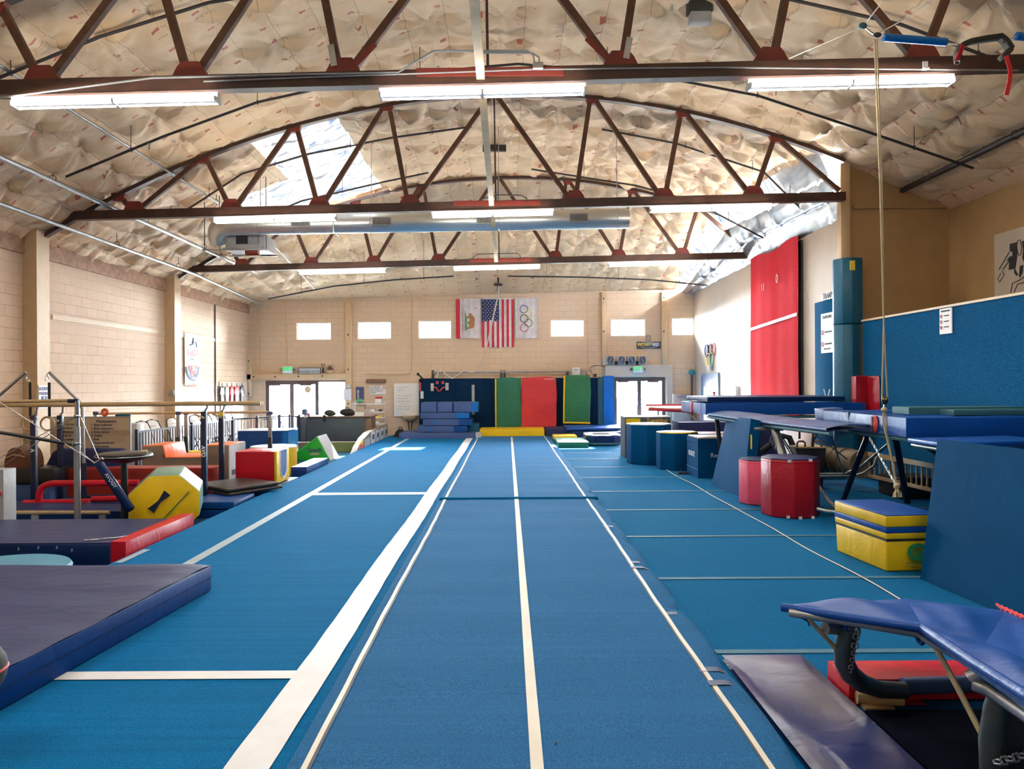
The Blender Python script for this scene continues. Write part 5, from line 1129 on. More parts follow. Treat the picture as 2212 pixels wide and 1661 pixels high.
# arch block
Ya = 13.4; x0, x1 = P(503, 0, Ya).x, P(592, 0, Ya).x; zt = P(550, 976, Ya).z
r = thing('arch_block', 'red foam block with yellow end and blue arch, beside the black folding mat', 'foam block', ((x0+x1)/2, Ya+.4, 0))
MB().pad(x0, x1-.05, Ya, Ya+.75, 0, zt, .010, .1, 2).build('body', 'vinyl_red', r, smooth='auto')
MB().box(x1-.05, x1, Ya-.005, Ya+.76, 0, zt+.004).build('end_cover', 'vinyl_yellow', r, bevel=.01)
am = [(x1+.004, Ya+.19, zt-.0), (x1+.004, Ya+.19, zt*.42)] + [(x1+.004, Ya+.38-.19*math.cos(t*math.pi/8), zt*.42-.17*math.sin(t*math.pi/8)) for t in range(1, 8)] + [(x1+.004, Ya+.57, zt*.42), (x1+.004, Ya+.57, zt)]
MB().prism(am, (-.006, 0, 0)).build('blue_arch', 'vinyl_blue', r); MB().tube(am, .012, 6).build('white_piping', 'white_paper', r)
# grey and orange step block
Yo = 14.6; X = [P(x, 0, Yo).x for x in (300, 345, 378, 435, 487)]; zh = P(340, 963, Yo).z; zm = P(400, 989, Yo).z; zr = P(460, 963, Yo).z
r = thing('step_block', 'large taupe foam block with orange stepped top and white care label', 'foam block', ((X[0]+X[4])/2, Yo+.5, G))
body = [(X[0], G), (X[4], G), (X[4], zr), (X[3]-.02, zr), (X[3]-.02, zm), (X[1]+.05, zm), (X[1], zh), (X[0], zh-.02)]
MB().prism([(x, Yo, z) for x, z in body], (0, .95, 0)).build('body', 'vinyl_taupe', r, bevel=.015)
MB().hexa([(X[0]+.01,Yo+.01,zh-.02),(X[1]+.0,Yo+.01,zh),(X[1],Yo+.94,zh),(X[0]+.01,Yo+.94,zh-.02),(X[0]+.01,Yo+.01,zh+.004),(X[1],Yo+.01,zh+.014),(X[1],Yo+.94,zh+.014),(X[0]+.01,Yo+.94,zh+.004)]).hexa([(X[1],Yo,zm),(X[1]+.07,Yo,zm),(X[1]+.07,Yo+.94,zm),(X[1],Yo+.94,zm),(X[1],Yo,zh+.01),(X[1]+.02,Yo,zh+.01),(X[1]+.02,Yo+.94,zh+.01),(X[1],Yo+.94,zh+.01)]).box(X[1]+.05, X[3]-.02, Yo+.01, Yo+.94, zm, zm+.014).box(X[3]-.02, X[4], Yo+.01, Yo+.94, zr, zr+.014).build('orange_top', 'vinyl_orange', r, bevel=.01)
MB().box(X[4], X[4]+.012, Yo+.02, Yo+.93, G+.02, zr).build('side_cover', 'vinyl_silver', r)
MB().box(X[4]+.012, X[4]+.016, Yo+.15, Yo+.8, .0, .1).build('barcode_label', 'ink_black', r)
# yellow topped round bit, white topped barrel, blue boxes
q = P(418, 974, 16.9); tag(MB().lathe([(.2,0),(.2,q.z-G-.06)], (q.x, 16.9, G), 20).lathe([(.2,q.z-G-.055),(.21,q.z-G-.03),(.19,q.z-G)], (q.x, 16.9, G), 20).build('yellow_stool', 'vinyl_yellow', smooth='auto'), 'round yellow stool top visible between the taupe block towers', 'stool')
q = P(572, 969, 16.0); r = thing('octagon_block', 'large padded barrel with white top behind the red arch block', 'tumbling block', (q.x, 16.6, G))
MB().lathe([(.5,0),(.5,q.z-G-.02)], (q.x, 16.6, G), 24).build('body', 'vinyl_yellow', r, smooth='auto'); MB().lathe([(.5,0),(.49,.03),(.40,.035)], (q.x, 16.6, q.z-.02), 24).build('top_cover', 'vinyl_white', r, smooth='auto')
x0, x1, z0, z1 = rect(514, 608, 931, 980, 19.0); r = thing('blue_box', 'large glossy blue vault box in front of the left door and fence', 'block', ((x0+x1)/2, 19.5, G)); MB().pad(x0, x1, 19.0, 20.0, G, z1, .01, .15, 8).build('cover', 'vinyl_blue', r, smooth='auto')
MB().pad(x1+.003, x1+.16, 19.05, 19.95, G, z1-.02, .008, .12, 9).build('end_cover', 'vinyl_blue_bright', r, smooth='auto')
MB().box(x0+.01, x1+.15, 19.01, 19.98, z1+.0, z1+.014).build('top_cover', 'vinyl_white', r)  # white stands for sunlight on top of the blue box
# long red block and red floor bar
x0, x1, z0, z1 = rect(143, 472, 1012, 1085, 13.3); tag(MB().pad(x0, x1-.1, 13.32, 13.8, G, z1, .012, .16, 11).build('red_block', 'vinyl_brick', smooth='auto'), 'long brick red padded beam block behind the yellow barrel and bars', 'block')
r = thing('red_floor_bar', 'bright red tubular low rail bent down at one end, on red padded feet', 'low bar', P(180, 1088, 11.6)); f = lambda px, py: P(px, py, 11.6)
MB().tube([f(84,1086), f(84,1068), f(88,1056), f(98,1048), f(112,1044), f(200,1044), f(300,1043)], .05, 10).build('rail', 'vinyl_red', r, smooth='auto')
a, b = f(52,1084), f(193,1081); MB().tube([a+Vector((0,0,-.02)), b+Vector((0,0,-.02))], .05, 10).build('base_pad', 'vinyl_red', r, smooth='auto'); a, b = f(198,1078), f(300,1076); MB().tube([a, b], .045, 10).build('base_pad', 'vinyl_red', r, smooth='auto')
# brown dome and blue reclined mat
c = P(45, 1012, 13.1); r = thing('vault_dome', 'worn brown leather vaulting dome on a dark base by the left wall', 'vaulting dome', (c.x, 13.1, .08)); mb = MB()
MB().grid(lambda u, v: (c.x+.19*math.cos(math.pi*(1-u))*1.0, 12.95+.5*v, c.z+.02+.36*math.sin(math.pi*u)**.8*1.0), 16, 4).build('leather_top', 'brown_leather', r, recalc=False, smooth=True)
MB().prism([(c.x+.19*math.cos(math.pi*k/14), 12.95, c.z+.02+.36*math.sin(math.pi*k/14)**.8) for k in range(15)], (0,.01,0)).build('front', 'brown_leather', r)
MB().box(c.x-.28, c.x+.7, 12.9, 13.5, .095, c.z+.02).build('base', 'black_paint', r, bevel=.02)
tp = MB(); tp.tube([(c.x-.16, 12.94, c.z+.20), (c.x, 12.93, c.z+.26), (c.x+.17, 12.94, c.z+.22)], .012, 6).build('piping', 'beige_paint', r)
x0, x1, z0, z1 = rect(92, 266, 969, 1012, 13.62); r = thing('curved_mat', 'dusty blue curved mat leaning against the left wall below the whiteboard', 'mat', ((x0+x1)/2, 13.7, .0))
MB().prism([(x0,13.62,z0),(x1,13.62,z0),(x1,13.62,z1-.06),(x1-.08,13.62,z1-.01),(x0+.28,13.62,z1),(x0+.17,13.62,z1-.06),(x0+.08,13.62,z0+.12)], (0,.2,0)).build('cover', 'vinyl_purple', r, bevel=.03); MB().box(x0, x1, 13.57, 13.62, z0, z0+.06).build('edge', 'vinyl_blue', r)
# parallel bars
def post(x, Y, z0, z1, r_, zs, parent, m1='navy_paint', m2='chrome', logo=None):
    p = MB().box(x-r_, x+r_, Y-r_*.8, Y+r_*.8, z0, zs).build('upright', m1, parent, bevel=.012)
    MB().tube([(x, Y, zs), (x, Y, z1)], r_*.55, 10).build('inner_tube', m2, p, smooth='auto')
    return p
pb = thing('parallel_bars', 'parallel bars with two thick wooden rails on four padded navy uprights', 'parallel bars', (-6.2, 12.3, G))
zr = 1.475
for Yb, dz in ((12.0, 0), (13.15, -.03)):
    MB().tube([(-8.55, Yb, zr+dz), (-3.95-(Yb-12)*.3, Yb, zr+.01+dz)], .036, 14).build('rail', 'rail_wood', pb, smooth='auto')
for k, (px, Yb, top) in enumerate(((73, 12.0, 897), (130, 13.15, 897), (441, 12.0, 889), (478.5, 13.15, 889))):
    x = P(px, 900, Yb).x; q = P(px, top, Yb)
    p = MB().box(x-.042, x+.042, Yb-.04, Yb+.04, G, q.z).build('upright', 'navy_paint', pb, bevel=.012)
    MB().tube([(x, Yb, q.z), (x+.04, Yb, q.z+.05), (x+.05, Yb, zr-.02)], .016, 8).build('rail_clamp', 'chrome', p, smooth='auto')
    MB().beam((x-.14, Yb-.05, q.z-.04), (x+.02, Yb-.05, q.z-.10), .02, .03).build('height_lever', 'beige_paint' if k != 1 else 'chrome', p)
    if px in (73, 441): text('AVO' if px > 400 else 'A', (x, Yb-.045, .72 if px > 400 else .75), .085, 'white_paper', p, roll=-math.pi/2, bold=.003)
    if px > 470: MB().box(x-.044, x+.044, Yb-.046, Yb-.04, q.z-.075, q.z-.005).build('yellow_label', 'ink_yellow', p)
for Yb in (12.0, 13.15): MB().tube([(P(73,0,12).x, Yb, G+.04), (P(441,0,12).x-.15, Yb, G+.04)], .03, 8).build('base_frame', 'navy_paint', pb)
# thin low bars behind
pb = thing('parallel_bars', 'second, thinner wooden barred set behind, on grey and black posts', 'parallel bars', (-6.3, 15.5, G))
for Yb, pxs, xa_, xb_ in ((15.8, (207, 385, 583), 205, 586), (16.3, (402,), 370, 440)):
    z = P(400, 892, Yb).z
    if Yb < 16: MB().tube([P(204, 893.5, Yb), P(586, 890, Yb)], .026, 10).build('rail', 'rail_wood', pb, smooth='auto')
    for px in pxs:
        q = P(px, 893, Yb); MB().box(q.x-.035, q.x+.035, Yb-.03, Yb+.03, q.z-.5, q.z).build('post_sleeve', 'grey_steel', pb, bevel=.006)
        MB().box(q.x-.04, q.x+.04, Yb-.04, Yb+.04, G if px < 500 else G, q.z-.5).build('upright', 'black_paint', pb, bevel=.006); MB().box(q.x-.045, q.x+.06, Yb-.04, Yb+.04, q.z-.03, q.z+.04).build('corner_joint', 'ink_navy', pb, bevel=.008)
# uneven bars
ub = thing('uneven_bars', 'uneven bars with a chrome upright, high wooden rail, low dark rail and steel cables', 'uneven bars', (-5.62, 9.8, G)); Y = 9.8
q = P(166, 866, Y); MB().tube([(q.x, Y, G), (q.x, Y, 1.25)], .040, 12).build('upright', 'grey_steel', ub, smooth='auto'); MB().tube([(q.x, Y, 1.0), (q.x, Y, q.z)], .028, 12).build('inner_tube', 'chrome', ub, smooth='auto')
MB().tube([P(-60, 869, Y), P(154, 865, Y)], .022, 12).build('high_rail', 'rail_wood', ub, smooth='auto'); MB().tube([P(148,866,Y), P(170,866,Y)], .028, 10).build('rail_end', 'navy_paint', ub, smooth='auto')
MB().tube([P(-60, 924, Y-.5), P(157, 960, Y)], .022, 12).build('low_rail', 'black_paint', ub, smooth='auto'); MB().ball(P(164, 958, Y), .06, .05, .05).build('clamp', 'chrome', ub, smooth='auto'); MB().ball(P(166, 899, Y), .04, .04, .03).build('clamp', 'chrome', ub, smooth='auto')
MB().beam(P(213, 1000, Y-.1), P(284, 1103, Y-.16), .08, .11, (1,0,0)).build('padded_brace', 'vinyl_navy', ub, bevel=.03)
q1, q2 = P(230,1026,Y-.21), P(248,1050,Y-.21); text('AVOGY', (q1+q2)/2, .065, 'white_paper', ub, roll=-.95)
for pts in ([P(175,902,Y), P(213,990,Y)], [P(-30,850,Y-.2), P(205,1000,Y)], [P(175,976,Y), P(205,1002,Y)], [P(160,902,Y), P(0,1010,Y+1.2)], [P(-20,1000,Y), P(160,900,Y)]): MB().tube(pts, .006, 5).build('tension_cable', 'galvanized', ub)
MB().tube([P(204,1002,Y), P(222,990,Y)], .02, 8).build('turnbuckle', 'chrome', ub)
# rings frame
rf = thing('rings_trainer', 'grey steel frame with two angled arms for still rings by the left wall', 'ring frame', (-7.6, 12.9, G)); Y = 12.92
MB().tube([P(-26,876,Y), P(56,804,Y)], .026, 8).build('arm', 'grey_steel', rf, smooth='auto'); MB().tube([P(106,804,Y), P(172,868,Y), P(178,884,Y), P(181,1000,Y)], .028, 8).build('arm', 'grey_steel', rf, smooth='auto')
q = P(181,1000,Y); MB().tube([(q.x, Y, q.z), (q.x, Y, G)], .045, 8).build('upright', 'navy_paint', rf)
q = P(-26,876,Y); MB().tube([(q.x, Y, q.z), (q.x, Y, G)], .045, 8).build('upright', 'navy_paint', rf)
for px, l in ((60.5, 'left wooden gymnastic ring on a black strap'), (101.5, 'right wooden gymnastic ring on a black strap')):
    r = thing('gymnastic_ring', l, 'ring', P(px, 925, Y), 'pair of hanging gymnastic rings')
    MB().ring(P(px+1, 915, Y), .115, .017, 1).build('ring', 'rail_wood', r, smooth='auto'); MB().box(P(px,0,Y).x-.02, P(px,0,Y).x+.02, Y-.01, Y+.01, P(px,904,Y).z, P(px,826,Y).z).build('strap', 'black_fabric', r)
    MB().ring(P(px, 818, Y), .045, .007, 0, 14, 5, 1).build('carabiner', 'chrome', r, smooth='auto'); MB().tube([P(px,812,Y), P(px,806,Y)], .008, 5).build('hook', 'chrome', r)
# rolling whiteboard
x0, x1, z0, z1 = rect(109, 281, 902, 972, 13.9); wb = thing('rolling_whiteboard', 'tan standing whiteboard with handwritten list behind the rings and bars', 'whiteboard', ((x0+x1)/2, 13.9, G))
MB().box(x0, x1, 13.89, 13.92, z0-.1, z1).build('panel', 'beige_paint', wb); MB().box(x0-.015, x1+.015, 13.885, 13.925, z1, z1+.02).box(x1, x1+.015, 13.885, 13.925, z0-.1, z1).build('frame', 'galvanized', wb)
for x in (x0+.1, x1-.1): MB().tube([(x, 13.94, G), (x, 13.94, z1)], .02, 6).build('leg', 'galvanized', wb)
for k, tx in enumerate(('', '1. Back walkover', '2. Back extension', '3. Front limber', '4. Valdez', '5. Roll', '6. Press handstand', '7. Long swings', '8. Split')):
    text(tx if k else 'Movements', (x1-.72 if k else x1-.62, 13.882, z1-.07-k*.066), .058 if k else .08, 'ink_navy', wb, name='handwriting', align='LEFT')
for k, tx in enumerate(('Press hold', 'Hollow rock', 'Arch rock', 'Leg lift', 'Conditioning')): text(tx, (x0+.25, 13.882, z1-.12-k*.07), .055, 'ink_navy', wb, name='handwriting', align='LEFT')
q = P(226, 896, 13.9); bk = thing('orange_basket', 'round orange wicker item resting on top of the standing whiteboard', 'basket', (q.x, 13.91, z1+.02)); MB().ring((q.x, 13.91, z1+.095), .06, .018, 1).ring((q.x, 13.91, z1+.095), .025, .015, 1).build('weave', 'vinyl_orange', bk, smooth='auto')
q = P(270, 905, 13.95); tag(MB().pad(q.x-.17, q.x+.10, 13.93, 13.97, z1-.1, z1+.06, .01, .06, 1).build('blue_bag', 'pad_teal', smooth='auto'), 'crinkled blue plastic bag at the right corner of the standing whiteboard', 'bag')
wc = thing('water_cooler', 'pale grey cooler box behind the fence next to the standing whiteboard', 'cooler', (-8.25, 15.9, G)); MB().box(-8.4+.35, -7.95+.18, 15.7, 16.05, G, P(290,914,15.9).z).build('body', 'net_grey', wc, bevel=.02)
# fence
def fence(a, b, n, mat, label, mtop='navy_paint', zt=.80):
    r = thing('railing', label, 'railing', ((a[0]+b[0])/2, (a[1]+b[1])/2, G), 'low railings by the left wall'); A = Vector((a[0], a[1], 0)); B = Vector((b[0], b[1], 0))
    MB().beam(A+Vector((0,0,zt)), B+Vector((0,0,zt)), .03, .035).build('top_rail', mtop, r); MB().beam(A+Vector((0,0,G+.1)), B+Vector((0,0,G+.1)), .03, .03).build('bottom_rail', mtop, r)
    for k in range(n+1):
        q = A+(B-A)*k/n; MB().box(q.x-.009, q.x+.009, q.y-.009, q.y+.009, G+.1, zt).build('baluster', mat, r)
    for t in (0, .5, 1): q = A+(B-A)*t; MB().box(q.x-.028, q.x+.028, q.y-.028, q.y+.028, G, zt+.06).build('post', mat, r)
    return r
fence((-7.72, 15.6), (-7.66, 20.9), 42, 'navy_paint', 'dark low railing along the left wall in front of the folding chairs')
fence((-7.66, 21.0), (-6.9+.0, 21.6+1.0), 13, 'bronze_frame', 'brownish far section of low railing beyond the blue vault box')
fence((-6.88, 22.65), (-6.3, 22.65), 5, 'navy_paint', 'short end section of low railing near the left door')
# folding chairs
def chair():
    r = thing('folding_chair', '', 'chair', (0, 0, 0), 'folding chairs along the left wall')
    # faces +X ; local coords with seat z .43
    h = .9
    for s in (-1, 1):
        MB().tube([(.22, s*.20, 0), (-.05, s*.20, .45), (-.24, s*.19, .82), (-.29, s*.15, .92), (-.31, s*.0, .96)], .014, 6).build('side_frame', 'ink_black', r, smooth='auto')
        MB().tube([(-.28, s*.18, 0), (.12, s*.18, .43)], .012, 6).build('rear_leg', 'ink_black', r, smooth='auto')
    MB().prism([(-.265+.0, -.19, .50), (-.14, -.19, .50), (-.14, .19, .50), (-.165, .19, .52)], (0,0,.001)).v
    b = MB(); bp = [(-.19, .44), (.19, .44), (.185, .76), (.14, .90), (.06, .945), (-.06, .945), (-.14, .90), (-.185, .76)]
    b.prism([(-.05-(z-.44)*.5, y, z) for y, z in bp], (.014,0,.005)).build('backrest', 'white_paper', r, bevel=.004)
    MB().box(-.262, -.245, -.06, .06, .79, .83).xf(Matrix.Translation((.02,0,0))).build('hand_slot', 'ink_black', r)
    MB().box(-.16, .22, -.2, .2, .425, .45).build('seat', 'white_paper', r, bevel=.01)
    return r
c0 = chair(); cy_ = [16.2, 16.85, 17.5, 18.15, 19.15, 20.7, 21.25, 21.8, 22.35, 22.9, 23.45]
cl = ['nearest to the standing whiteboard', 'second from the standing whiteboard', 'third, just before the first railing post', 'right at the second wall post', 'first beyond the second wall post', 'second beyond the wall post', 'third beyond the wall post', 'below the club banner', 'beyond the club banner', 'second from the shirts board', 'nearest to the shirts board']
for k, y in enumerate(cy_):
    o = c0 if k == 0 else copy_tree(c0); o.location = (-8.42+random.uniform(-.05,.05), y, G); o.rotation_euler = (0, 0, random.uniform(-.15, .15)-.5); o.scale = (1, 1, 1.18); o['label'] = 'white folding chair behind the low railing, ' + cl[k]
# green prism
Yg = 19.3; p = [P(629, 985, Yg), P(634, 998, Yg), P(713, 996, Yg), P(684, 943, Yg)]
for q in p: q.z = max(q.z, G)
r = thing('incline_wedge', 'bright green foam wedge with silver grey side in front of the reception desk', 'wedge', (p[0].x+.5, Yg+.5, G))
e = Vector((.0, 1.0, 0)); MB().prism(p, e).build('body', 'vinyl_green_vivid', r, bevel=.015)
n_ = (p[2]-p[3]).normalized(); o_ = Vector((-n_.z, 0, n_.x))*-.012
if o_.x < 0: o_ = -o_
MB().hexa([p[2]+Vector((0,.02,0)), p[2]+Vector((0,.98,0)), p[3]+Vector((0,.98,0)), p[3]+Vector((0,.02,0)), p[2]+o_+Vector((0,.02,0)), p[2]+o_+Vector((0,.98,0)), p[3]+o_+Vector((0,.98,0)), p[3]+o_+Vector((0,.02,0))]).build('silver_side', 'vinyl_silver', r)
q = P(680, 972, Yg-.01); text('Spieth', q, .15, 'ink_navy', r, bold=.003); q = P(680, 981, Yg-.005); MB().box(q.x-.11, q.x+.11, Yg-.008, Yg, q.z-.02, q.z+.03).build('label', 'beige_paint', r)
MB().beam(p[0]+Vector((.06,-.006,-.03)), p[3]+Vector((.0,-.006,-.08)), .006, .012, (0,1,0)).build('seam', 'vinyl_green', r)
# row of sections
xa_ = -4.02
row = [('grey sloping wedge at the near end of the row of upright blocks', 19.6, 20.3, 'vinyl_taupe', (G, G+.05, .13), None), ('yellow wedge, second in the row of upright blocks', 20.35, 20.9, 'vinyl_yellow', (G, .13, .26), 'vinyl_pink'), ('taupe block, third in the row beside the carpet', 21.0, 21.9, 'vinyl_taupe', (G, .24, .36), 'vinyl_silver'), ('pale block with printed label, fourth in the row', 22.0, 22.7, 'vinyl_taupe', (G, .36, .37), 'vinyl_white'), ('pale block with printed label, fifth in the row', 22.8, 23.5, 'vinyl_taupe', (G, .37, .38), 'vinyl_white'), ('pale block with printed label, sixth in the row', 23.6, 24.3, 'vinyl_taupe', (G, .38, .39), 'vinyl_white'), ('pale block with printed label at the far end of the row', 24.4, 25.1, 'vinyl_taupe', (G, .39, .40), 'vinyl_white')]
for k, (l, ya_, yb_, m, (z0_, z1_, z2_), cm__) in enumerate(row):
    r = thing('vault_block', l, 'foam block', (xa_, ya_, G), 'row of upright foam blocks along the left carpet')
    w = .15 if k < 2 else .19
    MB().hexa([(xa_-w,ya_,z0_),(xa_,ya_,z0_),(xa_,yb_,z0_),(xa_-w,yb_,z0_),(xa_-w,ya_,z1_),(xa_,ya_,z1_),(xa_,yb_,z2_),(xa_-w,yb_,z2_)]).build('body', m, r, bevel=.012)
    if cm__: MB().box(xa_, xa_+.012, ya_+.03, yb_-.03, z0_+.02, min(z1_, z2_)-.03).build('side_cover', cm__, r)
    if k >= 3: MB().box(xa_+.012, xa_+.016, ya_+.2, yb_-.2, .12, .26).build('printed_label', 'ink_navy' if 0 else 'pad_teal', r)
# desk
x0, x1, z0, z1 = rect(657, 803, 899, 957, 23.4); r = thing('reception_desk', 'dark slate reception desk with brown end panel in front of the left doors', 'desk', ((x0+x1)/2, 23.8, G))
MB().box(x0, x1-.22, 23.4, 23.5, G, z1-.04).build('front_panel', 'desk_grey', r, bevel=.006); MB().box(x1-.22, x1-.02, 23.4, 24.2, G, z1-.04).build('end_panel', 'desk_brown', r, bevel=.006); MB().box(x0, x0+.04, 23.5, 24.2, G, z1-.04).build('end_panel', 'desk_grey', r)
MB().box(x0-.05, x1+.03, 23.36, 24.25, z1-.04, z1).build('worktop', 'desk_brown', r, bevel=.008)
xq = P(655,0,23.5).x; r = thing('grey_cabinet', 'narrow dark grey cabinet standing at the left end of the reception desk', 'cabinet', (xq, 23.1, G)); MB().box(xq-.14, xq+.10, 22.95, 23.3, G, z1-.02).build('body', 'desk_grey', r, bevel=.01); MB().box(xq-.16, xq+.12, 22.93, 23.32, z1-.02, z1+.01).build('top', 'desk_brown', r)
q = P(655, 899, 23.4); r = thing('computer_monitor', 'dark computer monitor seen edge-on at the left end of the desk', 'monitor', (q.x, 23.6, z1)); MB().box(q.x-.07, q.x+.07, 23.5, 23.9, z1+.04, z1+.22).build('screen', 'ink_navy', r, bevel=.015); MB().box(q.x-.03, q.x+.03, 23.6, 23.8, z1, z1+.05).build('foot', 'ink_navy', r)
def bag(px, w, h, label, mat='dark_olive'):
    q = P(px, 898, 23.6); r = thing('duffel_bag', label, 'bag', (q.x, 23.7, z1)); MB().ball((q.x-w*.08, 23.7, z1+h*.48), w/2, .18, h/2, 18).ball((q.x+w*.22, 23.7, z1+h*.36), w*.3, .16, h*.36, 14).build('body', mat, r, smooth=True); MB().ring((q.x, 23.6, z1+h*.78), w*.18, .012, 1, 16, 6).build('handle', mat, r)
bag(712, .34, .20, 'small dark green bag with a dangling strap on the desk'); bag(750, .46, .24, 'larger dark bag with handles on the right part of the desk', 'black_fabric')
q = P(701, 905, 23.33); tag(MB().box(q.x-.05, q.x+.04, 23.32, 23.355, z1-.16, z1+.05).build('hanging_strap', 'black_fabric', bevel=.008), 'dark strap end hanging over the front edge of the desk', 'strap')
q = P(776, 898, 23.6); tag(MB().box(q.x-.14, q.x+.14, 23.6, 23.62, z1, z1+.12).build('white_sign', 'white_paper'), 'small white card sign standing at the right end of the desk', 'sign')
for k, px in enumerate((664, 667)): 
    q = P(px, 898, 23.5); tag(MB().lathe([(.03,0),(.03,.09)], (q.x, 23.55, z1), 10).tube([(q.x, 23.55, z1+.05), (q.x+.02*(1-2*k), 23.55, z1+.16)], .006, 5).build('pen_cup', 'ink_red' if k else 'chrome'), ('silver' if k == 0 else 'red') + ' pen cup beside the monitor on the desk', 'pen cup')
x0, x1, z0, z1_ = rect(630, 768, 955, 966, 21.8); tag(MB().pad(x0, x1, 21.8, 22.0, G, z1_, .006, .14, 3).build('low_beam', 'desk_brown', smooth='auto'), 'long low brown padded beam on the floor in front of the desk', 'beam')
# counter-height stand at the left door
r = thing('bent_stand', 'dark stand with a curved arm near the left door, behind the blue vault box', 'stand', P(604, 950, 22.5)); MB().tube([P(603,955,22.5), P(603,905,22.5)], .03, 8).tube([P(603,905,22.5), P(598,904,22.5), P(566,906,22.5)], .018, 6).tube([P(603,906,22.5), P(609,915,22.5), P(612,925,22.5)], .018, 6).build('frame', 'ink_navy', r)
# ================================================================ RIGHT EQUIPMENT
def octa(px, py_base, py_top, rad, mat, mtop, label, name='octagon_block', rot=0.0, group='upright octagonal tumbling barrels', extra=None, xo=0, yc=None):
    b = FL(px, py_base); Yc = (b.y + rad*.93) if yc is None else yc; u, _ = ray(px, 900); x = u*Yc+xo
    z1 = P(px, py_top, Yc-rad).z
    r = thing(name, label, 'tumbling block', (x, Yc, 0), group)
    a0 = math.pi/8+rot
    def ringp(R, z, n=8): return [(R, z)]
    MB().lathe([(rad,0),(rad,z1-.02)], (x, Yc, 0), 8, a0).build('body', mat, r, bevel=.018)
    MB().lathe([(rad*.99,z1-.02),(rad*.97,z1)], (x, Yc, 0), 8, a0).build('top_cover', mtop, r, bevel=.006)
    MB().lathe([(rad*1.003,z1-.06),(rad*1.003,z1-.05)], (x, Yc, 0), 8, a0).build('top_seam', mat, r)
    return r, x, Yc, z1
octa(1401, 1010, 917, .49, 'vinyl_slab', 'vinyl_white', 'tallest navy octagonal barrel with glare painted white on top, furthest left of the barrels', rot=.12, yc=16.5)  # top coloured white for the glare of door and windows
octa(1462, 1018, 935, .43, 'vinyl_slab', 'vinyl_yellow', 'navy octagonal barrel with a yellow top, second from the left', rot=.05, yc=15.42)
octa(1640, 1102, 994, .30, 'vinyl_pink', 'vinyl_purple', 'pink octagonal barrel half hidden behind the dark red one', rot=.3, yc=11.03)
r, x, Yc, z1 = octa(1706, 1121, 992, .375, 'vinyl_red_dark', 'vinyl_purple', 'dark red octagonal barrel with a worn purple top in the right aisle', rot=.15)
s_ = MB()
for a, z in ((-1.95, z1-.03), (-1.2, z1-.02), (-2.0, .02), (-1.6, .015), (-1.1, .01)):
    q = Vector((x+.372*math.cos(a), Yc+.372*math.sin(a), z)); s_.box(q.x-.02, q.x+.02, q.y-.01, q.y+.005, q.z-.015, q.z+.02)
s_.build('worn_patches', 'tape_white', r)
# mat box behind barrels
x0, x1, z0, z1 = rect(1350, 1449, 901, 1000, 17.6); r = thing('mat_box', 'long slate blue foam box with a yellow patch, behind the tallest navy barrel', 'foam block', ((x0+x1)/2, 17.9, 0)); MB().pad(x0, x1, 17.6, 18.3, 0, z1-.0, .008, .14, 6).build('cover', 'desk_grey', r, smooth='auto')
MB().box(x0+.02, x0+.36, 17.575, 17.595, z1-.17, z1-.03).build('yellow_patch', 'vinyl_yellow', r); MB().box(x0, x1, 17.6, 18.3, z1, z1+.012).build('top_cover', 'vinyl_white', r); text('Tumbling', (x0+.75, 17.58, z1-.08), .13, 'ink_yellow', r)
# navy box
a = FL(1508, 1033); zt = P(1508, 948, a.y).z
r = thing('vault_box', 'navy box with cream top and white print between the barrels and leaning slab', 'foam block', (a.x+.4, a.y+.5, 0))
MB().pad(a.x, a.x+.78, a.y, a.y+.85, .0, zt-.10, .012, .12, 4).build('lower_cover', 'vinyl_slab', r, smooth='auto')
MB().pad(a.x, a.x+.78, a.y, a.y+.85, zt-.095, zt, .006, .12, 4).build('upper_cover', 'vinyl_slab', r, smooth='auto')
MB().box(a.x+.02, a.x+.76, a.y+.02, a.y+.83, zt+.0, zt+.02).build('cream_top', 'rail_wood', r)
MB().beam((a.x-.012, a.y, .16), (a.x-.012, a.y+.85, .16), .004, .012).build('piping', 'pad_teal', r)
text('RESILITE', (a.x-.015, a.y+.42, .42), .13, 'white_paper', r, rot=Matrix.Rotation(-math.pi/2, 4, 'Z') @ Matrix.Rotation(math.pi/2, 4, 'X')); text('Resilite', (a.x+.40, a.y-.014, .42), .12, 'white_paper', r)
b0 = Vector((a.x+.25, a.y+1.75, zt)); tag(MB().pad(a.x+.42, a.x+1.5, a.y+1.5, a.y+2.2, .0, P(1550, 937, a.y+1.5).z, .01, .14, 3).build('red_block', 'vinyl_red_dark', smooth='auto'), 'dark red padded block behind the navy box', 'block')
sh_ = FL(1464, 1024); r = thing('black_shoe', 'small dark sandal on the blue carpet in front of the navy box', 'sandal', (sh_.x+.12, sh_.y, .0)); MB().pad(sh_.x, sh_.x+.2, sh_.y-.04, sh_.y+.05, .0, .035, .005, .04, 2).build('sole', 'ink_black', r, smooth='auto'); MB().tube([(sh_.x+.05, sh_.y-.04, .03), (sh_.x+.07, sh_.y, .07), (sh_.x+.05, sh_.y+.05, .03)], .012, 6).build('strap', 'black_fabric', r)
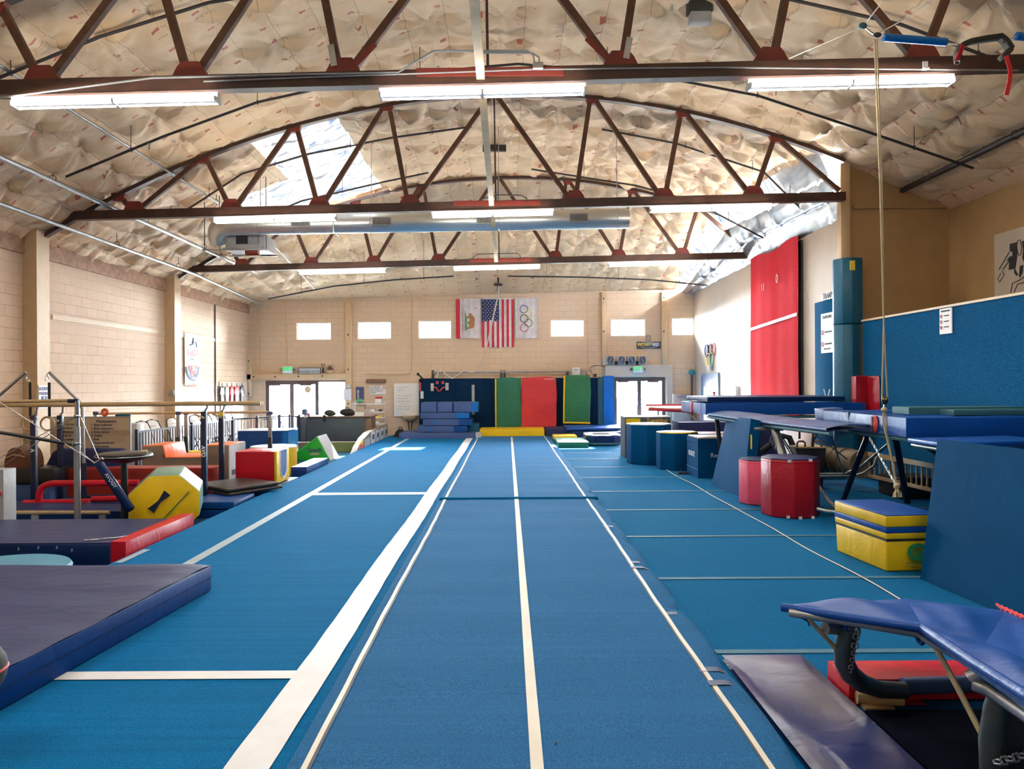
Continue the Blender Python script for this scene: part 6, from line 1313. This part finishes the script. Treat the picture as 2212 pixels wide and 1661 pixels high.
# leaning slabs
def slab(b0, b1, t0, t1, th, mat, label, nm='leaning_mat'):
    # b0 far bottom, b1 near bottom, t0 far top, t1 near top; thickness toward +X
    b0, b1, t0, t1 = map(Vector, (b0, b1, t0, t1)); n = (b1-b0).cross(t0-b0).normalized()
    if n.x < 0: n = -n
    n *= th
    r = thing(nm, label, 'mat', (b0+b1)/2, 'big blue mats leaning on trampolines')
    def face(u, v, off): 
        q = (b0+(b1-b0)*u)*(1-v)+(t0+(t1-t0)*u)*v; w = (math.sin(math.pi*u)*math.sin(math.pi*v))**.5 if 0 < u < 1 and 0 < v < 1 else 0
        return q - n.normalized()*(.012*w + .008*w*math.sin(u*7+v*9)) + (n if off else Vector((0,0,0)))
    m = MB(); m.grid(lambda u, v: face(u, v, False), 18, 18)
    for (ua, va, ub, vb) in ((0,0,1,0),(1,0,1,1),(1,1,0,1),(0,1,0,0)):
        m.grid(lambda s, t, ua=ua, va=va, ub=ub, vb=vb: (b0+(b1-b0)*(ua+(ub-ua)*s))*(1-(va+(vb-va)*s)) + (t0+(t1-t0)*(ua+(ub-ua)*s))*(va+(vb-va)*s) + n*t - n.normalized()*0, 18, 3)
    m.add([b0+n, b1+n, t1+n, t0+n], [(0,1,2,3)])
    o = m.build('cover', mat, r, recalc=False, smooth='auto')
    return r, n
b0, b1 = FL(1537, 1046), FL(1604, 1076)
t0, t1 = P(1571, 898, b0.y-.05), P(1622, 904, b1.y)
r, n = slab(b0, b1, t0, t1, .16, 'vinyl_slab', 'blue slab mat leaning against the far trampoline deck beside the pink barrel')
q = t1+(b1-t1)*.3; MB().box(q.x+.03, q.x+.05, q.y-.02, q.y-.005, q.z-.1, q.z+.12).build('yellow_label', 'ink_yellow', r)
b0, b1 = FL(1988, 1250), Vector((3.86, 4.3, 0)); t0 = P(2025, 948, b0.y+.02); t1 = Vector((t0.x+.16, 4.3, t0.z+.0))
slab(b0, b1, t0, t1, .14, 'vinyl_slab', 'very large blue mat leaning upright at the right edge next to the yellow block')
# yellow spotting block
A, B, C_ = FL(1808, 1190), FL(1915, 1235), FL(1992, 1232)
zt = P(1912, 1112, B.y).z; C_.y = B.y+.05; C_.x = B.x + .52; D = A+(C_-B)
r = thing('spotting_block', 'yellow trapezoid spotting block with blue top and stripe and a green G logo', 'foam block', (B.x+.2, B.y+.4, 0))
cen = (A+B+C_+D)/4
def lv(z, k): return [Vector((cen.x+(p.x-cen.x)*k, cen.y+(p.y-cen.y)*k, z)) for p in (B, C_, D, A)]
hs = zt*.56
MB().hexa(lv(0, 1.0)+lv(hs-.01, 1.03)).build('lower_section', 'vinyl_yellow', r, bevel=.015); MB().hexa(lv(hs+.004, 1.045)+lv(zt-.17*1, 1.05)).build('middle_section', 'vinyl_yellow', r, bevel=.012)
MB().hexa(lv(zt-.17, 1.052)+lv(zt-.115, 1.054)).build('blue_stripe', 'vinyl_royal', r, bevel=.004); MB().hexa(lv(zt-.115, 1.05)+lv(zt-.010, 1.05)).build('upper_section', 'vinyl_yellow', r, bevel=.01); MB().hexa(lv(zt-.010, 1.045)+lv(zt, 1.035)).build('top_cover', 'vinyl_royal', r, bevel=.008)
MB().hexa(lv(hs-.012, 1.034)+lv(hs+.004, 1.034)).build('black_seam', 'ink_black', r)
q = Vector((B.x+.27, B.y-.012, .12)); text('G', (q.x, q.y-.008, q.z+.06), .20, 'ink_green', r, bold=.012, sx=1.1); text('GYMNASTICS', (q.x, q.y-.006, q.z-.04), .03, 'ink_green', r)
# ---- big trampolines
def tube_leg(pts, r_, m, parent, name='leg'): return MB().tube(pts, r_, 10).build(name, m, parent, smooth='auto')
# back trampoline A
tA = thing('trampoline', 'back trampoline stacked with a thick navy mat, its long side facing the gym', 'trampoline', (4.9, 14.6, 0), 'large trampolines on the right')
ya = 13.6; xl = P(1519, 0, ya).x; zt = P(1519, 872, ya).z; zb = P(1519, 896, ya).z; xr_ = 6.5
MB().pad(xl, xr_, ya, ya+.35, zb, zt, .012, .2, 4).build('side_pad', 'vinyl_royal', tA, smooth='auto'); MB().pad(xl, xl+.35, ya+.36, ya+1.9, zb, zt, .012, .2, 5).build('end_pad', 'vinyl_blue_grey', tA, smooth='auto')
MB().box(xl+.3, 6.15, ya+.3, ya+2.3, zb+.05, zt-.08).build('bed', 'net_grey', tA); MB().pad(xl+.3, 6.15, ya+1.95, ya+2.3, zb, zt, .012, .2, 6).build('side_pad', 'vinyl_royal', tA, smooth='auto')
MB().box(xl+.1, xr_, ya+.02, ya+.30, zb-.07, zb-.03).build('side_frame', 'pad_teal', tA)
q = P(1498, 883, ya+.9); MB().ball((xl-.015, ya+.95, (zb+zt)/2), .03, .06, .11).build('red_disc', 'ink_red', tA, smooth=True)
for x in (xl+.25, xl+.95): tube_leg([(x, ya+.2, zb-.05), (x+.12, ya+.15, .0)], .04, 'ink_black', tA); tube_leg([(x+.5, ya+.2, zb-.05), (x+.2, ya+.15, .5)], .03, 'ink_black', tA, 'brace')
tube_leg([(xl+.2, ya+.15, .03), (xr_-.3, ya+.15, .03)], .03, 'grey_steel', tA, 'base_tube')
tag(MB().pad(xl+.06, 6.17, ya+.1, ya+1.7, zt+.03, P(1560, 858, ya+.1).z, .012, .2, 8).build('thick_mat', 'vinyl_navy', smooth='auto'), 'long navy mat lying on top of the back trampoline', 'mat')
# far trampoline D with white bed and red edges
tD = thing('trampoline', 'white topped trampoline with red spring edges glimpsed behind the navy barrels', 'trampoline', (4.6, 18.8, 0), 'large trampolines on the right')
q0, q1 = P(1397, 882, 19.5), P(1397, 890, 18.0); zd = 1.12
MB().box(P(1398,0,19.5).x, 6.3, 18.2, 20.0, zd, zd+.02).build('bed', 'white_paper', tD); MB().tube([(P(1398,0,19.5).x, 20.0, zd+.03), (6.3, 20.0, zd+.03)], .035, 8).build('far_rail', 'vinyl_red_dark', tD); MB().tube([(P(1395,0,18.2).x, 18.2, zd), (4.6, 18.0, zd-.05), (6.3, 18.1, zd-.03)], .045, 8).build('near_rail', 'vinyl_red_dark', tD)
for x in (4.3, 5.4): tube_leg([(x, 18.2, zd), (x+.25, 18.1, .85), (x+.5, 18.1, 0)], .03, 'grey_steel', tD)
for x in (4.0, 6.0): tube_leg([(x, 19.9, zd), (x, 19.9, 0)], .03, 'grey_steel', tD)
tag(MB().pad(P(1459,0,17.2).x, 6.2, 17.1, 17.9, .0, P(1500,912,17.1).z, .01, .2, 8).build('purple_mat_stack', 'vinyl_purple', smooth='auto'), 'purple grey mat stack under the white topped trampoline', 'mat')
# mid trampoline B
tB = thing('trampoline', 'near full size trampoline with thick blue pads and a red disc, beside the half wall', 'trampoline', (5.5, 10.0, 0), 'large trampolines on the right')
u, v = ray(1956, 903); yn = 8.8; xn = P(1957, 903, yn).x; zt = P(1957, 903, yn).z; zb = P(1957, 945, yn).z; yf = 11.1; xf = xn*1.0
MB().pad(xn, 6.45, yn, yn+.42, zb, zt, .016, .16, 3).build('side_pad', 'vinyl_royal', tB, smooth='auto'); MB().pad(xn, xn+.42, yn+.43, yf, zb, zt, .016, .16, 4).build('end_pad', 'vinyl_blue', tB, smooth='auto')
MB().pad(xn+.4, 6.45, yf-.4, yf, zb, zt, .016, .16, 5).build('side_pad', 'vinyl_royal', tB, smooth='auto'); MB().box(xn+.4, 6.5, yn+.4, yf-.4, zt-.1, zt-.08).build('bed', 'net_grey', tB)
MB().prism([(xn+.02, yf, zb+.03), (xn+.3, yf, zb+.03), (xn+.3, yf, zt+.04), (xn+.0, yf, zt+.02)], (0,.34,0)).build('folded_corner', 'vinyl_blue_grey', tB, bevel=.015)
MB().ball((xn-.02, yn+.72, (zb+zt)/2), .03, .085, .115).build('red_disc', 'ink_red', tB, smooth=True); MB().box(xn-.055, xn-.045, yn+.70, yn+.74, (zb+zt)/2-.1, (zb+zt)/2+.1).build('disc_stripe', 'ink_black', tB)
MB().box(xn-.018, xn+.01, yn+1.45, yn+1.50, zb-.02, zt+.01).build('pad_strap', 'navy_paint', tB)
MB().tube([(xn+.05, yn, zb-.03), (xn+.05, yf, zb-.03)], .03, 8).tube([(xn+.05, yn+.05, zb-.03), (6.4, yn+.05, zb-.03)], .03, 8).build('side_frame', 'pad_teal', tB)
Yl = 11.25
tube_leg([P(1873, 945, 10.3), FL(1820, 1084)], .04, 'navy_paint', tB); tube_leg([P(1935, 950, 10.3), FL(1960, 1086)], .045, 'navy_paint', tB); tube_leg([P(1918, 960, 10.3), P(1850, 1016, 11.3)], .022, 'grey_steel', tB, 'brace')
tube_leg([P(1766, 1024, 11.9), P(1826, 1024, 11.8), P(1842, 1015, 11.8), P(1852, 1000, 11.8)], .02, 'grey_steel', tB, 'base_tube'); tube_leg([P(1766, 1029, 11.6), P(1840, 1029, 11.6), P(1865, 1022, 11.5), P(1888, 1006, 11.4), P(1896, 985, 11.4)], .02, 'grey_steel', tB, 'base_tube')
tube_leg([P(1766,1046,11.0), P(1788,1080,9.6), P(1802,1092,9.3)], .022, 'grey_steel', tB, 'base_tube'); tube_leg([P(1766,1099,9.2), P(1785,1104,9.1), P(1806,1106,9.0)], .02, 'grey_steel', tB, 'base_tube')
# end deck (blue pad on tube frame) running away along the left of B
dk = thing('trampoline_deck', 'thin blue padded end deck on grey tubes, propping up the leaning slab', 'trampoline deck', (4.1, 11.6, 0))
pa = [P(1786, 925, 9.5), P(1642, 909, 11.5), P(1529, 893, 13.4)]; w = Vector((.62, .1, .03))
for i in range(2):
    a_, b_ = pa[i], pa[i+1]
    MB().grid(lambda u, v: a_+(b_-a_)*u + w*v + Vector((0,0,.03*math.sin(math.pi*v)+.004*math.sin(u*12))), 12, 8).grid(lambda u, v: a_+(b_-a_)*u + w*v + Vector((0,0,-.035)), 12, 8).grid(lambda u, v: a_+(b_-a_)*u + Vector((-.01*math.sin(math.pi*v),0,-.035*v)), 12, 4).build('deck_pad', 'vinyl_blue_grey', dk, recalc=False, smooth='auto')
MB().tube([p+Vector((.05,0,-.07)) for p in pa], .028, 8).build('side_frame', 'pad_teal', dk, smooth='auto'); MB().tube([pa[1]+Vector((-.1,0,-.12)), pa[1]+Vector((.35,0,-.12))], .035, 10).build('hinge_tube', 'grey_steel', dk)
tube_leg([P(1673, 925, 11.3), P(1700, 1010, 10.9)], .06, 'grey_steel', dk); tube_leg([P(1689, 945, 11.2), P(1716, 990, 11.0), P(1730, 1010, 10.9)], .022, 'chrome', dk, 'brace')
tube_leg([P(1748, 928, 11.0), P(1830, 992, 11.4)], .010, 'grey_steel', dk, 'tie_rod'); tube_leg([P(1792, 930, 10.5), P(1822, 1022, 11.6)], .012, 'grey_steel', dk, 'tie_rod'); tube_leg([P(1645, 933, 12), P(1676, 975, 12)], .010, 'grey_steel', dk, 'tie_rod')
for a_, b_ in (((1727,930),(1727,948)), ((1757,932),(1754,965)), ((1768,930),(1756,955))): tube_leg([P(a_[0],a_[1],12.3), P(b_[0],b_[1],12.3)], .018, 'ink_black', dk, 'bracket')
# second deck at right (pad below B)
dk = thing('trampoline_deck', 'thin blue deck pad below the thick pads, behind the large leaning mat at the right', 'trampoline deck', (5, 8.3, 0))
q0, q1, q2 = P(1960, 946, 8.4), P(2040, 957, 7.4), P(2212, 948, 8.0)
e_ = Vector((1.3, .3, .0)); th_ = Vector((0,0,-.05)); MB().hexa([q0+th_, q1+th_, q1+e_+th_, q0+e_+th_, q0, q1, q1+e_, q0+e_]).build('deck_pad', 'vinyl_royal', dk, bevel=.015, seg=3); MB().tube([q0+Vector((.06,.0,-.08)), q1+Vector((.06,0,-.08))], .022, 8).build('side_frame', 'leg_steel', dk)
tube_leg([P(1999,965,8.0), P(2025,982,8.0)], .02, 'navy_paint', dk)
# foam planks on tramp B
tag(MB().pad(P(1958,0,9.3).x, 6.4, 9.3, 9.7, zt+.02, P(2000,880,9.3).z+.0, .008, .2, 3).build('foam_plank', 'pad_teal', smooth='auto'), 'long pale teal foam strip lying on top of the near trampoline, further strip', 'foam strip')
tag(MB().pad(P(2050,0,9.0).x, 6.4, 8.95, 9.25, zt+.02, zt+.085, .006, .2, 4).build('foam_plank', 'pad_teal', smooth='auto'), 'shorter pale teal foam strip on the near trampoline, closer to the front edge', 'foam strip')
# items stored beneath
r = thing('storage_bin', 'dark bin with two looped handles under the trampoline deck', 'bin', P(1748, 990, 12.6)); q = P(1748, 1000, 12.6)
MB().prism([(P(1716,0,12.6).x,12.6,P(1748,966,12.6).z),(P(1780,0,12.6).x,12.6,P(1748,966,12.6).z),(P(1772,0,12.6).x,12.6,.0),(P(1722,0,12.6).x,12.6,.0)], (0,.4,0)).build('body', 'ink_black', r, bevel=.02)
for px in (1730, 1765): MB().tube([P(px-8,966,12.6), P(px-8,956,12.6), P(px-4,953,12.6), P(px+5,953,12.6), P(px+9,957,12.6), P(px+9,966,12.6)], .018, 8).build('handle', 'desk_brown', r, smooth='auto')
MB().box(P(1716,0,12.6).x, P(1780,0,12.6).x, 12.58, 13.0, P(1748,968,12.6).z, P(1748,965,12.6).z).build('rim', 'bare_wood', r)
c = P(1823, 997, 12.9); r = thing('play_tunnel', 'dull tan ribbed roll lying under the trampolines against the wall', 'roll', (c.x, 13, 0)); a_, b_ = P(1776, 990, 13.2), P(1862, 1003, 12.2)
MB().tube([a_+(b_-a_)*k/12 for k in range(13)], [.22+.012*(k % 3 == 0) for k in range(13)], 18).build('roll_cover', 'dull_tan', r, smooth='auto')
for t in (.25, .45, .65): q = a_+(b_-a_)*t; MB().tube([q, q+(b_-a_)*.01], .242, 18).build('rib', 'dull_tan', r)
r = thing('black_hoop', 'dark round hoop leaning beneath the trampoline deck behind the barrels', 'hoop', P(1696, 1000, 13)); MB().tube([P(1645,975,13), P(1668,958,13), P(1690,941,13), P(1705,945,13), P(1716,970,13), P(1718,1005,13)], .05, 10).build('hoop_tube', 'ink_black', r, smooth='auto')
gr = thing('wall_ladder', 'tan wooden rack of upright slats leaning low along the half wall', 'rack', P(1940, 1040, 12)); f_ = lambda t, e: (lambda q: q)(P(1872+ (2020-1872)*t, 980+ (1007-980)*t if e else 1026+(1060-1026)*t, 12.3-2.0*t))
MB().beam(f_(0,1), f_(1,1), .04, .07).build('top_rail', 'rail_wood', gr); MB().beam(f_(0,0), f_(1,0), .04, .05).build('bottom_rail', 'rail_wood', gr)
for k in range(13): t = (k+.5)/13; MB().beam(f_(t,0), f_(t,1), .018, .02, (1,0,0)).build('slat', 'rail_wood', gr)
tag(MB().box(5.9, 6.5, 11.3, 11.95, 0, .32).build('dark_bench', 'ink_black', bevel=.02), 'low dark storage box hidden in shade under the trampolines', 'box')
# ---- spotting rope and rigging
Y = 8.2
rp = thing('spotting_rope', 'double pale rope hanging from the ceiling rigging down to a pulley above the yellow block', 'rope', P(1912, 870, Y))
for a_, b_, c_, d_ in ((1889, 1901, 1909, 1905), (1894, 1905, 1909, 1917)):
    MB().tube([P(a_, 78, Y), P(b_, 400, Y), P(c_, 700, Y), P(d_, 862, Y)], .009, 7).build('rope_strand', 'rope_tan', rp, smooth='auto')
pu = thing('rope_pulley', 'small dark metal pulley at the bottom of the hanging double rope', 'pulley', P(1911, 885, Y)); MB().ball(P(1911,865,Y), .035, .03, .05, 14).build('body', 'ink_black', pu, smooth=True); MB().tube([P(1911,872,Y), P(1910,884,Y)], .012, 6).build('hook', 'chrome', pu)
for dx in (-3, 3): MB().ball(P(1911+dx,862,Y-.03), .008).build('rivet', 'ink_yellow', pu)
lr = thing('knotted_rope', 'lower rope with a frayed knotted end hanging just above the yellow block', 'rope', P(1940, 1075, Y))
MB().tube([P(1909,884,Y), P(1908,905,Y), P(1912,930,Y), P(1928,1000,Y), P(1936,1050,Y)], .010, 7).tube([P(1911,884,Y), P(1914,905,Y), P(1915,935,Y), P(1930,1005,Y), P(1937,1050,Y)], .009, 7).build('rope_strand', 'rope_tan', lr, smooth='auto'); MB().ball(P(1910,885,Y), .035, .03, .03).ball(P(1937,1050,Y), .035, .03, .04).build('knot', 'rope_tan', lr, smooth=True)
fr = MB()
for k in range(22): a_ = random.uniform(-1, 1); fr.tube([P(1938,1053,Y), P(1940+a_*9,1064,Y+random.uniform(-.05,.05)), P(1941+a_*11+random.uniform(-2,2),1074,Y+random.uniform(-.06,.06))], .006, 5)
fr.build('frayed_end', 'rope_tan', lr)
def chain(a_, b_, n, r_, label, grp=None):
    c = thing('chain', label, 'chain', b_, grp); m = MB()
    for k in range(n):
        q = a_+(b_-a_)*((k+.5)/n); L = (b_-a_).length/n*.62; d = (b_-a_).normalized(); s = d.cross(Vector((0,1,0))).normalized() if k % 2 else Vector((0,1,0))
        m.tube([q-d*L, q-d*L*.6+s*r_, q+d*L*.6+s*r_, q+d*L, q+d*L*.6-s*r_, q-d*L*.6-s*r_], r_*.32, 5, True)
    m.build('links', 'galvanized', c, smooth='auto'); return c
chain(P(1878,945,9.2), P(1936,1048,8.25), 22, .014, 'thin steel chain sloping from the near trampoline to the knotted rope')
chain(P(1668,955,11.4), P(1686,983,11.4), 7, .022, 'short chain hanging under the trampoline deck behind the red barrel')
# rigging bar and harness
sb = thing('spotting_bar', 'blue foam covered bar hanging high on cords at the top right', 'hanging bar', P(1976, 88, 7.9)); Yh = 7.9
MB().tube([P(1909, 81, Yh), P(2044, 91, Yh)], .042, 14).build('foam_sleeve', 'vinyl_blue_bright', sb, smooth='auto'); MB().tube([P(1894,75,Yh), P(2068,96,Yh)], .010, 6).build('cord', 'rope_white', sb)
MB().ball(P(1895,76,Yh), .045, .03, .03).build('shackle', 'dark_pipe', sb, smooth=True)
pk = thing('ceiling_pulley', 'small blue grey pulley on thin cords above the blue foam bar', 'pulley', P(1864, 56, Yh)); MB().ball(P(1864,56,Yh), .045, .03, .035).build('body', 'pad_teal', pk, smooth=True); MB().tube([P(1870,60,Yh), P(1882,70,Yh), P(1890,74,Yh)], .010, 6).build('carabiner', 'chrome', pk)
for pts in ([P(1862,58,Yh), P(1705,126,8.4)], [P(1868,52,Yh), P(1905,5,7.4), P(1915,-20,7.2)], [P(1898,72,Yh), P(1960,38,7.6), P(2020,-5,7.2)]): MB().tube(pts, .006, 5).build('cord', 'rope_white', pk)
hb = thing('spotting_harness', 'black padded spotting belt with a hanging red strap at the top right', 'harness', P(2125, 130, Yh))
pts = [P(x, y, Yh) for x, y in ((2070,130),(2068,112),(2078,98),(2095,91),(2130,84),(2160,80),(2172,90),(2182,106),(2172,118),(2163,126))]
mb = MB()
for a_, b_ in zip(pts, pts[1:]): mb.beam(a_, b_+(b_-a_)*.12, .09, .055, (0,0,1) if abs((b_-a_).normalized().z) < .8 else (1,0,0))
mb.build('belt', 'dark_olive', hb, bevel=.012)
MB().beam(P(2080,98,Yh-.05), P(2068,128,Yh-.05), .03, .04, (1,0,0)).build('red_webbing', 'vinyl_red_dark', hb); MB().ring(P(2067,134,Yh-.03), .03, .006, 1, 8, 5).build('buckle', 'chrome', hb)
sp = [P(2173,118,Yh-.04), P(2176,130,Yh-.05), P(2183,150,Yh-.04), P(2181,175,Yh-.05), P(2174,205,Yh-.04)]; mb = MB()
for a_, b_ in zip(sp, sp[1:]): mb.beam(a_, b_, .006, .045, (1,0,0))
mb.build('hanging_strap', 'red_cloth', hb)
tag(MB().tube([P(2195,78,Yh), P(2260,82,Yh)], .042, 12).build('spotting_bar', 'vinyl_blue_bright', smooth='auto'), 'second blue foam bar cut by the right edge beside the black harness', 'hanging bar')
MB().tube([P(2160,96,Yh), P(2195,78,Yh)], .008, 5).build('cord', 'rope_white', hb)
q = P(2000, 139, 8.38); cl_ = thing('beam_clip', 'small white metal clip on the nearest truss beside the right tube light', 'clip', q); MB().box(q.x-.025, q.x+.03, 8.39, 8.41, q.z-.05, q.z+.04).box(q.x-.04, q.x+.02, 8.34, 8.40, q.z-.06, q.z-.045).build('plate', 'white_plastic', cl_)
# ---- foreground mat with painted purple glare and red mat
r = thing('fallen_mat', 'blue mat with painted purple glare in the right foreground, partly under the runway edge', 'mat', (1.7, 3.8, 0))
y1 = FL(1630, 1406, .06).y; x0, x1 = 1.37, FL(1727, 1405, .05).x
def fm(u, v):
    x = x0+(x1-x0)*u; y = 2.2+(y1-2.2)*v; w = min(1, 8*u, 8*(1-u), 10*(1-v)); z = .035+.010*math.sin(x*9+y*2.2)*w+.016*math.sin(y*4.2+x*3.3+math.sin(x*5)*1.3)*w*(.3+.7*u) 
    if u < .3: z = min(z, .043)
    return (x, y, z)
MB().grid(fm, 40, 110).build('top_cover', 'vinyl_fallen', r, recalc=False, smooth=True)
MB().hexa([(x0,2.2,.003),(x1,2.2,.003),(x1,y1,.003),(x0,y1,.003),(x0,2.2,.006),(x1,2.2,.006),(x1,y1,.006),(x0,y1,.006)]).build('underside', 'vinyl_navy', r)
MB().grid(lambda u, v: (lambda q: (x1+.012*math.sin(math.pi*v), q[1], .004+(q[2]-.004)*v))(fm(1, u)), 110, 4).build('side_edge', 'vinyl_navy', r, recalc=False, smooth=True)
a_, b_ = FL(1802, 1482), FL(2130, 1482)
r = thing('red_mat', 'red padded mat under the foreground trampoline frame', 'mat', (2.4, 4.6, 0)); yr = 4.19
MB().pad(1.90, 2.78, yr, yr+.28, .012, .125, .012, .08, 4).build('cover', 'vinyl_red', r, smooth='auto'); MB().pad(1.86, 2.3, yr-.05, yr+.28, .0, .012, .002, .1, 4).build('lower_flap', 'vinyl_red_dark', r, smooth='auto')
# ---- foreground double mini trampoline
dm_ = thing('mini_trampoline', 'large blue padded trampoline with curved steel legs cut by the lower right corner', 'trampoline', (2.3, 3.6, 0))
zA = .62
A = P(1690, 1309, 4.05); B = P(1958, 1293, 4.25); C = P(2172, 1319, 4.10); Dp = P(1993, 1352, 3.55); E = P(2260, 1530, 2.55); F = P(2300, 1340, 3.8); Gq = P(2330, 1420, 3.1)
def patch(p00, p10, p01, p11, bulge=.02, n=16):
    return lambda u, v: ((p00*(1-u)+p10*u)*(1-v) + (p01*(1-u)+p11*u)*v) + Vector((0, 0, bulge*math.sin(math.pi*u)*math.sin(math.pi*v)+.008*math.sin(u*9+v*5)*min(1,4*u,4*v,4*(1-u),4*(1-v))))
AB = A.lerp(B, .5)
p1 = MB().grid(patch(A, Dp, A.lerp(B,.02), B, .045), 20, 20); p1.build('end_pad', 'vinyl_royal', dm_, recalc=False, smooth=True)
p2_ = MB().grid(patch(Dp, P(2130,1388,3.35), B, C, .035), 20, 20); p2_.build('end_pad', 'vinyl_royal', dm_, recalc=False, smooth=True)
MB().grid(patch(Dp, E, P(2130,1388,3.35), P(2330,1470,2.75), .02), 20, 12).build('side_pad', 'vinyl_royal', dm_, recalc=False, smooth=True)
MB().grid(patch(P(2130,1388,3.35), P(2330,1470,2.75), C, P(2290,1372,3.55), .01), 12, 12).build('end_pad', 'vinyl_royal', dm_, recalc=False, smooth=True)
MB().grid(patch(C+Vector((.02,0,-.03)), P(2290,1372,3.55)+Vector((0,0,-.03)), C+Vector((.04,.10,-.03)), F+Vector((0,.02,-.03)), .0), 8, 8).build('bed', 'white_paper', dm_, recalc=False, smooth=True)
sp_ = MB()
for k in range(10): q = C.lerp(P(2290,1372,3.55), (k+.3)/10)+Vector((0,.03,.0)); sp_.tube([q, q+Vector((.03,.10,.0))], .008, 5)
sp_.build('springs', 'red_cloth', dm_)
MB().tube([A+Vector((-.0,0,-.005)), A.lerp(Dp,.5)+Vector((0,-.0,-.01)), Dp+Vector((0,0,-.01))], .022, 10).build('pad_edge', 'vinyl_royal', dm_, smooth='auto'); MB().tube([Dp+Vector((0,0,-.01)), Dp.lerp(E,.5)+Vector((0,0,-.01)), E], .022, 10).build('pad_edge', 'vinyl_royal', dm_, smooth='auto')
MB().grid(lambda u, v: A.lerp(Dp, u)*(1-v)+(A.lerp(Dp, u)+Vector((.0,.02,-.035)))*v, 10, 2).grid(lambda u, v: Dp.lerp(E, u)*(1-v)+(Dp.lerp(E, u)+Vector((0,.02,-.05)))*v, 10, 2).build('pad_skirt', 'vinyl_blue', dm_, recalc=False)
fr0 = [P(1706,1323,4.0), P(1850,1345,3.8), P(1985,1368,3.62), P(2010,1385,3.52), P(2118,1442,3.2), P(2240,1540,2.7)]
MB().tube(fr0, .022, 10).build('side_frame', 'grey_steel', dm_, smooth='auto')
MB().tube([P(1782,1357,3.95), P(1850,1362,4.05)], .030, 12).build('hinge_tube', 'grey_steel', dm_, smooth='auto')
# curved C leg
cp_ = []
cps = [(1832,1362,3.98),(1823,1400,3.98),(1824,1430,4.0),(1836,1455,4.02),(1862,1476,4.05),(1900,1489,4.08),(1955,1492,4.1)]
MB().tube([P(*q) for q in cps], [.052,.052,.053,.053,.05,.046,.044], 14).build('curved_leg', 'leg_steel', dm_, smooth='auto')
MB().tube([P(1950,1482,4.15), P(2130,1476,4.2)], .045, 12).build('foam_cover', 'vinyl_blue_grey', dm_, smooth='auto')
MB().tube([FL(1850,1506,.045), FL(1950,1512,.045)], .035, 10).build('foot_tube', 'rail_wood', dm_, smooth='auto'); q = FL(1880,1532,0); MB().box(q.x-.04, q.x+.12, q.y-.03, q.y+.05, 0.002, .02).build('foot_block', 'rail_wood', dm_)
q0, q1 = P(2098,1458,3.25), P(2260,1540,2.9); MB().tube([P(2105,1478,3.2), P(2140,1492,3.15), P(2240,1560,2.85)], .03, 12).build('cross_tube', 'galvanized', dm_, smooth='auto'); MB().tube([P(2095,1466,3.22), P(2118,1454,3.2)], .035, 12).build('hinge_tube', 'galvanized', dm_, smooth='auto')
MB().tube([P(2163,1480,3.2), P(2150,1530,3.2), P(2142,1600,3.2), P(2146,1670,3.2), P(2160,1720,3.2)], [.035,.045,.05,.052,.05], 14).build('curved_leg', 'leg_steel', dm_, smooth='auto')
MB().tube([P(1748,1338,3.95), P(1812,1408,3.98)], .012, 7).build('stay_rope', 'rope_tan', dm_); MB().tube([P(2017,1392,3.5), P(2050,1450,3.45), P(2128,1600,3.25)], .013, 7).build('stay_rope', 'rope_tan', dm_)
MB().tube([P(1733,1335,3.95), P(1745,1342,3.95), P(1748,1352,3.95)], .005, 5).build('loose_thread', 'vinyl_royal', dm_)
for px, py in ((1822,1345), (1988,1374), (2120,1445)): q = P(px, py, 3.95 if px < 1900 else 3.6 if px < 2000 else 3.2); MB().ring(q, .034, .010, 0, 14, 6).build('tie_strap', 'vinyl_blue', dm_)
chain(P(1852,1360,3.93), P(1846,1400,3.93), 4, .016, 'steel chain hanging behind the curved leg of the foreground trampoline, upper length', 'chains of the foreground trampoline')
chain(P(1846,1400,3.93), P(1836,1452,3.95), 7, .011, 'thinner lower chain hanging beside the curved leg of the foreground trampoline', 'chains of the foreground trampoline')
chain(P(2150,1648,3.1), P(2240,1625,3.1), 7, .016, 'steel chain at the very bottom right corner by the second curved leg', 'chains of the foreground trampoline')
sh = tag(MB().pad(1.92, 3.6, 2.3, 4.05, 0.001, .016, .002, .2, 2).build('shade_sheet', 'shade_black', smooth='auto'), 'near-black sheet painted for the shade under the foreground trampoline', 'mat')  # near-black sheet stands in for the shade beneath the trampoline
# stray dark speck on runway
q = FL(1198, 1610, .05); tag(MB().tube([(q.x, q.y, .056), (q.x+.01, q.y+.008, .058), (q.x+.004, q.y+.02, .056)], .003, 5).build('lint_speck', 'ink_black'), 'tiny dark curl of lint lying on the near part of the runway', 'lint')
